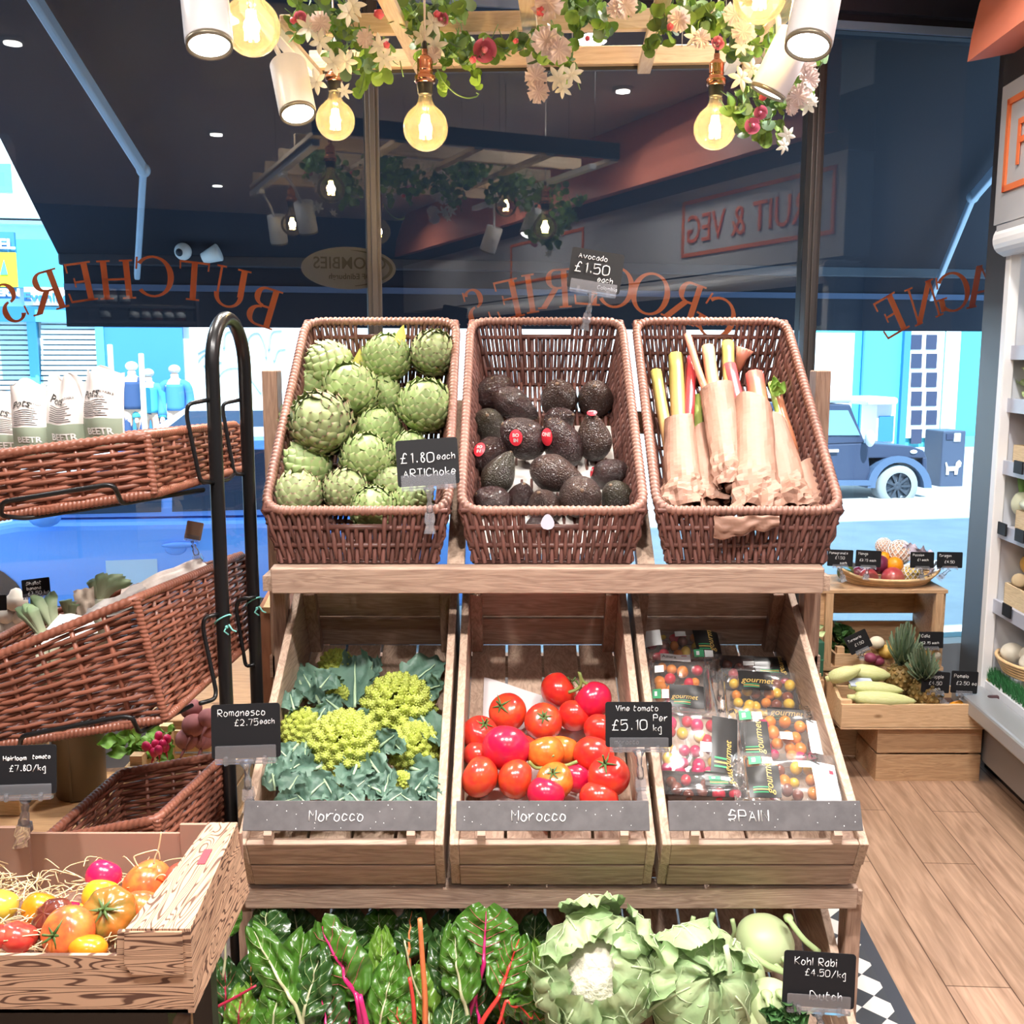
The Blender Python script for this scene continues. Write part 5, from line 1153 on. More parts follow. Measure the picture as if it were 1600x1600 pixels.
# ================================================================ rhubarb in brown paper
kp = mat('brown_wrapping_paper', (.275, .145, .10), .62, bump=.35, bscale=16)
def stalkm(name, c1, c2): return tipmat(name, c1, c2, .35, .15, .9, coat=.2)
SK = {'y': stalkm('rhubarb_yellow', (.56, .30, .14), (.40, .35, .09)), 't': stalkm('rhubarb_tan', (.62, .28, .16), (.58, .36, .20)), 'p': stalkm('rhubarb_pink', (.55, .22, .12), (.66, .24, .17)), 'r': stalkm('rhubarb_red', (.62, .05, .06), (.60, .06, .07)), 'm': stalkm('rhubarb_mixed', (.60, .38, .14), (.62, .10, .08)), 'b': stalkm('rhubarb_brown', (.40, .14, .07), (.45, .18, .10)), 'g': stalkm('rhubarb_green', (.45, .50, .14), (.35, .48, .12))}
def rplane(px, py, h): 
    c = on(px, py, BP0+BPn*h, BPn); return c if c.y < 2.78 else at(px, py, 2.78)
def rhubarb(label, bot_, top_, w0, w1, h, stalks):
    b, t_ = rplane(bot_[0], bot_[1]+12, h), rplane(*top_, h+.02); w0 *= 1.1; w1 *= 1.1; k = depth(b)/1600; ax = (t_-b); L_ = ax.length; F = frame_to(ax, (1, 0, 0)); t = thing('rhubarb_bunch', label, 'rhubarb', b, 'rhubarb bunches in brown paper'); sd = rnd(0, 99)
    def fn(u, v, off=0):
        a = 2*PI*u; r = ((w0*(1-v)+w1*v)/2*k)*(1-.12*(max(0, .10-v)/.10)); cr = max(0, .38-v)/.38
        n1 = noise.noise(V((cos(a)*1.8+sd, sin(a)*1.8, v*5))); n2 = noise.noise(V((cos(a)*3+sd, sin(a)*3, v*11)))
        q = r*(1+.06*n1+.05*abs(n2)+cr*(.75*abs(n2)+.45*n1-.12))-off; z = v*L_*(1+.0)+(.018*sin(a+sd) if v > .97 else 0)
        return b+F @ V((q*cos(a), q*sin(a)*.72, z))
    mb = MB(); mb.grid(lambda u, v: fn(u, v), 30, 34, False); mb.grid(lambda u, v: fn(1-u, v, .0025), 30, 34, False); mb.tube([fn(0, 0)*.5+fn(.5, 0)*.5, b+F @ V((0, 0, .02))], w0*.24*k, 10)
    obj('paper_wrap', mb, kp, t)
    for (x0, y0, x1, y1, r_, c_) in stalks:
        p0, p1 = rplane(x0, y0, h), rplane(x1, y1, h+.015); r_ *= k; dd = p1-p0; p0 = p0-dd.normalized()*.10
        pts = [p0+(p1-p0)*i/7+V((0, 0, .004*sin(i))) for i in range(8)]
        mb = MB().tube(pts, [r_*(1.05-.05*i/7) for i in range(8)], 16, tips=[i/7 for i in range(8)], squash=.8, twist=lambda i, a, q: q*(1+.05*cos(8*a)))
        obj('stalk', mb, SK[c_], t)
    return t
rhubarb('rhubarb bunch at the left with thick yellow stalks', (1068, 788), (1061, 652), 62, 44, .045, [(1042, 680, 1025, 582, 10, 'y'), (1060, 650, 1056, 556, 12.5, 'y'), (1076, 660, 1081, 560, 8.5, 'r'), (1072, 650, 1076, 570, 6, 'p')])
rhubarb('small low rhubarb bunch between the left and middle ones', (1112, 780), (1094, 672), 56, 30, .03, [(1092, 670, 1091, 620, 8, 'g')])
rhubarb('rhubarb bunch in the middle with a long thin pink stalk leaning left', (1143, 752), (1119, 605), 46, 52, .075, [(1102, 610, 1074, 524, 6.5, 'p'), (1116, 610, 1106, 543, 11, 't')])
rhubarb('rhubarb bunch with a bright red stalk, standing highest in front', (1184, 792), (1177, 632), 66, 56, .08, [(1160, 650, 1140, 572, 11.5, 'r'), (1140, 605, 1137, 536, 10.5, 'y'), (1190, 650, 1179, 586, 15.5, 'm')])
rhubarb('rhubarb bunch at the right lying against the wicker side', (1240, 790), (1208, 660), 66, 40, .045, [(1222, 660, 1206, 600, 7, 'g'), (1230, 665, 1214, 610, 7, 'b')])
rhubarb('short rhubarb bunch squashed into the front right corner', (1275, 795), (1255, 730), 52, 40, .03, [])
t = thing('rhubarb_stalk', 'single rhubarb stalk end at the back with flared pink tip', 'rhubarb', rplane(1158, 560, .05))
obj('stalk', MB().tube([rplane(1150, 580, .05), rplane(1158, 560, .05), rplane(1164, 545, .05)], [.013, .015, .024], 14, tips=[0, .5, 1]), SK['p'], t)
rl = mat('rhubarb_leaf', (.20, .33, .06), .5, noise_amt=.6)
t = thing('rhubarb_leaf', 'curly green leaf stub beside the rightmost stalks', 'leaf', rplane(1212, 610, .06))
for i in range(5): q = rplane(1206+rnd(0, 10), 612+rnd(-8, 12), .07); obj('leaf', leafgrid(q, q+V((rnd(-.01, .02), -.01, rnd(.015, .04))), .014, (0, -1, .3), .4, .8), rl, t)
# brown paper poking out of the handle hole
c = V((BX[2]-.012, 2.268, 1.232)); mb = MB()
f = lambda u, v: c+V(((u-.5)*.145, -.012-.010*noise.noise(V((u*6, v*5, 2)))-.006*sin(PI*v), -(v*.05*(1-.5*u*u)-.022)+.012*noise.noise(V((u*4, v, 8)))))
mb.grid(f, 18, 8); mb.grid(lambda u, v: f(1-u, v)+V((0, .002, 0)), 18, 8); tag(obj('paper_sheet', mb, kp), 'crumpled brown paper poking through the handle hole of the rhubarb basket', 'paper')

# ================================================================ tomatoes in the middle crate
def tom_mesh(m, seed, ribs=0, flat=.9, depth_=.0):
    def fn(q):
        a = math.atan2(q.y, q.x); s = math.sqrt(max(0, 1-q.z*q.z)); return (1-.13*max(0, q.z-.75)/.25*1.0)*(1+.018*noise.noise(q*1.6+V((seed, 0, 0))))*(1-ribs*(.5+.5*cos((8 if ribs > .06 else 6)*a+seed))*(.35+.65*abs(q.z))*s**.5)
    return mesh('tomato', MB().ell((0, 0, 0), (1, 1, flat), 40 if ribs else 28, 20, None, fn), m)
def tomm(n, a, b): return mat(n, a, .22, col2=b, nscale=2.0, coat=.35, spec=.5)
TM = [tomm('tomato_red', (.62, .022, .022), (.68, .05, .02)), tomm('tomato_orange_red', (.68, .075, .02), (.66, .03, .025)), tomm('tomato_crimson', (.58, .008, .06), (.62, .02, .04)), tomm('tomato_orange', (.74, .20, .03), (.70, .10, .02))]
TMESH = [tom_mesh(m, i, 0) for i, m in enumerate(TM)]
cal = mat('tomato_calyx', (.06, .11, .025), .6, noise_amt=.6)
def calyx_mesh(n=6, L_=.55, stem=.45):
    mb = MB()
    for i in range(n):
        a = 2*PI*i/n+rnd(-.2, .2); d = V((cos(a), sin(a), 0)); l = L_*rnd(.7, 1.1)
        mb.tube([V((0, 0, .02))+d*.03, d*l*.5+V((0, 0, -.02)), d*l+V((0, 0, rnd(-.10, .12)))], [.07, .055, .008], 6, squash=.35)
    mb.tube([(0, 0, 0), (.02, .02, stem*.5), (.08, .03, stem)], [.06, .045, .05], 7); return mesh('calyx', mb, cal)
CALY = [calyx_mesh(), calyx_mesh(5, .6, .6), calyx_mesh(7, .45, .3)]
def tomato(px, py, rpx, k, ax, label, group, p0, n, lift, meshes, calyx=True, ymax=None, flat=(1, 1, 1), name='tomato', fixY=None, cat='tomato'):
    if fixY: c = at(px, py, fixY); r = rpx*depth(c)/1600
    else: c, r = inb(px, py, rpx, p0, n, lift, ymax, 2.3)
    R = frame_to(ax) @ rotz(rnd(0, 6)); o = solid(name, meshes[k], c, R, (r*flat[0], r*flat[1], r*flat[2]), label, cat, group)
    if calyx:
        d = bpy.data.objects.new('calyx', random.choice(CALY)); COL.objects.link(d); d.parent = o; d.location = (0, 0, .82)
    return o
def lift_t(py): return .012+.062*(py-1060)/180
TL = [(873, 1080, 27.5, 0, (.7, .1, .5), 1, 'shaded red vine tomato at the top of the pile'), (927, 1094, 27.5, 2, (-.6, .5, .5), 1, 'bright red tomato at the top right, hanging from the green vine'), (793, 1113, 27.5, 1, (-.4, -.6, .6), 1, 'orange-red tomato with its green star to the upper left, top left of the pile'), (849, 1128, 27, 1, (0, -.75, .6), 1, 'tomato with a green star and stalk facing forward, middle of the pile'),
    (897, 1118, 24, 0, (.2, .6, .6), 0, 'red tomato tucked under the two top right ones'), (750, 1147, 27, 0, (.3, -.4, .8), 1, 'red tomato against the left side of the crate'), (938, 1140, 24, 0, (.3, .5, .5), 0, 'red tomato half behind the Vine tomato sign'), (879, 1172, 24, 3, (.2, .4, .8), 0, 'orange tomato behind the orange one in the centre'), (748, 1180, 22, 0, (.2, .3, .8), 0, 'red tomato low behind the front left corner one'),
    (815, 1168, 22, 0, (.2, .5, .8), 0, 'dark red tomato behind the largest crimson one'), (791, 1169, 34.5, 2, (.2, .6, .5), 0, 'largest crimson tomato, smooth, on top at the left'), (852, 1176, 27.5, 3, (-.2, .3, .8), 0, 'smooth orange tomato in the centre with a vine below it'), (928, 1181, 30, 0, (.3, .5, .6), 0, 'red tomato at the right below the sign'),
    (749, 1214, 29, 1, (-.7, .2, .3), 0, 'red tomato in the front left corner behind the slate'), (806, 1217, 28, 1, (.9, -.2, -.1), 0, 'tomato second from the left in the front row'), (867, 1220, 27, 3, (-.15, -.55, .75), 1, 'orange tomato with a green star in the front row'), (901, 1216, 22, 2, (.4, .4, .5), 0, 'small crimson tomato right of the orange one in the front row'), (951, 1213, 30.5, 0, (-.25, -.35, .85), 1, 'big red tomato with a green star in the front right corner'), (853, 1241, 27, 2, (.3, .3, .8), 0, 'crimson tomato touching the slate, front middle'), (936, 1247, 28, 0, (.2, .3, .9), 0, 'red tomato peeping over the slate, front right')]
for px, py, r, k, ax, cl, lb in TL: tomato(px, py, r*1.11, k, ax, lb, 'vine tomatoes in the crate', CP0, CPn, lift_t(py)+(.03 if r > 30 or py in (1094, 1213, 1176) else .0), TMESH, bool(cl), 2.62)
vine = mat('tomato_vine', (.20, .26, .07), .6)
def vinething(label, px, Y, r=.004): 
    pts = crom([at(x, y, yy) for (x, y), yy in zip(px, Y)], 4); return tag(obj('vine_stem', MB().tube(pts, r, 7), vine), label, 'vine stem')
y_ = inb(927, 1094, 27, CP0, CPn, .05, 2.62, 2.3)[0].y
vinething('green vine stem joining the two tomatoes at the top right', [(888, 1082), (900, 1078), (908, 1069), (905, 1050), (910, 1064), (920, 1070)], [y_-.01]*6)
y_ = inb(852, 1176, 27, CP0, CPn, .08, 2.62, 2.3)[0].y-.045
vinething('dry vine stem lying across the orange tomatoes in the centre', [(826, 1190), (838, 1200), (862, 1198), (886, 1196), (902, 1190)], [y_]*5)
vinething('thin curl of vine above the dry stem in the centre', [(855, 1198), (858, 1186), (866, 1180)], [y_]*3, .0025)
liner('paper_liner', 'white paper sheet under the red tomatoes, its corner standing up at the back', XC[1]-.02, .13, CP0+CPn*.0, V((0, cos(TAU), sin(TAU))), CPn, .20, .60, mat('white_sheet', (.70, .64, .64), .5), 9, .004, .12)

# ================================================================ romanesco
rom_m = tipmat('romanesco_green', (.36, .43, .05), (.66, .70, .20), .55, .15, .9, bump=.2, bscale=200)  # floret bases coloured darker than the tips for contrast
def romanesco_mesh(seed, n=76, mini=40):
    random.seed(seed); mb = MB(); mb.ell((0, 0, -.15), (.82, .82, .62), 16, 10); mb.tip = [0.0]*len(mb.v)
    oct_v = [V((1, 0, 0)), V((0, 1, 0)), V((-1, 0, 0)), V((0, -1, 0)), V((0, 0, 1.3))]
    def cone(c, ax, r, h, m):
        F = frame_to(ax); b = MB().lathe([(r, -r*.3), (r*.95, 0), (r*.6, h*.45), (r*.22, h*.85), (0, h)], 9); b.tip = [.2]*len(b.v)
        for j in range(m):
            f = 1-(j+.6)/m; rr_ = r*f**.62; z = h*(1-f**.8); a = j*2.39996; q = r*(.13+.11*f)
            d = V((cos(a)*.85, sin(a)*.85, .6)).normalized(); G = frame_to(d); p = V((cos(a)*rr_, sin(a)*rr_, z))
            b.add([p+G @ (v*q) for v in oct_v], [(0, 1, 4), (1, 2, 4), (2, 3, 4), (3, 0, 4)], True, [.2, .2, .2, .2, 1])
        mb.addall([c+F @ p for p in b.v], b)
    for i in range(n):
        f = (i+.5)/n; th = math.acos(1-1.05*f)*1.05; ph = i*2.39996; s = .155+.09*f**.7
        d = V((sin(th)*cos(ph), sin(th)*sin(ph), cos(th)*.9+.15)); p = V((sin(th)*cos(ph)*.86, sin(th)*sin(ph)*.86, cos(th)*.75-.1+.2*(1-f)))
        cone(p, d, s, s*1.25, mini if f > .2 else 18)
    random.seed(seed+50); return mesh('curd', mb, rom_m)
RME = [romanesco_mesh(11), romanesco_mesh(12, 66, 36)]
rleaf = tipmat('romanesco_leaf', (.075, .15, .112), (.13, .23, .17), .5, .2, 1, trans=.1, bump=.25, bscale=60); rrib = mat('pale_rib', (.40, .53, .34), .5)
def bigleaf(t, base, tip, w, up, m, rib, ribr=.004, curl=.35, ruf=.45, droop=.0, nu=10, nv=12, shape=None, ribtop=.85, name='leaf'):
    """a leaf with its own pale midrib as a sub-part"""
    base, tip, up = V(base), V(tip), V(up); st_ = random.getstate(); sd = rnd(0, 99)
    o = obj(name, leafgrid(base, tip, w, up, curl, ruf, nu, nv, sd, droop, shape), m, t)
    d = tip-base; L_ = d.length; dn = d.normalized(); s = dn.cross(up).normalized(); u2 = s.cross(dn).normalized()
    pts = [base+dn*v*L_*ribtop+u2*(w*ruf*noise.noise(V((sd, v*ribtop*5, sd)))*.3-droop*L_*(v*ribtop)**2+ribr*.55) for v in [i/8 for i in range(9)]]
    obj('midrib', MB().tube(pts, [ribr*(1-.75*i/8) for i in range(9)], 6), rib, o); return o
def jag(v): return max(.08, (.30+.75*sin(PI*min(1, v*.92+.06)))*(1+.10*sin(v*34)+.06*sin(v*57)))
def rp(px, py, lift): 
    c = on(px, py, CP0+CPn*lift, CPn); return c if c.y < 2.6 else at(px, py, 2.6)
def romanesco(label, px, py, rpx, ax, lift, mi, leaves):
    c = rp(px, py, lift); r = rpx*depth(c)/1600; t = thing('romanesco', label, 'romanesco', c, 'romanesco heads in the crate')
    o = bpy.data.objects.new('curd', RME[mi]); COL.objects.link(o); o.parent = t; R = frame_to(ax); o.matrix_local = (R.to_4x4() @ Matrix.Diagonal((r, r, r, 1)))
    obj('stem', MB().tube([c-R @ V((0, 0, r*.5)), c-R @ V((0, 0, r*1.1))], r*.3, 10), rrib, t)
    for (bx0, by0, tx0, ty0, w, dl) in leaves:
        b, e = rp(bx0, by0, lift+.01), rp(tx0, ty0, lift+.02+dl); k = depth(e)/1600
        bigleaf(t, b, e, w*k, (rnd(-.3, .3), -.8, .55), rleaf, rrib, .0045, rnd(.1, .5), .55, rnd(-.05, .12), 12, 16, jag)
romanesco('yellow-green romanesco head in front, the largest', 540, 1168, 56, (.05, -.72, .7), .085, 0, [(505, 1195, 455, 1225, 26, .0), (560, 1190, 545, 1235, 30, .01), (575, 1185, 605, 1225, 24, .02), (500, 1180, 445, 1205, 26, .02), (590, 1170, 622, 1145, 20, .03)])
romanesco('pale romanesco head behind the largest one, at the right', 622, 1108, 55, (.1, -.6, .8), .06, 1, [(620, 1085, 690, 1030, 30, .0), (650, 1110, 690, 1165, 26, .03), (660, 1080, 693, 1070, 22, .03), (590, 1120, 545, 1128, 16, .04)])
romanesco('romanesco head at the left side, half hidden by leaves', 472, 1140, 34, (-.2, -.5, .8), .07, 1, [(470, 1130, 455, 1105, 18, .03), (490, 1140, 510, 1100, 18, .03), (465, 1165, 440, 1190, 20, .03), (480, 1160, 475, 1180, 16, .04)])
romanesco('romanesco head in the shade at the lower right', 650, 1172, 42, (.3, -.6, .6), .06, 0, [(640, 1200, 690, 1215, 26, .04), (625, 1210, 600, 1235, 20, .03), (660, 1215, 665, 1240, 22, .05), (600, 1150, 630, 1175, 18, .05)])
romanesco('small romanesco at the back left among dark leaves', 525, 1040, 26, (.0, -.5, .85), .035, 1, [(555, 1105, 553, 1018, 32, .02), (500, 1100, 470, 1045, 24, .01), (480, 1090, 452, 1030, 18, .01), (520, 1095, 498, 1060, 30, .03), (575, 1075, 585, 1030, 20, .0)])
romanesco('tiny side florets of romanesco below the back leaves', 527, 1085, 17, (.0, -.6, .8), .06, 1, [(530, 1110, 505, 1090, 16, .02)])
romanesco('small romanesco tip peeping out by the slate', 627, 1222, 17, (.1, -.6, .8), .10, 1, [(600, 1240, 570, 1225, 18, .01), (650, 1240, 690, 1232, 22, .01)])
t = thing('loose_leaves', 'loose blue-green brassica leaves lying along the front of the romanesco crate', 'leaves', rp(520, 1230, .1), kind=None)
for (a, b, c_, d, w) in ((430, 1258, 470, 1244, 16), (480, 1258, 455, 1232, 18), (520, 1258, 552, 1236, 18), (565, 1258, 540, 1232, 16), (600, 1258, 632, 1236, 18), (650, 1258, 622, 1238, 16), (690, 1255, 664, 1240, 16), (430, 1235, 422, 1180, 18), (445, 1245, 470, 1205, 22), (480, 1245, 520, 1210, 22), (505, 1215, 528, 1255, 14), (540, 1245, 575, 1215, 20), (600, 1245, 610, 1200, 18), (640, 1245, 672, 1205, 20), (455, 1190, 430, 1165, 15), (460, 1110, 452, 1080, 18), (500, 1075, 520, 1050, 22), (690, 1245, 660, 1225, 16), (420, 1225, 440, 1195, 14)):
    p0, p1 = rp(a, b, .118), rp(c_, d, .125); bigleaf(t, p0, p1, w*depth(p1)/1600, (rnd(-.4, .4), -.8, .5), rleaf, rrib, .003, .3, .6, .05, 10, 12, jag)

# ================================================================ packs of cherry tomatoes
film = clear('clear_film', (.97, .97, .97), .04, .12, 1.4, .05, (.9, .9, .9)); pblk = mat('dark_plastic_tray', (.06, .03, .035), .3); lab_w = mat('white_label', (.85, .85, .85), .4); lab_k = mat('black_label', (.02, .02, .02), .35); gold = mat('gold_print', (.62, .42, .12), .35); lgreen = mat('green_badge', (.05, .35, .15), .5); lred = mat('red_print', (.65, .05, .08), .5)
CH = [mat('cherry_red', (.60, .02, .05), .2, coat=.4), mat('cherry_orange', (.78, .25, .03), .2, coat=.4), mat('cherry_yellow', (.80, .50, .05), .2, coat=.4), mat('cherry_dark', (.20, .05, .03), .2, coat=.4), mat('cherry_magenta', (.62, .015, .12), .2, coat=.4)]
CHM = [mesh('cherry_tomato', MB().ell((0, 0, 0), 1, 16, 10), m) for m in CH]
def punnet(label, px, py, wpx, dpx, lift, yaw, tilt, mix, lay, seen, front=False):
    c = rp(px, py, lift); k = depth(c)/1600; w, d = wpx*k*1.10, dpx*k*1.5; h = .042
    R = Matrix.Rotation(TAU+math.radians(tilt), 3, 'X') @ rotz(math.radians(yaw))
    t = thing('tomato_pack', label, 'tomato pack', c, 'packs of cherry tomatoes'); P_ = lambda x, y, z: c+R @ V((x*w/2, y*d/2, z))
    def rr(f, z, n=5, cr=.22):
        o = []
        for sx, sy, a0 in ((1, 1, 0), (-1, 1, 90), (-1, -1, 180), (1, -1, 270)):
            for q in range(n): a = math.radians(a0+q*90/(n-1)); o.append(c+R @ V(((sx*(1-cr*d/w)+cr*d/w*cos(a))*w/2*f, (sy*(1-cr)+cr*sin(a))*d/2*f, z)))
        return o
    def loft(rings):
        m_ = len(rings[0]); mb = MB(); mb.add([p for r_ in rings for p in r_], [(i*m_+j, i*m_+(j+1) % m_, (i+1)*m_+(j+1) % m_, (i+1)*m_+j) for i in range(len(rings)-1) for j in range(m_)], True); return mb, m_
    mb, m_ = loft([rr(.86, -h), rr(.92, -h*.4), rr(.98, .0), rr(1.02, .002)]); mb.f.append(tuple(range(m_-1, -1, -1))); mb.sm.append(False); obj('tray', mb, pblk if lay != 'clear' else film, t)
    sd = rnd(0, 90); mb = MB()
    top_ = lambda u, v: c+R @ V(((u-.5)*w*1.04, (v-.5)*d*1.04, .012*(1-(2*u-1)**4)*(1-(2*v-1)**4)+.004*noise.noise(V((u*5, v*5, sd)))+.003))
    mb.grid(top_, 16, 12)
    for s in (-1, 1): mb.grid(lambda u, v: P_(s*(1.02+.26*u), (v-.5)*2.0, .004-.016*u+.016*noise.noise(V((u*4, v*7, sd+s)))), 6, 12)
    obj('film', mb, film, t)
    T = lambda u, v, z=.0012: top_(u, v)+R @ V((0, 0, z))
    def patch(nm, u0, v0, u1, v1, m, z=.001, par=None):
        b = MB(); b.grid(lambda u, v: T(u0+(u1-u0)*u, v0+(v1-v0)*v, z), 8, 6); return obj(nm, b, m, par or t)
    def print_(par, tx, u0, v0, hh, m, rot=0, bold=0, shear=0):
        g = fonttext(tx, 1, .0, bold, shear); o_ = MB(); ca, sa = cos(math.radians(rot)), sin(math.radians(rot))
        o_.addall([T(u0+(p.x*ca-p.y*sa)*hh, v0+(p.x*sa+p.y*ca)*hh*w/d, .0022) for p in g.v], g); obj('printing', o_, m, par)
    for item in seen:
        kind = item[0]
        if kind == 'band':
            _, u0, v0, u1, v1 = item; l = patch('black_label', u0, v0, u1, v1, lab_k); print_(l, 'gourmet', u0+.03 if u1-u0 > v1-v0 else u0+(u1-u0)*.75, v0+(v1-v0)*.35 if u1-u0 > v1-v0 else v0+.05, .085, gold, 0 if u1-u0 > v1-v0 else 90, 0, .3)
            for q in range(3): patch('text_line', u0+(u1-u0)*.12, v0+(v1-v0)*(.12+.07*q), u0+(u1-u0)*.6, v0+(v1-v0)*(.15+.07*q), gold if q % 2 else lgreen, .0018, l)
        elif kind == 'azura':
            _, u0, v0, u1, v1, ro = item; l = patch('white_label', u0, v0, u1, v1, lab_w, .0014); hh = (min(u1-u0, (v1-v0)*d/w))*.42
            print_(l, 'Azura', *((u0+.02, v0+.06) if not ro else (u0+(u1-u0)*.35, v0+(v1-v0)*.92)), hh, lab_k, ro); patch('petal', u0+(u1-u0)*.7, v0+(v1-v0)*.72, u0+(u1-u0)*.88, v0+(v1-v0)*.82, lred, .002, l)
        elif kind == 'badge':
            _, u0, v0 = item; l = patch('green_badge', u0, v0, u0+.13, v0+.16, lgreen, .0016); patch('badge_mark', u0+.03, v0+.04, u0+.07, v0+.12, lab_w, .0022, l); patch('white_square', u0+.14, v0, u0+.25, v0+.15, lab_w, .0016)
        elif kind == 'price': patch('white_sticker', item[1], item[2], item[1]+.14, item[2]+.13, lab_w, .0018)
    rt = .0135 if w > .12 else .012; nx, ny = max(3, int(w*.90/(rt*2.0))), max(2, int(d*.86/(rt*2.0)))
    for i in range(nx):
        for j in range(ny):
            r_ = rt*rnd(.85, 1.08); x = (i+.5+rnd(-.28, .28))/nx*2-1; y = (j+.5+rnd(-.28, .28))/ny*2-1
            if abs(x)*.9+abs(y)*.6 > 1.36: continue
            q = c+R @ V((x*w/2*.86, y*d/2*.80, -.010+rnd(-.004, .002))); o = bpy.data.objects.new('cherry_tomato', CHM[random.choice(mix)]); COL.objects.link(o); o.matrix_world = Matrix.Translation(q) @ Matrix.Rotation(rnd(0, 3), 4, 'X') @ Matrix.Diagonal((r_, r_, r_*rnd(1, 1.25), 1))
            tag(o, 'cherry tomato in the '+label.replace('clear-topped ', '').replace('pack of cherry tomatoes', 'pack').replace(', second from the front', ' behind the front one'), 'cherry tomato', 'cherry tomatoes in the '+label.split(',')[0])
    return t
punnet('clear-topped pack of cherry tomatoes at the very back left, in shade', 1064, 1003, 106, 44, .03, 3, 14, [0, 1, 3, 2], 'k', [('azura', .02, .35, .24, .98, 90), ('price', .42, .55), ('band', .66, .1, .98, .9), ('badge', .62, .02)])
punnet('clear-topped pack of cherry tomatoes at the left, under the shaded one', 1062, 1068, 86, 66, .05, -4, 16, [0, 1, 0, 1], 'clear', [('azura', .2, .84, .68, 1.0, 0), ('price', .1, .62), ('band', .32, .06, .86, .42), ('badge', .06, .18)])
punnet('clear-topped pack of cherry tomatoes at the back right, half covered', 1184, 1047, 104, 36, .04, -3, 6, [3, 0], 'k', [('band', .45, .2, .95, .8), ('price', .30, .5)])
punnet('clear-topped pack of yellow cherry tomatoes in the middle right', 1192, 1088, 108, 60, .06, -4, 14, [2, 1, 2, 3], 'clear', [('band', .2, .55, .62, .95), ('band', .52, .02, .98, .24)])
punnet('clear-topped pack of cherry tomatoes pushed down under the front left one', 1100, 1226, 116, 30, .10, -3, 4, [0, 3], 'k', [('band', .5, .3, .95, .9), ('badge', .55, .5)])
punnet('clear-topped pack of red cherry tomatoes at the front left, glinting', 1090, 1168, 108, 82, .115, -8, 22, [4, 0, 4, 2], 'clear', [('price', .52, .42), ('band', .66, .16, .99, .92), ('badge', .60, .03)])
punnet('clear-topped pack of orange cherry tomatoes at the right, second from the front', 1222, 1154, 122, 66, .09, -3, 14, [1, 1, 4, 1, 3], 'clear', [('band', .03, .12, .34, .72), ('badge', .04, .76), ('price', .46, .42), ('azura', .78, .22, 1.0, .78, 90)])
punnet('clear-topped pack of orange cherry tomatoes at the front right behind the slate', 1236, 1216, 128, 56, .125, -3, 10, [1, 2, 1, 4, 3], 'clear', [('band', .03, .05, .36, .66), ('badge', .06, .70), ('price', .58, .66), ('azura', .72, .02, .98, .78, 90)])

# ================================================================ heirloom tomatoes in the cardboard tray
HMat = {'mag': tomm('heirloom_magenta', (.58, .01, .10), (.62, .02, .08)), 'or': tomm('heirloom_orange_red', (.70, .10, .04), (.72, .24, .05)), 'yel': tomm('heirloom_yellow', (.80, .50, .02), (.74, .44, .03)), 'gb': tomm('heirloom_green_brown', (.20, .15, .03), (.46, .15, .03)), 'red': tomm('heirloom_red', (.62, .04, .035), (.66, .09, .05)), 'ora': tomm('heirloom_orange', (.78, .22, .01), (.80, .28, .02)), 'dk': tomm('heirloom_dark', (.16, .035, .02), (.09, .02, .015)), 'ly': tomm('heirloom_lemon', (.74, .58, .06), (.64, .48, .08))}
HM = {k: tom_mesh(m, 3+i, {'gb': .14, 'dk': .09, 'red': .05}.get(k, .015), .82 if k in ('gb', 'red') else .95) for i, (k, m) in enumerate(HMat.items())}
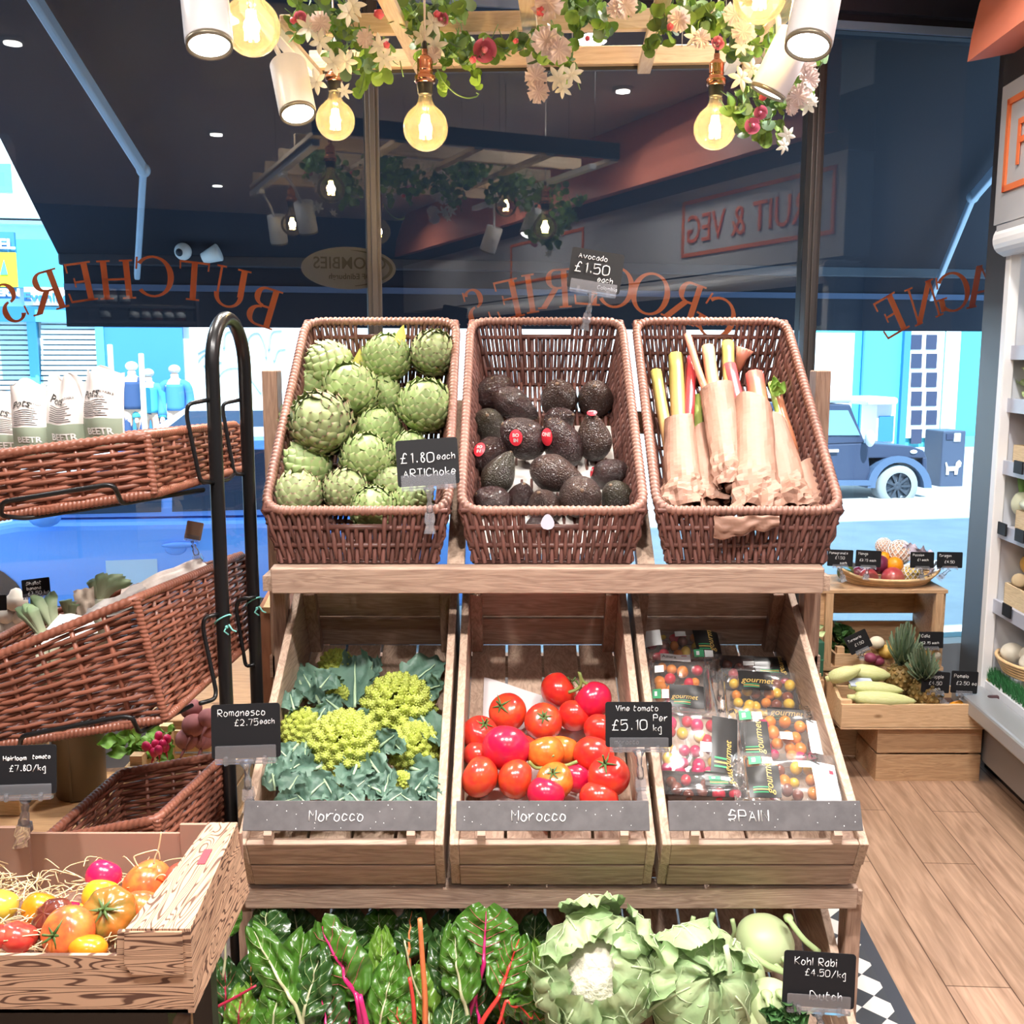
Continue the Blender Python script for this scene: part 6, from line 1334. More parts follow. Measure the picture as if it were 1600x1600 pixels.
for px, py, r, k, ax, fl, Y, cl, lb in ((162, 1369, 28, 'mag', (.3, .5, .7), (1, 1, 1), 1.44, 0, 'magenta heirloom tomato at the back of the tray'), (231, 1382, 39, 'or', (-.6, .4, .5), (1, 1, 1), 1.44, 0, 'largest orange-red heirloom tomato at the back'), (284, 1375, 28, 'red', (.6, -.3, .5), (1, 1, 1), 1.43, 0, 'pinkish red ribbed tomato against the right side, upper'), (268, 1412, 28, 'red', (.6, -.4, .5), (1, 1, 1), 1.38, 1, 'pinkish red ribbed tomato against the right side, lower'),
    (222, 1420, 31, 'or', (.1, .5, .8), (1, 1, 1.05), 1.37, 0, 'smooth salmon-orange tomato right of the green ribbed one'), (158, 1400, 29, 'yel', (.1, .5, .8), (1, 1, 1), 1.40, 0, 'bright yellow tomato behind the green ribbed one'), (170, 1427, 43, 'gb', (.05, -.72, .62), (1, 1, .85), 1.33, 1, 'deeply ribbed green-brown tomato in the centre'), (62, 1420, 27, 'ora', (.2, .5, .8), (1, 1, 1.05), 1.37, 0, 'orange tomato standing in the straw at the left'),
    (84, 1437, 34, 'dk', (-.3, -.5, .7), (1, 1, .9), 1.34, 0, 'dark brown tomato behind the orange one in front'), (107, 1457, 41, 'or', (-.25, -.8, .35), (1, 1, 1), 1.29, 1, 'orange-red tomato with a green star in the front row'), (28, 1464, 30, 'red', (.3, .3, .8), (1, 1, 1), 1.29, 0, 'red tomato in the front row, second from the left edge'), (-6, 1462, 24, 'red', (.3, .3, .8), (1, 1, 1), 1.28, 0, 'red tomato cut off by the left picture edge'),
    (2, 1414, 26, 'ly', (.3, .3, .8), (1, 1, 1), 1.37, 0, 'lemon yellow tomato cut off by the left picture edge'), (137, 1480, 27, 'ora', (.1, .3, .9), (1.2, 1, .8), 1.27, 0, 'flat yellow-orange tomato showing over the front wall'), (220, 1456, 22, 'yel', (.1, .3, .9), (1, 1, .8), 1.30, 0, 'yellow tomato behind the raised front corner'), (110, 1424, 18, 'mag', (.2, .3, .9), (1, 1, 1), 1.38, 0, 'small magenta tomato mostly hidden behind the dark one'), (135, 1430, 22, 'ly', (.2, .3, .9), (1, 1, 1), 1.385, 0, 'greenish yellow tomato mostly hidden behind the ribbed one')):
    tomato(px, py, r, k, ax, lb, 'heirloom tomatoes in the cardboard tray', None, None, 0, HM, bool(cl), None, fl, 'heirloom_tomato', Y)
# ================================================================ lowest tier: rainbow chard, cauliflowers, kohlrabi
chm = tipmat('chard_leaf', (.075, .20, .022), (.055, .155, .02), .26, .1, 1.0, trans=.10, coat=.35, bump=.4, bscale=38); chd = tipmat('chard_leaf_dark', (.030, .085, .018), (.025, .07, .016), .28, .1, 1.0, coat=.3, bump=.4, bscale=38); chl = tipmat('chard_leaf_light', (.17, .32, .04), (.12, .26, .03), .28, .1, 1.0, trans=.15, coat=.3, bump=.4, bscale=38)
CS = {'m': mat('chard_stalk_magenta', (.60, .02, .16), .3, coat=.3), 'r': mat('chard_stalk_red', (.68, .05, .04), .3, coat=.3), 'o': mat('chard_stalk_orange', (.80, .22, .08), .3, coat=.3), 'w': mat('chard_stalk_pale', (.50, .50, .30), .35), 'd': mat('chard_stalk_dark', (.35, .02, .05), .35)}
VN = [mat('chard_vein', (.26, .36, .13), .4), mat('chard_vein_red', (.36, .10, .08), .4)]
def cshape(v): return max(.08, sin(PI*min(1, .10+.88*v**.80))**.55)
def chard(label, tip, base, w, c, m, Y, foot=None, sr=5, curl=-.25, ruf=.55):
    b, e = at(*base, Y), at(*tip, Y+.05); k = depth(e)/1600; t = thing('chard_leaf', label, 'chard', b, 'rainbow chard leaves'); up = V((rnd(-.35, .35), -1, .25)); sd = rnd(0, 99); w_ = w*k
    d = e-b; L_ = d.length; dn = d.normalized(); s = dn.cross(up).normalized(); u2 = s.cross(dn).normalized()
    def fn(u, v):
        a = (u-.5)*2; ww = w_*cshape(v)*(1+.13*noise.noise(V((sd, v*7, a))))
        puck = .010*abs(sin(a*6+v*2+sd)*cos(v*17+a*4))*(1-abs(a)**4)*sin(PI*v)**.6+.018*noise.noise(V((a*2.6+sd, v*7, 1)))
        return b+dn*(v*L_+.012*abs(a))+s*a*ww+u2*(-curl*w_*a*a*-1*(1 if curl < 0 else -1)*.6+ruf*w_*.30*noise.noise(V((a*1.7+sd, v*4, sd)))*(.2+abs(a))+puck-.10*L_*v*v)
    obj('blade', MB().grid(fn, 18, 22, True, lambda u, v: abs(u-.5)*2), m, t)
    pts = [fn(.5, v)+u2*.002 for v in [i/9*.96 for i in range(10)]]; f = at(*(foot or (base[0]+(base[0]-tip[0])*.3, base[1]+60)), Y-.01)
    pts = crom([f, (f+pts[0])/2+V((rnd(-.004, .004), 0, 0))]+pts, 3); n = len(pts)
    obj('stalk', MB().tube(pts, [sr*k*(1-.90*(i/n)**.7) for i in range(n)], 10, squash=.7), CS[c], t)
    mb = MB()
    for sgn in (-1, 1):
        for v in (.18, .32, .46, .60, .74):
            mb.tube([fn(.5+sgn*q*.44, min(.97, v+.16*q))+u2*.001 for q in [j/6 for j in range(7)]], [sr*k*.13*(1-.7*j/6) for j in range(7)], 5)
    obj('veins', mb, VN[0 if c in 'wo' else 1], t)
random.seed(21)
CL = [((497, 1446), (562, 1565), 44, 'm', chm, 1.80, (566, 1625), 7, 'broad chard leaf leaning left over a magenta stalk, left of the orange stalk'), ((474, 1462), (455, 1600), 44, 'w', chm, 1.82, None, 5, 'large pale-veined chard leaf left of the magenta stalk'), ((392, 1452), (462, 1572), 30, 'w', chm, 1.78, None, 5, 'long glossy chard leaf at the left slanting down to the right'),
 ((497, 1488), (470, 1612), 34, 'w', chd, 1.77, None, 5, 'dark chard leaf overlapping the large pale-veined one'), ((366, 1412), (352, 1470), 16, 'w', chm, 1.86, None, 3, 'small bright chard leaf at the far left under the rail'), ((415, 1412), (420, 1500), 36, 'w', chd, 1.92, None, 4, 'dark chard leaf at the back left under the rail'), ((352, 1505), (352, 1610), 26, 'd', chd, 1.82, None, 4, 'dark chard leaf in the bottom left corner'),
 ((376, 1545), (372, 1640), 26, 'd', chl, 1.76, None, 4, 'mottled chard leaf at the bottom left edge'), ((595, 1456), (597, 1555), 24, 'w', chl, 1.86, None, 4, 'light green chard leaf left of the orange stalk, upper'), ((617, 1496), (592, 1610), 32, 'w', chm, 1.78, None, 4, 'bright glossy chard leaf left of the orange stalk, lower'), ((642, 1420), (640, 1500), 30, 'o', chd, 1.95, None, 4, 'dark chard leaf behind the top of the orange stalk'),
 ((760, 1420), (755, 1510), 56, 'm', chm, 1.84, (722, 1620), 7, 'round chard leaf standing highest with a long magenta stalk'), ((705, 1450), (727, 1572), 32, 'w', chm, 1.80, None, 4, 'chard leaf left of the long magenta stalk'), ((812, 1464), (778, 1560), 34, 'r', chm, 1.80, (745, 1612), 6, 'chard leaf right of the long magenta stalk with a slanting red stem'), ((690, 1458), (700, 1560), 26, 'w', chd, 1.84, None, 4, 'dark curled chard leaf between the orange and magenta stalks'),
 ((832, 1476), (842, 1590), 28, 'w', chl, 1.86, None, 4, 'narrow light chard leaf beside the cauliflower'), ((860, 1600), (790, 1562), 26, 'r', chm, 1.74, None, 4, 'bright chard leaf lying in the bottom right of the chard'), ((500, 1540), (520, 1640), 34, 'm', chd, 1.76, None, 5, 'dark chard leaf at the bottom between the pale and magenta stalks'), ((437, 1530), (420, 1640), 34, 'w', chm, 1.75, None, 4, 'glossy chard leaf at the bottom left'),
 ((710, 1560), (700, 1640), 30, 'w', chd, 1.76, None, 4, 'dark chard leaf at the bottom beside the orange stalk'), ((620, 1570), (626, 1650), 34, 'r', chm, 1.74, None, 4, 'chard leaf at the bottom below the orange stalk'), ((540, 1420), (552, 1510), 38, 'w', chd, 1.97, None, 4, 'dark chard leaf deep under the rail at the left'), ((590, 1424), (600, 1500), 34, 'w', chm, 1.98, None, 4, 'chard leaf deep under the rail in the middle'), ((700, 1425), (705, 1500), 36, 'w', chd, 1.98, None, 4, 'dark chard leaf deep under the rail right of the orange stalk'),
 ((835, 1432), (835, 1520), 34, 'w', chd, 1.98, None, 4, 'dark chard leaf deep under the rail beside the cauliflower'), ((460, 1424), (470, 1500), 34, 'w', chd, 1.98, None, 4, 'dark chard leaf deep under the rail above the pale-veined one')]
for tip, base, w, c, m, Y, foot, sr, lb in CL: chard(lb, tip, base, w, c, m, Y, foot, sr)
for i in range(30):
    x, y = rnd(350, 850), rnd(1500, 1575); tx = x+rnd(-26, 26)
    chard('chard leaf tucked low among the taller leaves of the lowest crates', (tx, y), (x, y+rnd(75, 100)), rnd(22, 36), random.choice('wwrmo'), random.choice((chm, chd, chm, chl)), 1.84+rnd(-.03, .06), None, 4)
for pts, r, c, Y, lb in (([(656, 1436), (660, 1500), (664, 1560), (664, 1640)], 7, 'o', 1.79, 'thick orange chard stalk standing upright in the middle'), ([(640, 1528), (646, 1570), (650, 1640)], 5.5, 'r', 1.77, 'red chard stalk left of the thick orange one'), ([(400, 1540), (372, 1556), (338, 1574)], 3.2, 'd', 1.75, 'dark red chard stalk crossing the bottom left corner'), ([(562, 1556), (572, 1600), (578, 1640)], 8, 'm', 1.76, 'broad pink chard stalk at the bottom'), ([(632, 1470), (645, 1530), (658, 1560)], 2.6, 'w', 1.78, 'thin yellow stem beside the thick orange stalk')):
    q = [at(x, y, Y) for x, y in pts]; k = depth(q[0])/1600; qq = crom(q, 4); o = obj('chard_stalk', MB().tube(qq, [r*k*(.7+.3*i/len(qq)) for i in range(len(qq))], 12, squash=.75), CS[c]); tag(o, lb, 'chard')

curdm = mat('cauliflower_curd', (.74, .70, .56), .7, bump=.5, bscale=120); cfl = tipmat('cauliflower_leaf', (.46, .57, .31), (.30, .45, .21), .45, .1, 1, trans=.18, bump=.3, bscale=40); cfrib = mat('cauliflower_rib', (.50, .60, .36), .45); ystem = mat('yellow_stem', (.62, .58, .16), .45)
def wide(v): return max(.25, (.45+.7*sin(PI*min(1, v*.85+.08)))*(1+.06*sin(v*30)))
def cauliflower(label, px, py, rpx, Y, ax, leaves, curd=True):
    c = at(px, py, Y); r = rpx*depth(c)/1600; t = thing('cauliflower', label, 'cauliflower', c); R = frame_to(ax)
    sd = rnd(0, 9)
    if curd: obj('curd', MB().ell(c, r*.76, 40, 28, R, lambda q: 1+.16*abs(noise.noise(q*4.5+V((sd, 0, 0))))+.08*abs(noise.noise(q*11))), curdm, t)
    else: obj('heart', MB().ell(c, r*.78, 20, 14, R), cfl, t)
    for (ph, th0, th1, w, lift, m) in leaves:
        ph, th0, th1 = map(math.radians, (ph, th0, th1)); sd2 = rnd(0, 99)
        def fn(u, v, off=0):
            a = (u-.5)*2; th = th0+(th1-.30-th0)*v; az = ph+a*w*wide(v)/max(.5, sin(th)); q = V((sin(th)*cos(az), sin(th)*sin(az), cos(th)))
            rr_ = r*(.86+lift*(.4+v)+.10*(abs(a)**2)*(.4+v)*(1 if lift > .1 else .3)+.15*noise.noise(V((a*2.8+sd2, v*4.5, 3)))*(.2+v)+.07*noise.noise(V((a*7+sd2, v*11, 5)))*(.2+abs(a)+.6*v)+.05*max(0, v-.8)/.2)+off; return c+R @ (q*rr_)
        l = obj('leaf', MB().grid(fn, 16, 18, True, lambda u, v: abs(u-.5)*2), m, t)
        mb = MB().tube([fn(.5, v*.85, .002) for v in [i/10 for i in range(11)]], [r*.065*(1-.8*i/10) for i in range(11)], 8)
        for s_ in (-1, 1):
            for v in (.2, .38, .56, .72): mb.tube([fn(.5+s_*q*.45, min(.98, v+.12*q), .0015) for q in [j/5 for j in range(6)]], [r*.012*(1-.6*j/5) for j in range(6)], 5)
        obj('midrib', mb, cfrib, l)
    return t, c, r, R
random.seed(5)
cauliflower('large cauliflower with its white curd showing between wrapping leaves', 938, 1524, 96, 1.80, (-.12, -.75, .65), [(0, 125, 32, .62, .06, cfl), (60, 130, 40, .6, .10, cfl), (120, 125, 36, .60, .16, cfl), (178, 130, 42, .55, .10, cfl), (235, 125, 46, .5, .16, cfl), (300, 125, 44, .55, .08, cfl), (30, 125, 62, .5, .22, cfl), (205, 125, 58, .5, .24, cfl), (95, 125, 60, .4, .30, cfl), (270, 125, 60, .45, .2, cfl)])
cauliflower('second cauliflower wrapped in leaves with a cut pale stalk, right of the white one', 1090, 1548, 84, 1.78, (.1, -.7, .7), [(10, 130, 25, .55, .08, cfl), (75, 130, 20, .6, .12, cfl), (140, 130, 25, .55, .10, cfl), (200, 130, 22, .55, .14, cfl), (265, 130, 30, .55, .08, cfl), (325, 130, 25, .5, .16, cfl), (50, 130, 45, .5, .26, cfl), (170, 130, 50, .45, .24, cfl), (110, 130, 40, .4, .32, cfl)], False)
for i, (a, b_, r_, m, lb) in enumerate((((1134, 1478), (1152, 1610), 8.5, cfrib, 'thick pale leaf stalk standing up right of the second cauliflower'), ((1062, 1560), (1078, 1640), 8, ystem, 'cut yellow stalk under the second cauliflower, left'), ((1098, 1556), (1120, 1640), 10, ystem, 'broad yellow leaf stalk under the second cauliflower'), ((1120, 1572), (1136, 1640), 6, cfrib, 'pale green stalk beside the broad yellow one'))):
    p, q = at(*a, 1.72), at(*b_, 1.70); k = depth(p)/1600; tag(obj('leaf_stalk', MB().tube([p+(q-p)*j/5+V((.002*sin(j*2), 0, 0)) for j in range(6)], [r_*k*(.75+.05*j) for j in range(6)], 12, squash=.6), m), lb, 'stalk')
khm = mat('kohlrabi_skin', (.45, .55, .27), .42, col2=(.54, .62, .36), nscale=5); khs = mat('kohlrabi_stem', (.42, .54, .25), .45)
def kohl(label, px, py, rpx, Y, stems, flat=.9):
    c = at(px, py, Y); k = depth(c)/1600; r = rpx*k; t = thing('kohlrabi', label, 'kohlrabi', c, 'kohlrabi on the lowest tier'); obj('bulb', MB().ell(c, (r, r, r*flat), 26, 18, Matrix.Rotation(.3, 3, 'Y'), lambda q: 1+.03*noise.noise(q*1.5+V((px, 0, 0)))), khm, t)
    for (x0, y0, x1, y1, w) in stems:
        p, q = at(x0, y0, Y-r*.8), at(x1, y1, Y-r*.9-.01); m_ = (p+q)/2+V((rnd(-.006, .006), -.008, 0)); pts = crom([p+V((0, r*.3, 0)), p, m_, q], 4); n = len(pts); obj('stem', MB().tube(pts, [w*k*(1.5 if i < 4 else .9) for i in range(n)], 9, squash=.7), khs, t)
kohl('largest kohlrabi under the rail with stems bending down to the sign', 1195, 1472, 46, 1.92, [(1175, 1490, 1228, 1520, 6), (1205, 1500, 1230, 1525, 4), (1235, 1440, 1280, 1488, 5), (1220, 1490, 1232, 1515, 4)])
kohl('pale kohlrabi between the cut stalk and the sign', 1160, 1522, 36, 1.84, [(1178, 1528, 1160, 1568, 5)])
kohl('kohlrabi at the bottom left of the Kohl Rabi sign', 1205, 1572, 44, 1.76, [(1200, 1560, 1218, 1592, 6), (1222, 1558, 1250, 1590, 5)])
kohl('dim kohlrabi at the back under the rail with upright stems', 1085, 1478, 34, 2.02, [(1104, 1466, 1114, 1424, 5), (1075, 1466, 1084, 1432, 4), (1140, 1470, 1144, 1436, 4)])
kohl('kohlrabi at the bottom edge right of the yellow stalks', 1160, 1592, 40, 1.76, [])
t = thing('kale_sprig', 'small dark curly green leaves at the foot of the kohlrabi sign', 'leaves', at(1225, 1590, 1.70)); dkl = mat('dark_curly_leaf', (.05, .13, .04), .4, noise_amt=.8, nscale=40)
for i in range(14): q = at(1210+rnd(-12, 30), 1600+rnd(-22, 12), 1.70); obj('leaf', leafgrid(q, q+V((rnd(-.03, .03), -.01, rnd(.005, .03))), .016, (rnd(-.4, .4), -1, .4), .6, .9), dkl, t)
# ================================================================ hanging trellis with lamps and garlands
ash = wood('pale_ash', (.80, .62, .43), (.66, .47, .30), 0, .8, .45, False); ashy = wood('pale_ash_cross', (.84, .70, .54), (.72, .55, .40), 1, .8, .45, False)
TO = V((0, 3.6, 0))
def TP(x, y, z): return TO+RX*x+RD*y+V((0, 0, z))
def tbox(mb, x0, x1, y0, y1, z0, z1): return mb.box(TP((x0+x1)/2, (y0+y1)/2, (z0+z1)/2), (x1-x0, y1-y0, z1-z0), RR)
ZB = 2.565
t = thing('ceiling_trellis', 'pale wooden lattice frame hung from the ceiling over the display stand', 'trellis', TP(.05, -.7, ZB))
for y in (0, -.36, -.72, -1.08, -1.44): obj('beam', tbox(MB(), -.68, .80, y-.016, y+.016, ZB, ZB+.058), ash, t, bevel=.003)
for x in (-.665, -.30, .075, .44, .785): obj('cross_bar', tbox(MB(), x-.022, x+.022, -1.50, .03, ZB-.022, ZB), ashy, t, bevel=.003)
obj('shade_strip', tbox(MB(), -.69, .81, .018, .034, ZB-.01, ZB+.065), mat('unlit_dark', (.05, .045, .045), .5), t)  # dark strip standing in for shade on the unlit window-facing side
for x in (-.55, .20, .56, .70):
    for y in (-.02, -1.42): obj('hanging_wire', MB().tube([TP(x, y, ZB+.05), TP(x, y, CEIL)], .0016, 6), steel, t)
for x, lb in ((-.655, 'white lighting track under the left edge of the trellis'), (.71, 'white lighting track under the right edge of the trellis')):
    tag(obj('lighting_track', tbox(MB(), x-.018, x+.018, -1.60, -.05, ZB-.05, ZB-.022), white, bevel=.003), lb, 'track')
lens = mat('spot_lens', (1, 1, 1), .4, emit=(1, .97, .92), es=14); ring = mat('spot_ring', (.25, .22, .16), .35, metal=.5)
def spot(label, px, py, tt, d, track_x, power, aim=None, cone=75, Lb=.158, R_=.049):
    Y = tt*(CT+ST*(800-py)/1600); c = at(px, py, Y); d = V(d).normalized(); F = frame_to(d); t = thing('spotlight', label, 'spotlight', c, 'white track spotlights'); M = Matrix.Translation(c) @ F.to_4x4()
    obj('housing', MB().lathe([(0, -Lb/2), (R_*.96, -Lb/2), (R_, -Lb/2+.003), (R_, Lb/2-.012), (R_*.985, Lb/2-.010)], 32, M), white, t)
    obj('bezel', MB().lathe([(R_*.97, Lb/2-.012), (R_*.97, Lb/2), (R_*.88, Lb/2), (R_*.84, Lb/2-.010)], 32, M), ring, t)
    obj('lens', MB().lathe([(0, Lb/2-.006), (R_*.85, Lb/2-.006), (R_*.85, Lb/2-.010), (0, Lb/2-.010)], 32, M), lens, t)
    s_ = TO+RX*track_x; yy = (c-TO).dot(RD); top_ = TP(track_x, yy+.02, ZB-.05); arm = c-d*Lb*.15-F @ V((0, 0, 0)); sd = V((0, 1, 0)).cross(d).normalized()
    obj('yoke', MB().tube([top_, (top_+arm)/2+V((0, .02, .02)), c+V((0, R_*.9, 0))-d*.01], .007, 8).tube([c+V((0, R_*.85, 0))-d*.03, c+V((0, R_*.95, 0))+d*.03], .009, 8), white, t)
    obj('adapter', MB().box(top_+V((0, 0, -.008)), (.03, .09, .02), RR), white, t)
    ld = bpy.data.lights.new('spot', 'SPOT'); ld.energy = power; ld.spot_size = math.radians(cone); ld.spot_blend = .6; ld.shadow_soft_size = .03; ld.color = (1, .96, .90)
    lo = bpy.data.objects.new('spot_lamp', ld); COL.objects.link(lo); p = c+d*(Lb/2+.01); lo.location = p; a = (V(aim)-p).normalized() if aim else d; lo.rotation_euler = a.to_track_quat('-Z', 'Y').to_euler()
spot('white spotlight cut by the top picture edge, left, beside a globe bulb', 322, 20, 2.13, (.14, -.30, -.94), -.655, 120*SPOTK, None, 95)
spot('white spotlight under the left end of the trellis with its lens lit', 458, 140, 2.72, (.22, -.36, -.90), -.655, 120*SPOTK, None, 95)
spot('white spotlight cut by the top picture edge, right, lens lit', 1272, 22, 2.13, (-.22, -.32, -.92), .71, 120*SPOTK, None, 95)
spot('white spotlight among the flowers at the right, turned away to the lower left', 1222, 100, 2.62, (-.42, .16, -.89), .71, 150*SPOTK, None, 95)
# globe filament lamps
amber = clear('amber_glass', (1, .95, .84), .015, .0, 1.25, .04, (1, .88, .62), True); fil = mat('glowing_filament', (1, .8, .4), .5, emit=(1, .66, .26), es=90); copper = mat('copper', (.72, .34, .20), .22, metal=1); cordm = mat('fabric_cord', (.78, .72, .66), .7); bkp = mat('black_plastic', (.015, .015, .015), .4)
def bulb(label, px, py, tt, cord_to=None):
    Y = tt*(CT+ST*(800-py)/1600); c = at(px, py, Y); t = thing('globe_lamp', label, 'lamp', c, 'hanging globe filament lamps'); M = Matrix.Translation(c); R_ = .0625
    prof = [(0, -R_)]+[(R_*sin(a), -R_*cos(a)) for a in [PI*i/20 for i in range(1, 17)]]; prof += [(.026, .060), (.021, .070), (.0185, .082), (.018, .100)]
    obj('glass_globe', MB().lathe(prof, 32, M), amber, t)
    f = MB()
    for k in range(6):
        a = 2*PI*k/6; f.tube([c+V((.008*cos(a), .008*sin(a), .034)), c+V((.014*cos(a), .014*sin(a), -.028))], .0030, 6)
    fo = obj('filament', f, fil, t); obj('glass_stem', MB().lathe([(.006, .03), (.007, .06), (.012, .085)], 10, M), amber, t)
    obj('bulb_neck', MB().lathe([(.0185, .088), (.020, .090), (.0235, .118), (.0235, .124)], 24, M), bkp, t)
    obj('lamp_holder', MB().lathe([(.0245, .118), (.0285, .120), (.029, .136), (.0255, .140), (.0215, .142), (.0215, .152), (.0225, .154), (.0215, .157), (.0215, .176), (.0215, .182), (.012, .192), (.0085, .194), (.0085, .208)], 28, M), copper, t)
    obj('cord_grip', MB().lathe([(.0065, .206), (.007, .224), (.004, .230)], 14, M), bkp, t)
    top_ = V((c.x, c.y, CEIL-.001)); obj('cord', MB().tube([c+V((0, 0, .226)), c+V((.001, 0, .30)), top_], .0032, 8), cordm, t)
    ld = bpy.data.lights.new('bulb', 'POINT'); ld.energy = BULBW; ld.color = (1, .72, .36); ld.shadow_soft_size = .02; lo = bpy.data.objects.new('bulb_lamp', ld); COL.objects.link(lo); lo.location = c+V((0, 0, -.0))
for a in (('globe lamp hanging in front of the window mullion, left of centre', 524, 188, 3.30), ('largest fully visible globe lamp, hanging by a pale cord, centre left', 665, 200, 2.86), ('globe lamp hanging alone at the right by the flowers', 1117, 200, 3.03), ('big globe lamp cut by the top picture edge beside the left spotlight', 393, 42, 2.27), ('globe lamp cut by the top picture edge at the right', 1187, -6, 2.45)): bulb(*a)

# garlands
gl1 = mat('ivy_leaf', (.17, .30, .055), .45, island=.35, noise_amt=.5, nscale=20, trans=.15); gl2 = mat('eucalyptus_leaf', (.15, .26, .14), .55, island=.3, noise_amt=.4, nscale=20)
lilm = mat('cream_petal', (.92, .90, .80), .55, trans=.25); pkm = mat('pink_petal', (.78, .24, .36), .5, trans=.2); blm = mat('blush_petal', (.90, .76, .72), .6, trans=.25); budm = mat('coral_bud', (.70, .10, .14), .5); gst = mat('garland_stem', (.16, .30, .10), .6)
def lily_mesh():
    mb = MB()
    for k in range(6):
        a = 2*PI*k/6; d = V((cos(a), sin(a), 0)); s = V((-sin(a), cos(a), 0))
        mb.grid(lambda u, v: d*v*1.0+s*((u-.5)*.42*sin(PI*min(1, v*.94+.06))**.8)+V((0, 0, .35*v-.55*v*v-.1*abs(u-.5))), 4, 7)
    mb.tube([(0, 0, 0), (0, 0, .35)], [.04, .02], 5); return mesh('lily', mb, lilm)
def rose_mesh(m):
    mb = MB()
    for k in range(16):
        f = k/15; a0 = k*2.0; r = .12+.78*f**.9
        mb.grid(lambda u, v: V(((r*(.55+.5*v**1.3))*cos(a0+(u-.5)*1.9), (r*(.55+.5*v**1.3))*sin(a0+(u-.5)*1.9), -.5+(1.05-.55*f)*v**(1+.6*f)*(1-.25*abs(2*u-1)**3)-(.35*f*max(0, v-.75)))), 8, 6)
    mb.ell((0, 0, .12), (.26, .26, .42), 10, 8); return mesh('rose', mb, m)
def blossom_mesh():
    mb = MB()
    for q in range(2):
        for k in range(6):
            a = 2*PI*(k+.5*q)/6; d = V((cos(a), sin(a), 0)); s = V((-sin(a), cos(a), 0)); sc = 1-.3*q
            mb.grid(lambda u, v: d*v*sc+s*((u-.5)*1.0*sc*(v**.6)*(1-.15*v))+V((0, 0, .25*q+.30*v*v+.10*sin(u*14+k)*v)), 8, 5)
    return mesh('blossom', mb, blm)
FM = {'lily': lily_mesh(), 'rose': rose_mesh(pkm), 'blossom': blossom_mesh(), 'bud': mesh('bud', MB().ell((0, 0, 0), (.6, .6, 1), 10, 8, None, lambda q: 1+.08*cos(5*math.atan2(q.y, q.x))), budm)}
def garland(label, Y, blobs, flowers, trails=()):
    c0 = at(blobs[0][0], blobs[0][1], Y); t = thing('flower_garland', label, 'garland', c0, 'artificial flower garlands on the trellis'); mb, m2, st_ = MB(), MB(), MB()
    def leaf(b, p, n, r):
        F = frame_to(n); ring = [p+F @ V((r*cos(a)*(1-.12*cos(a)), r*sin(a)*.92, .22*r*cos(2*a)*.6)) for a in [2*PI*i/10 for i in range(10)]]; b.add([p-n*r*.12]+ring, [(0, 1+i, 1+(i+1) % 10) for i in range(10)], True)
    for (x, y, sx, sy, n) in blobs:
        for i in range(int(n*.9)):
            a = rnd(0, 6.28); q = rnd(0, 1)**.6; p = at(x+sx*q*cos(a), y+sy*q*sin(a), Y+rnd(-.09, .09)); n_ = V((rnd(-1, 1), rnd(-1.4, .3), rnd(-.5, 1))).normalized(); leaf(mb if rnd(0, 1) < .65 else m2, p, n_, rnd(.012, .023))
            if i % 4 == 0: st_.tube([p, p+V((rnd(-.03, .03), rnd(-.02, .02), rnd(.01, .05)))], .0013, 5)
    for tr in trails:
        q = crom([at(x, y, Y-.02) for x, y in tr], 4); st_.tube(q, .0016, 5)
        for i, p in enumerate(q[2:]): leaf(mb, p+V((rnd(-.012, .012), 0, rnd(-.01, .01))), V((rnd(-.6, .6), -1, rnd(-.3, .6))).normalized(), rnd(.012, .020))
    obj('ivy_leaves', mb, gl1, t); obj('eucalyptus_leaves', m2, gl2, t); obj('stems', st_, gst, t, kind='stuff')
    S = {'lily': 21, 'rose': 21, 'blossom': 17, 'bud': 9}
    for (k, x, y, *z) in flowers:
        p = at(x, y, Y-.11); r = (z[0] if z else S[k])*depth(p)/1600; o = bpy.data.objects.new(k, FM[k]); COL.objects.link(o); o.parent = t; n_ = V((rnd(-.5, .5), -1, rnd(-.5, .15)))
        o.matrix_local = Matrix.Translation(p-c0) @ (frame_to(n_) @ rotz(rnd(0, 6))).to_4x4() @ Matrix.Diagonal((r, r, r, 1))
random.seed(33)
garland('ivy and white lily garland at the left end of the trellis', 3.05, [(500, 20, 55, 40, 90), (545, 75, 40, 45, 70), (590, 95, 30, 35, 40), (470, 40, 22, 26, 24)], [('lily', 500, 65), ('lily', 521, 98), ('lily', 540, 96), ('lily', 494, 128, 20), ('lily', 482, 44), ('lily', 545, 20), ('lily', 552, 8), ('lily', 592, 72, 20), ('lily', 600, 92, 20), ('lily', 538, 142, 14), ('bud', 458, 32), ('bud', 604, 70), ('rose', 470, 28, 12), ('bud', 592, 22, 12), ('blossom', 502, 36), ('blossom', 572, 60, 14)], [[(570, 100), (568, 125), (560, 150)], [(625, 95), (630, 120)]])
garland('ivy garland with a large pink rose in the middle of the trellis', 3.10, [(640, 20, 28, 30, 40), (700, 15, 40, 20, 40), (690, 75, 40, 30, 60), (745, 80, 45, 24, 60), (800, 70, 25, 18, 24), (660, 60, 22, 45, 36)], [('lily', 677, 36), ('lily', 680, 72), ('lily', 660, 58, 20), ('rose', 757, 78, 21), ('bud', 739, 93), ('rose', 690, 30, 12), ('bud', 683, 22), ('blossom', 678, 86, 12), ('bud', 806, 64, 7)], [[(720, 95), (740, 110), (748, 130)], [(685, 110), (690, 130), (686, 140)]])
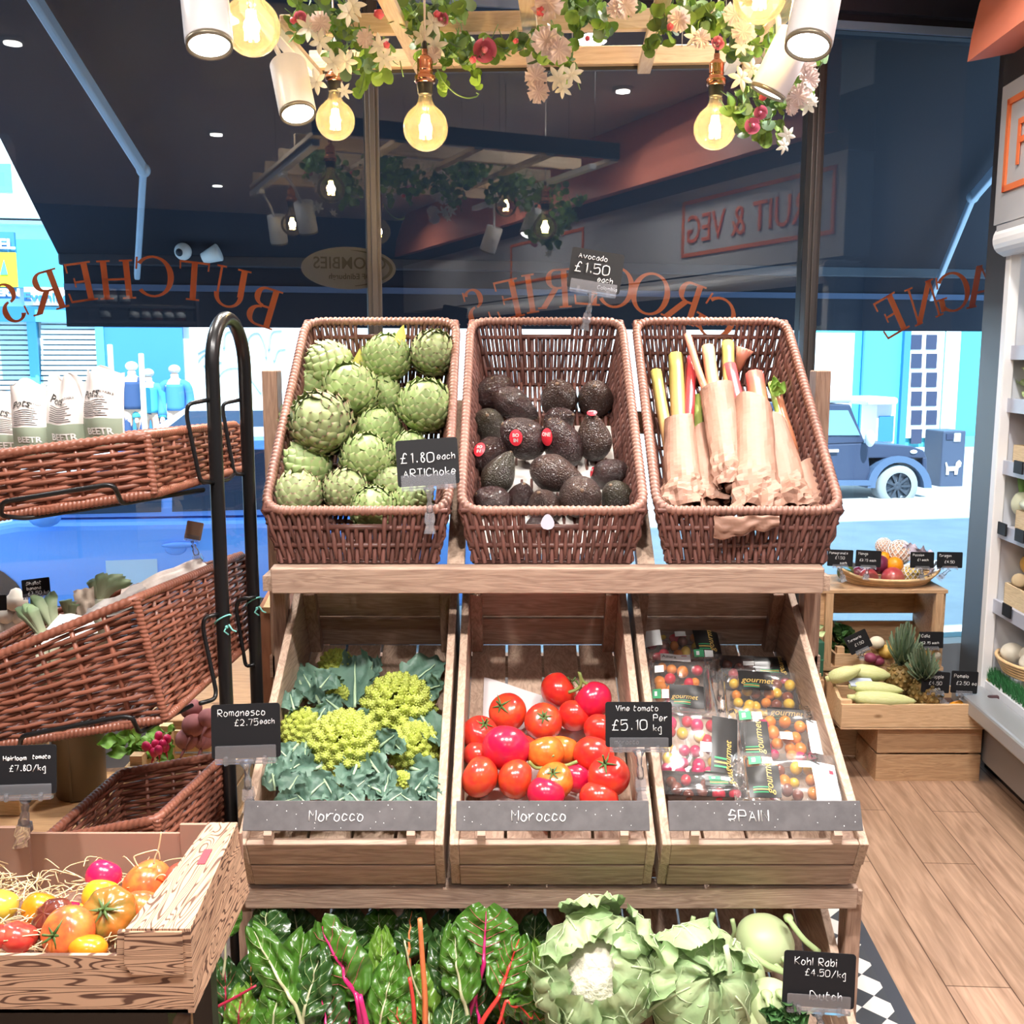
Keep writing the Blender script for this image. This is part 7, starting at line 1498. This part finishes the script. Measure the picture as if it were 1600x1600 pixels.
garland('blush blossom and lily garland right of centre on the trellis', 3.05, [(850, 70, 32, 30, 44), (885, 95, 22, 30, 34), (910, 12, 34, 24, 50), (940, 30, 22, 26, 30), (985, 10, 22, 14, 20)], [('blossom', 858, 6, 26), ('blossom', 852, 66, 22), ('blossom', 872, 78, 20), ('blossom', 836, 120, 18), ('blossom', 840, 143, 17), ('lily', 872, 122), ('lily', 893, 116, 20), ('lily', 880, 138, 16), ('lily', 862, 58, 16), ('blossom', 975, 8, 20), ('bud', 845, 18, 12), ('bud', 918, 60, 7), ('blossom', 962, 14, 14)], [[(895, 30), (905, 40), (900, 50)], [(935, 30), (942, 45), (940, 58)], [(900, 120), (906, 140)]])
garland('leafy garland on the right part of the trellis above the lone globe lamp', 2.95, [(1070, 22, 42, 30, 70), (1110, 30, 40, 24, 60), (1150, 65, 30, 30, 40), (1035, 50, 18, 24, 22)], [('blossom', 1062, 30, 18), ('blossom', 1096, 60, 14), ('lily', 1086, 58, 18), ('blossom', 1148, 22, 18), ('rose', 1122, 66, 12), ('bud', 1047, 42), ('blossom', 1160, 50, 18), ('lily', 1158, 72, 16)], [[(1030, 60), (1018, 68), (1014, 78)], [(1090, 60), (1096, 76)]])
garland('trailing garland of roses, blossoms and lilies at the right end beside the turned spotlight', 3.0, [(1190, 150, 36, 40, 70), (1180, 190, 28, 26, 50), (1245, 140, 26, 30, 34), (1275, 85, 18, 26, 24), (1150, 168, 18, 18, 20), (1205, 60, 26, 40, 36)], [('rose', 1188, 176, 12), ('rose', 1176, 196, 14), ('bud', 1192, 152), ('blossom', 1256, 106, 18), ('blossom', 1262, 124, 18), ('blossom', 1246, 150, 18), ('lily', 1158, 122), ('lily', 1174, 108, 18), ('lily', 1264, 140, 16), ('lily', 1262, 164, 18), ('lily', 1230, 212, 16), ('lily', 1225, 228, 14), ('lily', 1268, 158, 14), ('blossom', 1236, 168, 12)], [[(1195, 195), (1196, 212), (1190, 220)], [(1225, 180), (1222, 200), (1226, 215)]])
q = crom([at(x, y, 2.95) for x, y in ((683, 108), (694, 128), (712, 146), (730, 153), (745, 151))], 5); tag(obj('bare_stem', MB().tube(q, .0022, 6).tube([at(745, 151, 2.95), at(748, 147, 2.95), at(744, 145, 2.95)], .002, 6), gst), 'bare curling green plastic stem hanging right of the central globe lamp', 'stem')
# ================================================================ chiller along the right wall
cool = mat('white_shelf', (.68, .70, .76), .35); dkin = mat('dark_interior', (.03, .035, .03), .6)
t = thing('chiller_cabinet', 'open-fronted white chilled cabinet of vegetables along the right wall', 'chiller', wallp(2.2, -1.5, 0))
obj('end_post', rbox(MB(), 1.905, 1.945, -.05, -.005, .30, 1.99), white, t, bevel=.004)
obj('end_panel', rbox(MB(), 1.945, 2.58, -.03, .0, .05, 2.08), cool, t)
obj('back_panel', rbox(MB(), 2.50, 2.55, -5.0, -.03, .05, 2.08), dkin, t)
mb = MB(); pr = [(1.90, 2.09)]+[(1.90-.045*sin(a), 2.035+.055*cos(a)) for a in [PI*i/10 for i in range(1, 10)]]+[(1.90, 1.975), (1.98, 1.985), (2.1, 2.09)]
mb.prism([wallp(x, -.0, z) for x, z in pr], RD*-5); obj('canopy', mb, white, t); obj('canopy_band', rbox(MB(), 1.862, 1.90, -5, -.012, 2.045, 2.085), greyp, t)
obj('strip_light', rbox(MB(), 2.12, 2.16, -4.9, -.1, 2.065, 2.08), mat('led_strip', (1, 1, 1), .5, emit=(.9, .97, 1), es=9), t)
SHZ = (1.637, 1.443, 1.21, .967, .674)
for z in SHZ: s_ = obj('shelf', rbox(MB(), 1.945, 2.46, -5, -.03, z-.02, z), cool, t); obj('shelf_lip', rbox(MB(), 1.93, 1.945, -5, -.03, z-.04, z+.012), mat('shelf_rail', (.42, .45, .55), .3), s_)
obj('deck', rbox(MB(), 1.92, 2.5, -5, -.03, .33, .36), cool, t); obj('deck_rail', rbox(MB(), 1.80, 1.92, -5, -.03, .27, .335), steel, t, bevel=.01)
obj('base', rbox(MB(), 1.88, 2.5, -5, -.03, .08, .27), mat('base_metal', (.22, .22, .23), .4, metal=.3), t); obj('kick_board', rbox(MB(), 1.95, 2.5, -5, -.03, 0, .08), mat('black_kick', (.01, .01, .01), .6), t)
chip = wood('woodchip_punnet', (.74, .60, .40), (.62, .48, .30), 1, 1.4, .7, False)
def punnetbox(lb, y0, y1, z, h=.07, x0=1.96):
    t = thing('wood_punnet', lb, 'punnet', wallp(x0+.1, (y0+y1)/2, z), 'wooden punnets in the chiller'); a = .012
    for nm, b in (('front_side', (x0, x0+.006, y0, y1)), ('back_side', (x0+.20, x0+.206, y0, y1)), ('end_side', (x0, x0+.206, y0, y0+.006)), ('end_side', (x0, x0+.206, y1-.006, y1))): obj(nm, rbox(MB(), *b, z, z+h), chip, t)
    obj('base', rbox(MB(), x0, x0+.206, y0, y1, z+.001, z+.006), chip, t)
def W3(x, y, z): return wallp(x, y, z)
def veg(nm, lb, c, r, m, cat=None, n=16, rot=None, fn=None, group=None): return tag(obj(nm, MB().ell(c, r, n, 12, rot, fn), m), lb, cat or nm.replace('_', ' '), group)
pale_g = mat('pale_salad', (.50, .62, .32), .5, island=.4, trans=.2); dk_g = mat('dark_greens', (.06, .16, .04), .5, island=.4); bagf = clear('salad_bag', (.95, .97, .95), .03, .1, 1.4, .12, (.9, .95, .95))
def heap(nm, lb, c, rx, ry, rz, n, m, s=.03, cat='salad', film=False):
    t = thing(nm, lb, cat, c); mb = MB()
    for i in range(n):
        p = c+RX*rnd(-rx, rx)+RD*rnd(-ry, ry)+V((0, 0, rnd(0, rz))); a = rnd(0, 6.28); mb.merge(leafgrid(p, p+V((cos(a)*s*1.4, sin(a)*s*1.4, rnd(.2, 1.2)*s)), s*.6, (rnd(-.5, .5), -.7, .7), .5, .8, 4, 5)); mb.tip = None
    obj('leaves', mb, m, t)
    if film: obj('clear_bag', MB().ell(c+V((0, 0, rz*.45)), (rx*1.3, ry*1.2, rz*.8), 18, 12, RR, lambda q: 1+.15*noise.noise(q*2.5)), bagf, t)
random.seed(44)
heap('salad_bag', 'clear bag of pale salad leaves on the top chiller shelf', W3(2.06, -.16, 1.645), .07, .12, .11, 60, pale_g, film=True)
veg('bread_roll', 'pale orange squash on the top chiller shelf beside the salad bag', W3(2.0, -.17, 1.675), (.05, .06, .035), mat('squash_skin', (.80, .50, .28), .6), 'squash')
heap('lettuce', 'pale green curly lettuce on the second chiller shelf', W3(2.03, -.15, 1.45), .05, .10, .10, 70, pale_g, .035, 'lettuce'); heap('herb_bag', 'clear bag of herbs above the lettuce on the second shelf', W3(2.10, -.10, 1.46), .05, .08, .14, 30, dk_g, film=True)
punnetbox('wooden punnet of red radicchio on the third chiller shelf', -.26, -.06, 1.212)
for dx, dy, lb in ((.05, -.10, 'dark red radicchio nearest the white post, third shelf'), (.06, -.18, 'dark red radicchio beside the lemon, third shelf')): veg('radicchio', lb, W3(1.99+dx, dy, 1.295), (.045, .045, .04), mat('radicchio_red', (.40, .03, .10), .4, col2=(.75, .55, .55), nscale=25), group='radicchio in the chiller')
veg('lemon', 'yellow lemon at the right picture edge on the third shelf', W3(1.99, -.235, 1.30), (.033, .04, .033), CH[2]); heap('radicchio_leaves', 'green and dark red leaves over the radicchio', W3(2.05, -.16, 1.31), .04, .06, .03, 12, dk_g, .04, 'leaves')
punnetbox('wooden punnet of fennel on the fourth chiller shelf', -.28, -.12, .969, .075)
fen = mat('fennel_white', (.74, .80, .62), .4); flk = mat('fennel_green', (.18, .38, .10), .5)
t = thing('fennel', 'white fennel bulb with green stalks on the fourth shelf', 'fennel', W3(2.02, -.09, 1.04)); c = W3(2.0, -.085, 1.06); obj('bulb', MB().ell(c, (.042, .042, .05), 18, 12), fen, t)
for a in (-.3, 0, .3): obj('stalk', MB().tube([c+V((0, 0, .03)), c+V((a*.05, .02, .14))], [.016, .012], 8), flk, t)
veg('leek', 'leek end lying on the fourth shelf at the right picture edge', W3(2.0, -.20, 1.07), (.05, .09, .03), fen); heap('dark_greens', 'dark leafy greens behind the fennel', W3(2.10, -.12, .975), .06, .08, .15, 40, dk_g, .04, 'greens')
punnetbox('wooden punnet of parsnips and carrots on the lowest chiller shelf', -.30, -.07, .676, .08)
gm = mat('yellow_squash_skin', (.78, .42, .03), .3, coat=.3)
veg('yellow_squash', 'orange-yellow gourd lying on the lowest shelf behind the parsnips', W3(2.06, -.12, .83), (.06, .09, .05), gm, 'gourd'); veg('yellow_squash', 'second yellow gourd, darker, against the right picture edge', W3(2.07, -.26, .845), (.06, .09, .05), gm, 'gourd')
prs = mat('parsnip_skin', (.76, .62, .40), .6); crt = mat('carrot_skin', (.80, .27, .10), .5)
def root(lb, a, b, r, m, nm): tag(obj(nm, MB().tube([a, a+(b-a)*.06, a+(b-a)*.4, b], [r*.6, r, r*.8, r*.1], 14), m), lb, nm)
root('thick pale parsnip pointing out of the lowest punnet', W3(1.985, -.13, .775), W3(2.04, .0-.06, .765), .028, prs, 'parsnip'); root('orange carrot on the lowest punnet, upper', W3(1.98, -.27, .785), W3(2.08, -.15, .775), .020, crt, 'carrot'); root('orange carrot on the lowest punnet, lower', W3(1.975, -.24, .765), W3(2.08, -.11, .755), .020, crt, 'carrot')
t = thing('wicker_tray', 'round wicker tray of white turnips on the chiller deck', 'tray', W3(2.08, -.16, .45)); mb = MB()
for i in range(5): mb.tube([W3(2.07, -.17, .43+.012*i)+V(((.12+.006*i)*cos(a), (.16+.006*i)*sin(a), 0)) for a in [2*PI*j/36 for j in range(36)]], .007, 6, closed=True)
obj('weave', mb, wk_pale, t)
tur = mat('turnip_skin', (.80, .76, .66), .4)
for i, (x, y, z) in enumerate(((1.99, -.11, .49), (2.03, -.18, .50), (2.0, -.25, .49), (2.08, -.11, .52), (2.05, -.22, .53), (2.10, -.19, .54))): veg('turnip', 'white turnip in the wicker tray on the chiller deck', W3(x, y, z), (.043, .043, .038), tur, group='white turnips on the deck')
mb = MB()
for i in range(1500):
    p = W3(rnd(1.925, 1.965), rnd(-.6, -.05), rnd(.36, .40)); mb.add([p+V((-.002, 0, 0)), p+V((.002, 0, 0)), p+V((rnd(-.012, 0), rnd(-.008, .008), .028))], [(0, 1, 2)])
tag(obj('artificial_grass', mb, mat('grass_green', (.03, .16, .05), .6, island=.4)), 'strip of green artificial grass along the chiller deck', 'grass', kind='stuff')
for i, (y, z) in enumerate(((-.20, 1.20), (-.10, .957), (-.25, .957), (-.19, .664))):
    tag(obj('shelf_ticket', rbox(MB(), 1.918, 1.924, y-.04, y+.03, z-.012, z+.034), black), ('small black ticket on the third shelf rail', 'small black ticket on the fourth shelf rail, nearer the post', 'small black ticket on the fourth shelf rail, nearer the picture edge', 'small black ticket on the lowest shelf rail')[i], 'ticket')

# ================================================================ crates of fruit by the window
kpine = wood('crate_wood', (.62, .40, .23), (.46, .28, .155), 0, 1.0); kpz = wood('crate_wood_post', (.62, .40, .23), (.46, .28, .155), 2, 1.0); lpine = wood('light_crate_wood', (.80, .55, .33), (.66, .42, .24), 0, 1.0)
t = thing('wooden_crate', 'upturned open-sided crate carrying the fruit basket by the window', 'crate', (1.45, 4.05, .35))
x0, x1, y0, y1, z0, z1 = 1.235, 1.735, 3.98, 4.28, .36, .692
obj('top_board', MB().bx(x0, x1, y0, y1, z1-.015, z1), kpine, t, bevel=.002); obj('base_board', MB().bx(x0, x1, y0, y1, z0, z0+.015), kpine, t)
for x in (x0, x1-.016): obj('end_board', MB().bx(x, x+.016, y0+.02, y1, z0+.015, z1-.015), kpine, t)
for x in (x0+.016, x1-.046): obj('corner_post', MB().bx(x, x+.03, y0, y0+.03, z0+.015, z1-.015), kpz, t)
for a, b in ((z0+.03, z0+.13), (z0+.165, z0+.265)): obj('back_slat', MB().bx(x0+.016, x1-.016, y1-.012, y1, a, b), kpine, t)
slatcrate('wooden_crate', 'plain crate on the floor under the upturned one', x0, x1, y0+.01, y1, .004, .355, kpine, post=.025, rows=3)
# fruit basket
fb = at(1388, 905, 4.10); fz = z1
fc = V((fb.x, 4.12, fz)); t = thing('fruit_basket', 'shallow oval wicker basket of exotic fruit in cellophane', 'basket', fc); mb = MB()
for i in range(7): mb.tube([fc+V(((.16+.008*i)*cos(a), (.105+.005*i)*sin(a), .008+.0045*i+.035*(cos(a)**4)*(i/6))) for a in [2*PI*j/44 for j in range(44)]], .0055, 6, closed=True)
obj('weave', mb, wk_pale, t); obj('cellophane', MB().grid(lambda u, v: fc+V(((.17+.05*v+.012*noise.noise(V((u*20, v*3, 1))))*cos(2*PI*u), (.11+.03*v)*sin(2*PI*u), .03+.03*v+.03*cos(2*PI*u)**4+.014*noise.noise(V((u*24, v*2, 5))))), 60, 4), film, t)
pom = mat('pomegranate_skin', (.40, .035, .06), .3, col2=(.50, .10, .08), nscale=8, coat=.3); mango = mat('purple_mango', (.16, .02, .06), .3, coat=.3); orng = mat('orange_skin', (.85, .32, .01), .35, bump=.2, bscale=200); net = mat('foam_net', (.85, .84, .84), .6); peach = mat('pale_fruit', (.80, .50, .36), .5); lem = mat('netted_melon', (.72, .52, .10), .5)
def fruit(nm, lb, px, py, rpx, m, Y=4.06, netted=False, crown=False):
    c = at(px, py, Y); r = rpx*depth(c)/1600; t = thing(nm, lb, nm.replace('_', ' '), c, 'fruit in the window basket'); obj('flesh', MB().ell(c, r, 20, 14), m, t)
    if crown: obj('crown', MB().lathe([(r*.12, 0), (r*.16, r*.2), (r*.26, r*.36)], 8, Matrix.Translation(c+V((r*.1, -r*.88, -r*.05))) @ frame_to((.1, -1, -.1)).to_4x4()), m, t)
    if netted:
        mb = MB()
        for k in range(14):
            for s in (-1, 1): mb.tube([c+V((sin(a)*cos(2*PI*k/14+s*a*.8), sin(a)*sin(2*PI*k/14+s*a*.8), cos(a)))*r*1.06 for a in [.25+j*.22 for j in range(12)]], r*.05, 4)
        obj('foam_net', mb, net, t)
for a in (('pomegranate', 'dark red pomegranate at the front of the basket, left', 1357, 903, 15, pom, 4.08, False, True), ('pomegranate', 'largest pomegranate at the front middle of the basket', 1395, 904, 18, pom, 4.07, False, True), ('mango', 'purple mango above the pomegranates', 1374, 882, 15, mango, 4.14), ('mango', 'purple mango at the back left of the basket', 1342, 897, 12, mango, 4.16), ('orange', 'bright orange in the middle of the basket', 1398, 883, 13, orng, 4.12), ('orange', 'orange half hidden behind the purple mango', 1381, 872, 10, orng, 4.18), ('netted_fruit', 'yellow fruit in a white foam net at the right of the basket', 1424, 897, 16, lem, 4.10, True), ('netted_fruit', 'pink-topped fruit in a white foam net on top of the pile', 1405, 863, 18, peach, 4.18, True), ('netted_fruit', 'fruit in a foam net at the top left of the pile', 1381, 853, 12, peach, 4.22, True), ('passion_fruit', 'small yellow fruit at the right end of the basket', 1446, 905, 8, lem, 4.14), ('passion_fruit', 'small pale fruit behind the one at the right end', 1454, 893, 8, lem, 4.18), ('green_mango', 'dark green fruit at the left end of the basket', 1321, 894, 13, mat('green_skin', (.10, .16, .03), .4), 4.16)): fruit(*a)
c = at(1428, 858, 4.14); mb = MB(); mb.grid(lambda u, v: c+V(((u-.5)*.12+.02*v, .02*noise.noise(V((u*6, v*6, 1))), (v-.5)*.06-.04*u+.02*noise.noise(V((u*7, v*7, 4))))), 14, 8); tag(obj('foam_net', mb, mat('lilac_net', (.70, .62, .75), .6)), 'loose crumpled lilac foam net on top of the fruit', 'net')
sg = lambda lb, px, py, w, h, Y, ro, ln, clip=None: price_sign(lb, px, py, w, h, Y, ro, ln, clip, Y, .12, 5, True, None)
sg('leftmost black sign over the fruit basket, Pomegranate £1.50', 1313, 872, 40, 26, 4.0, -2, [('Pomegranate', .06, .74, .13), ('£1.50', .3, .44, .16), ('each', .5, .14, .14)], (1318, 908))
sg('second black sign over the fruit basket, Mango', 1357, 873, 40, 26, 3.99, -3, [('Mango', .1, .72, .15), ('£2.75 each', .16, .34, .13)], (1352, 905))
sg('third black sign over the fruit basket, right of the netted fruit', 1441, 875, 37, 25, 4.0, -1, [('Passion', .1, .74, .14), ('£1 each', .3, .44, .14)], (1440, 905))
sg('rightmost black sign over the fruit basket, Dragon', 1484, 875, 40, 25, 4.02, -1, [('Dragon', .1, .70, .15), ('£4.50', .3, .30, .16)], (1466, 905))
sg('tilted black sign beside the gourds under the upturned crate', 1341, 1003, 36, 30, 3.92, 26, [('Turmeric', .1, .66, .13), ('£1.50', .3, .34, .14)], (1345, 1030))
sg('black sign right of the pineapple crown', 1455, 1000, 38, 26, 3.95, 0, [('Galia', .1, .66, .18), ('£2.95 each', .1, .26, .14)], (1452, 1040))
sg('black Pineapple sign in front of the pineapple', 1462, 1066, 44, 33, 3.72, -3, [('Pineapple', .1, .70, .15), ('£4.50', .26, .38, .16), ('each', .4, .12, .13)], (1478, 1100))
sg('black Pomelo sign at the right of the flat crate', 1507, 1066, 42, 35, 3.76, -3, [('Pomelo', .1, .70, .15), ('£2.50 ea', .2, .38, .15)], (1500, 1092))
# flat crate in front on a slatted base
X0, X1, Y0, Y1, Z0, Z1 = 1.24, 1.862, 3.70, 3.93, .222, .315
t = thing('flat_crate', 'shallow light wooden crate of corn and pineapples on a slatted base', 'crate', (1.55, 3.85, Z0))
obj('front_board', MB().bx(X0, X1, Y0, Y0+.012, Z0, Z1), lpine, t, bevel=.002); obj('back_board', MB().bx(X0, X1, Y1-.012, Y1, Z0, Z1), lpine, t)
for s, x in ((0, X0), (1, X1-.012)): obj('end_board', MB().prism([V((x, Y0+.012, Z0)), V((x, Y1, Z0)), V((x, Y1, Z1+.05)), V((x, Y1-.06, Z1+.06)), V((x, Y0+.05, Z1+.012)), V((x, Y0+.012, Z1+.012))], (.012, 0, 0)), lpine, t)
obj('base', MB().bx(X0, X1, Y0, Y1, Z0-.004, Z0+.004), lpine, t)
for x in (X0+.012, X1-.042): obj('corner_post', MB().bx(x, x+.03, Y0+.012, Y0+.035, Z0, Z1+.012), lpine, t)
slatcrate('wooden_crate', 'two-slat wooden base crate standing on the floor under the corn', 1.392, 1.79, 3.73, 3.96, .004, .214, kpine, rows=2)
husk = mat('corn_husk', (.56, .60, .24), .55, col2=(.66, .66, .36), nscale=14, stretch=(3, 30, 30)); 
def corn(lb, a, b, r, Y):
    p, q = at(*a, Y), at(*b, Y-.02); k = depth(p)/1600; t = thing('corn_cob', lb, 'corn', p, 'corn cobs in the flat crate'); d = q-p
    obj('husk', MB().tube([p+d*f for f in (0, .06, .25, .55, .8, .95, 1)], [r*k*f for f in (.35, .75, 1, 1, .7, .3, .05)], 18, twist=lambda i, a, w: w*(1+.05*cos(5*a))), husk, t); obj('stalk', MB().tube([p-d*.10, p+d*.02], [r*.35*k, r*.45*k], 8), husk, t)
corn('corn cob at the back of the flat crate', (1330, 1048), (1392, 1056), 13, 3.84); corn('corn cob poking out over the left end of the crate', (1295, 1060), (1345, 1045), 12, 3.80); corn('corn cob in the middle row', (1334, 1073), (1412, 1079), 11, 3.77); corn('corn cob in the front row against the crate board', (1334, 1090), (1432, 1096), 13, 3.74)
tag(obj('corn_wrapper', MB().box(at(1345, 1066, 3.78), (.09, .05, .004), Matrix.Rotation(.3, 3, 'X')), mat('white_blue_wrap', (.55, .62, .78), .4)), 'pale blue printed wrapper between the corn cobs', 'wrapper')
pin = mat('pineapple_rind', (.26, .15, .04), .6, col2=(.13, .10, .03), nscale=30); pcr = tipmat('pineapple_crown', (.10, .17, .09), (.24, .30, .20), .5, .3, 1)
def pineapple(lb, px, py, rpx, ax, Y, hc):
    c = at(px, py, Y); r = rpx*depth(c)/1600; R = frame_to(ax); t = thing('pineapple', lb, 'pineapple', c, 'pineapples in the flat crate'); mb = MB().ell(c, (r*.9, r*.9, r*1.15), 18, 12, R)
    for i in range(90):
        f = (i+.5)/90; th = math.acos(1-2*f); ph = i*2.39996; n_ = V((sin(th)*cos(ph), sin(th)*sin(ph), cos(th))); p = c+R @ V((n_.x*r*.9, n_.y*r*.9, n_.z*r*1.15)); mb.merge(MB().lathe([(r*.15, -r*.02), (r*.11, r*.05), (0, r*.09)], 6, Matrix.Translation(p) @ frame_to(R @ n_).to_4x4()))
    obj('fruit', mb, pin, t); mb = MB(); top_ = c+R @ V((0, 0, r*1.05))
    for i in range(44):
        f = i/43; ph = i*2.39996; sp_ = .85-.75*f; d = R @ V((cos(ph)*sp_, sin(ph)*sp_, 1-.35*sp_)); mb.merge(leafgrid(top_+d*.004, top_+d.normalized()*hc*(.55+.5*f), r*.34, R @ V((cos(ph), sin(ph), -.8)), .3, .05, 3, 6, None, .12, lambda v: 1-v*.95))
    obj('crown', mb, pcr, t)
pineapple('pineapple at the back with the tall upright crown', 1405, 1062, 24, (.05, -.1, 1), 3.86, .17); pineapple('pineapple in front, its crown leaning towards the signs', 1447, 1086, 27, (-.25, -.25, .9), 3.77, .15)
t = thing('fruit_tray', 'black plastic tray with a cut orange fruit at the right of the flat crate', 'tray', at(1522, 1092, 3.76)); c = at(1522, 1094, 3.78)
obj('tray', MB().bx(1.66, 1.845, 3.715, 3.90, Z0+.006, Z0+.055).bx(1.80, 1.845, 3.715, 3.74, Z0+.05, Z0+.12), pblk, t, bevel=.008); obj('papaya', MB().ell(V((1.74, 3.77, Z0+.065)), (.07, .03, .02), 14, 8), orng, t)
# things between
gd = [mat('gourd_yellow', (.72, .45, .10), .5), mat('gourd_cream', (.70, .62, .48), .5), mat('gourd_brown', (.40, .22, .08), .5), mat('shallot_purple', (.28, .05, .10), .5)]
slatcrate('wooden_crate', 'small crate of gourds and mushrooms inside the upturned crate', 1.30, 1.70, 3.99, 4.20, .376, .43, lpine, rows=1)
for i, (px, py, r, k, lb) in enumerate(((1370, 1004, 11, 1, 'cream half-ring mushroom at the top of the gourds'), (1385, 1018, 12, 0, 'yellow gourd left of the pineapple crown'), (1372, 1016, 9, 2, 'brown gourd left of the yellow one'), (1360, 1028, 9, 3, 'purple shallot below the tilted sign'), (1372, 1032, 9, 3, 'purple shallot in the middle of the small crate'), (1384, 1034, 8, 3, 'purple shallot below the yellow gourd'), (1450, 1018, 9, 0, 'yellow gourd right of the pineapple crown'), (1462, 1024, 8, 1, 'cream gourd at the right end of the small crate'))): 
    c = at(px, py, 3.97+.02*(i % 3)); r *= depth(c)/1600; veg('gourd' if k < 3 else 'shallot', lb, c, (r*1.1, r, r*.9), gd[k], n=14)
c = V((1.195, 3.97, .42)); t = thing('cardboard_box', 'dark green cardboard box left of the upturned crate', 'box', c); obj('box', MB().bx(1.15, 1.228, 3.9, 4.1, .36, .50), mat('dark_green_card', (.02, .10, .06), .6), t, bevel=.003); obj('seam', MB().bx(1.15, 1.228, 3.898, 3.90, .425, .430), mat('green_seam', (.05, .20, .12), .6), t)
heap('herb_pot', 'feathery pale green plant standing on the dark green box', V((1.19, 4.0, .50)), .03, .06, .07, 40, pale_g, .02, 'plant'); slatcrate('wooden_crate', 'low crate holding up the dark green box', 1.13, 1.228, 3.88, 4.12, .004, .355, kpine, post=.02, rows=3)
heap('parsley_bunch', 'dark green leafy bunch between the green box and the tilted sign', at(1320, 1020, 4.1), .03, .05, .09, 50, dk_g, .03, 'greens')
t = thing('asparagus_bunch', 'upright bunch of green asparagus in a clear cup left of the flat crate', 'asparagus', V((1.20, 3.78, .20))); gsp = mat('asparagus_green', (.20, .30, .08), .5)
for i in range(12): a = i*2.4; p = V((1.175+.016*cos(a), 3.76+.016*sin(a), .10)); obj('spear', MB().tube([p, p+V((.003, 0, .16)), p+V((.004, 0, .205))], [.0055, .0055, .001], 7), gsp, t)
obj('cup', MB().lathe([(.030, 0), (.040, .11), (.0385, .11), (.029, .003)], 20, Matrix.Translation((1.175, 3.76, .09))), acr, t); slatcrate('wooden_crate', 'low crate standing under the asparagus cup', 1.12, 1.225, 3.70, 3.84, .004, .085, kpine, post=.02, rows=1)
tag(obj('red_box', MB().bx(1.17, 1.215, 3.50, 3.66, .0, .09), mat('red_card', (.65, .03, .03), .5), bevel=.003), 'small red box on the floor beside the stand', 'box')
# ================================================================ jars on a shelf behind the camera, seen only in the window
def jar(px, py, k_, lb):
    d = ray(px, py); w = on(px, py, W0, WN); r_ = d-WN*2*d.dot(WN); p = w+r_*((-.45-w.y)/r_.y); p.z = 2.02 if py < 480 else 1.90
    R_ = .042; t = thing('jar', lb, 'jar', p, 'jars on the dark shelf'); M = Matrix.Translation(p)
    obj('body', MB().lathe([(0, 0), (R_, 0), (R_, .085), (R_*.8, .10)], 18, M), mat(('jar_dark', 'jar_red')[k_], ((.06, .03, .02), (.22, .05, .04))[k_], .15), t); obj('lid', MB().lathe([(0, .10), (R_*.86, .10), (R_*.86, .118), (0, .118)], 18, M), mat('jar_lid', (.35, .30, .22), .4, metal=.3), t); obj('paper_label', MB().lathe([(R_*1.01, .02), (R_*1.01, .07)], 18, M), mat('jar_label', (.38, .42, .45), .6), t)
t = thing('shelf_unit', 'black shelf unit of jars and bottles, seen mirrored under the BUTCHERS lettering', 'shelf', (-1.4, -.55, 0))
for z in (1.895, 2.015): obj('shelf', MB().bx(-1.85, -.9, -.68 if z < 2 else -.68, -.38, z-.022, z-.002), navy, t)
for x in (-1.87, -.9): obj('side_panel', MB().bx(x, x+.02, -.7, -.36, 0, 2.2), navy, t)
for i, (px, py, k_) in enumerate(((155, 470, 0), (175, 470, 0), (195, 470, 0), (165, 495, 0), (228, 495, 1), (246, 495, 1), (264, 495, 0), (282, 495, 1), (210, 495, 0))): jar(px, py, k_, 'small dark labelled jar on the shelf mirrored under the BUTCHERS lettering')
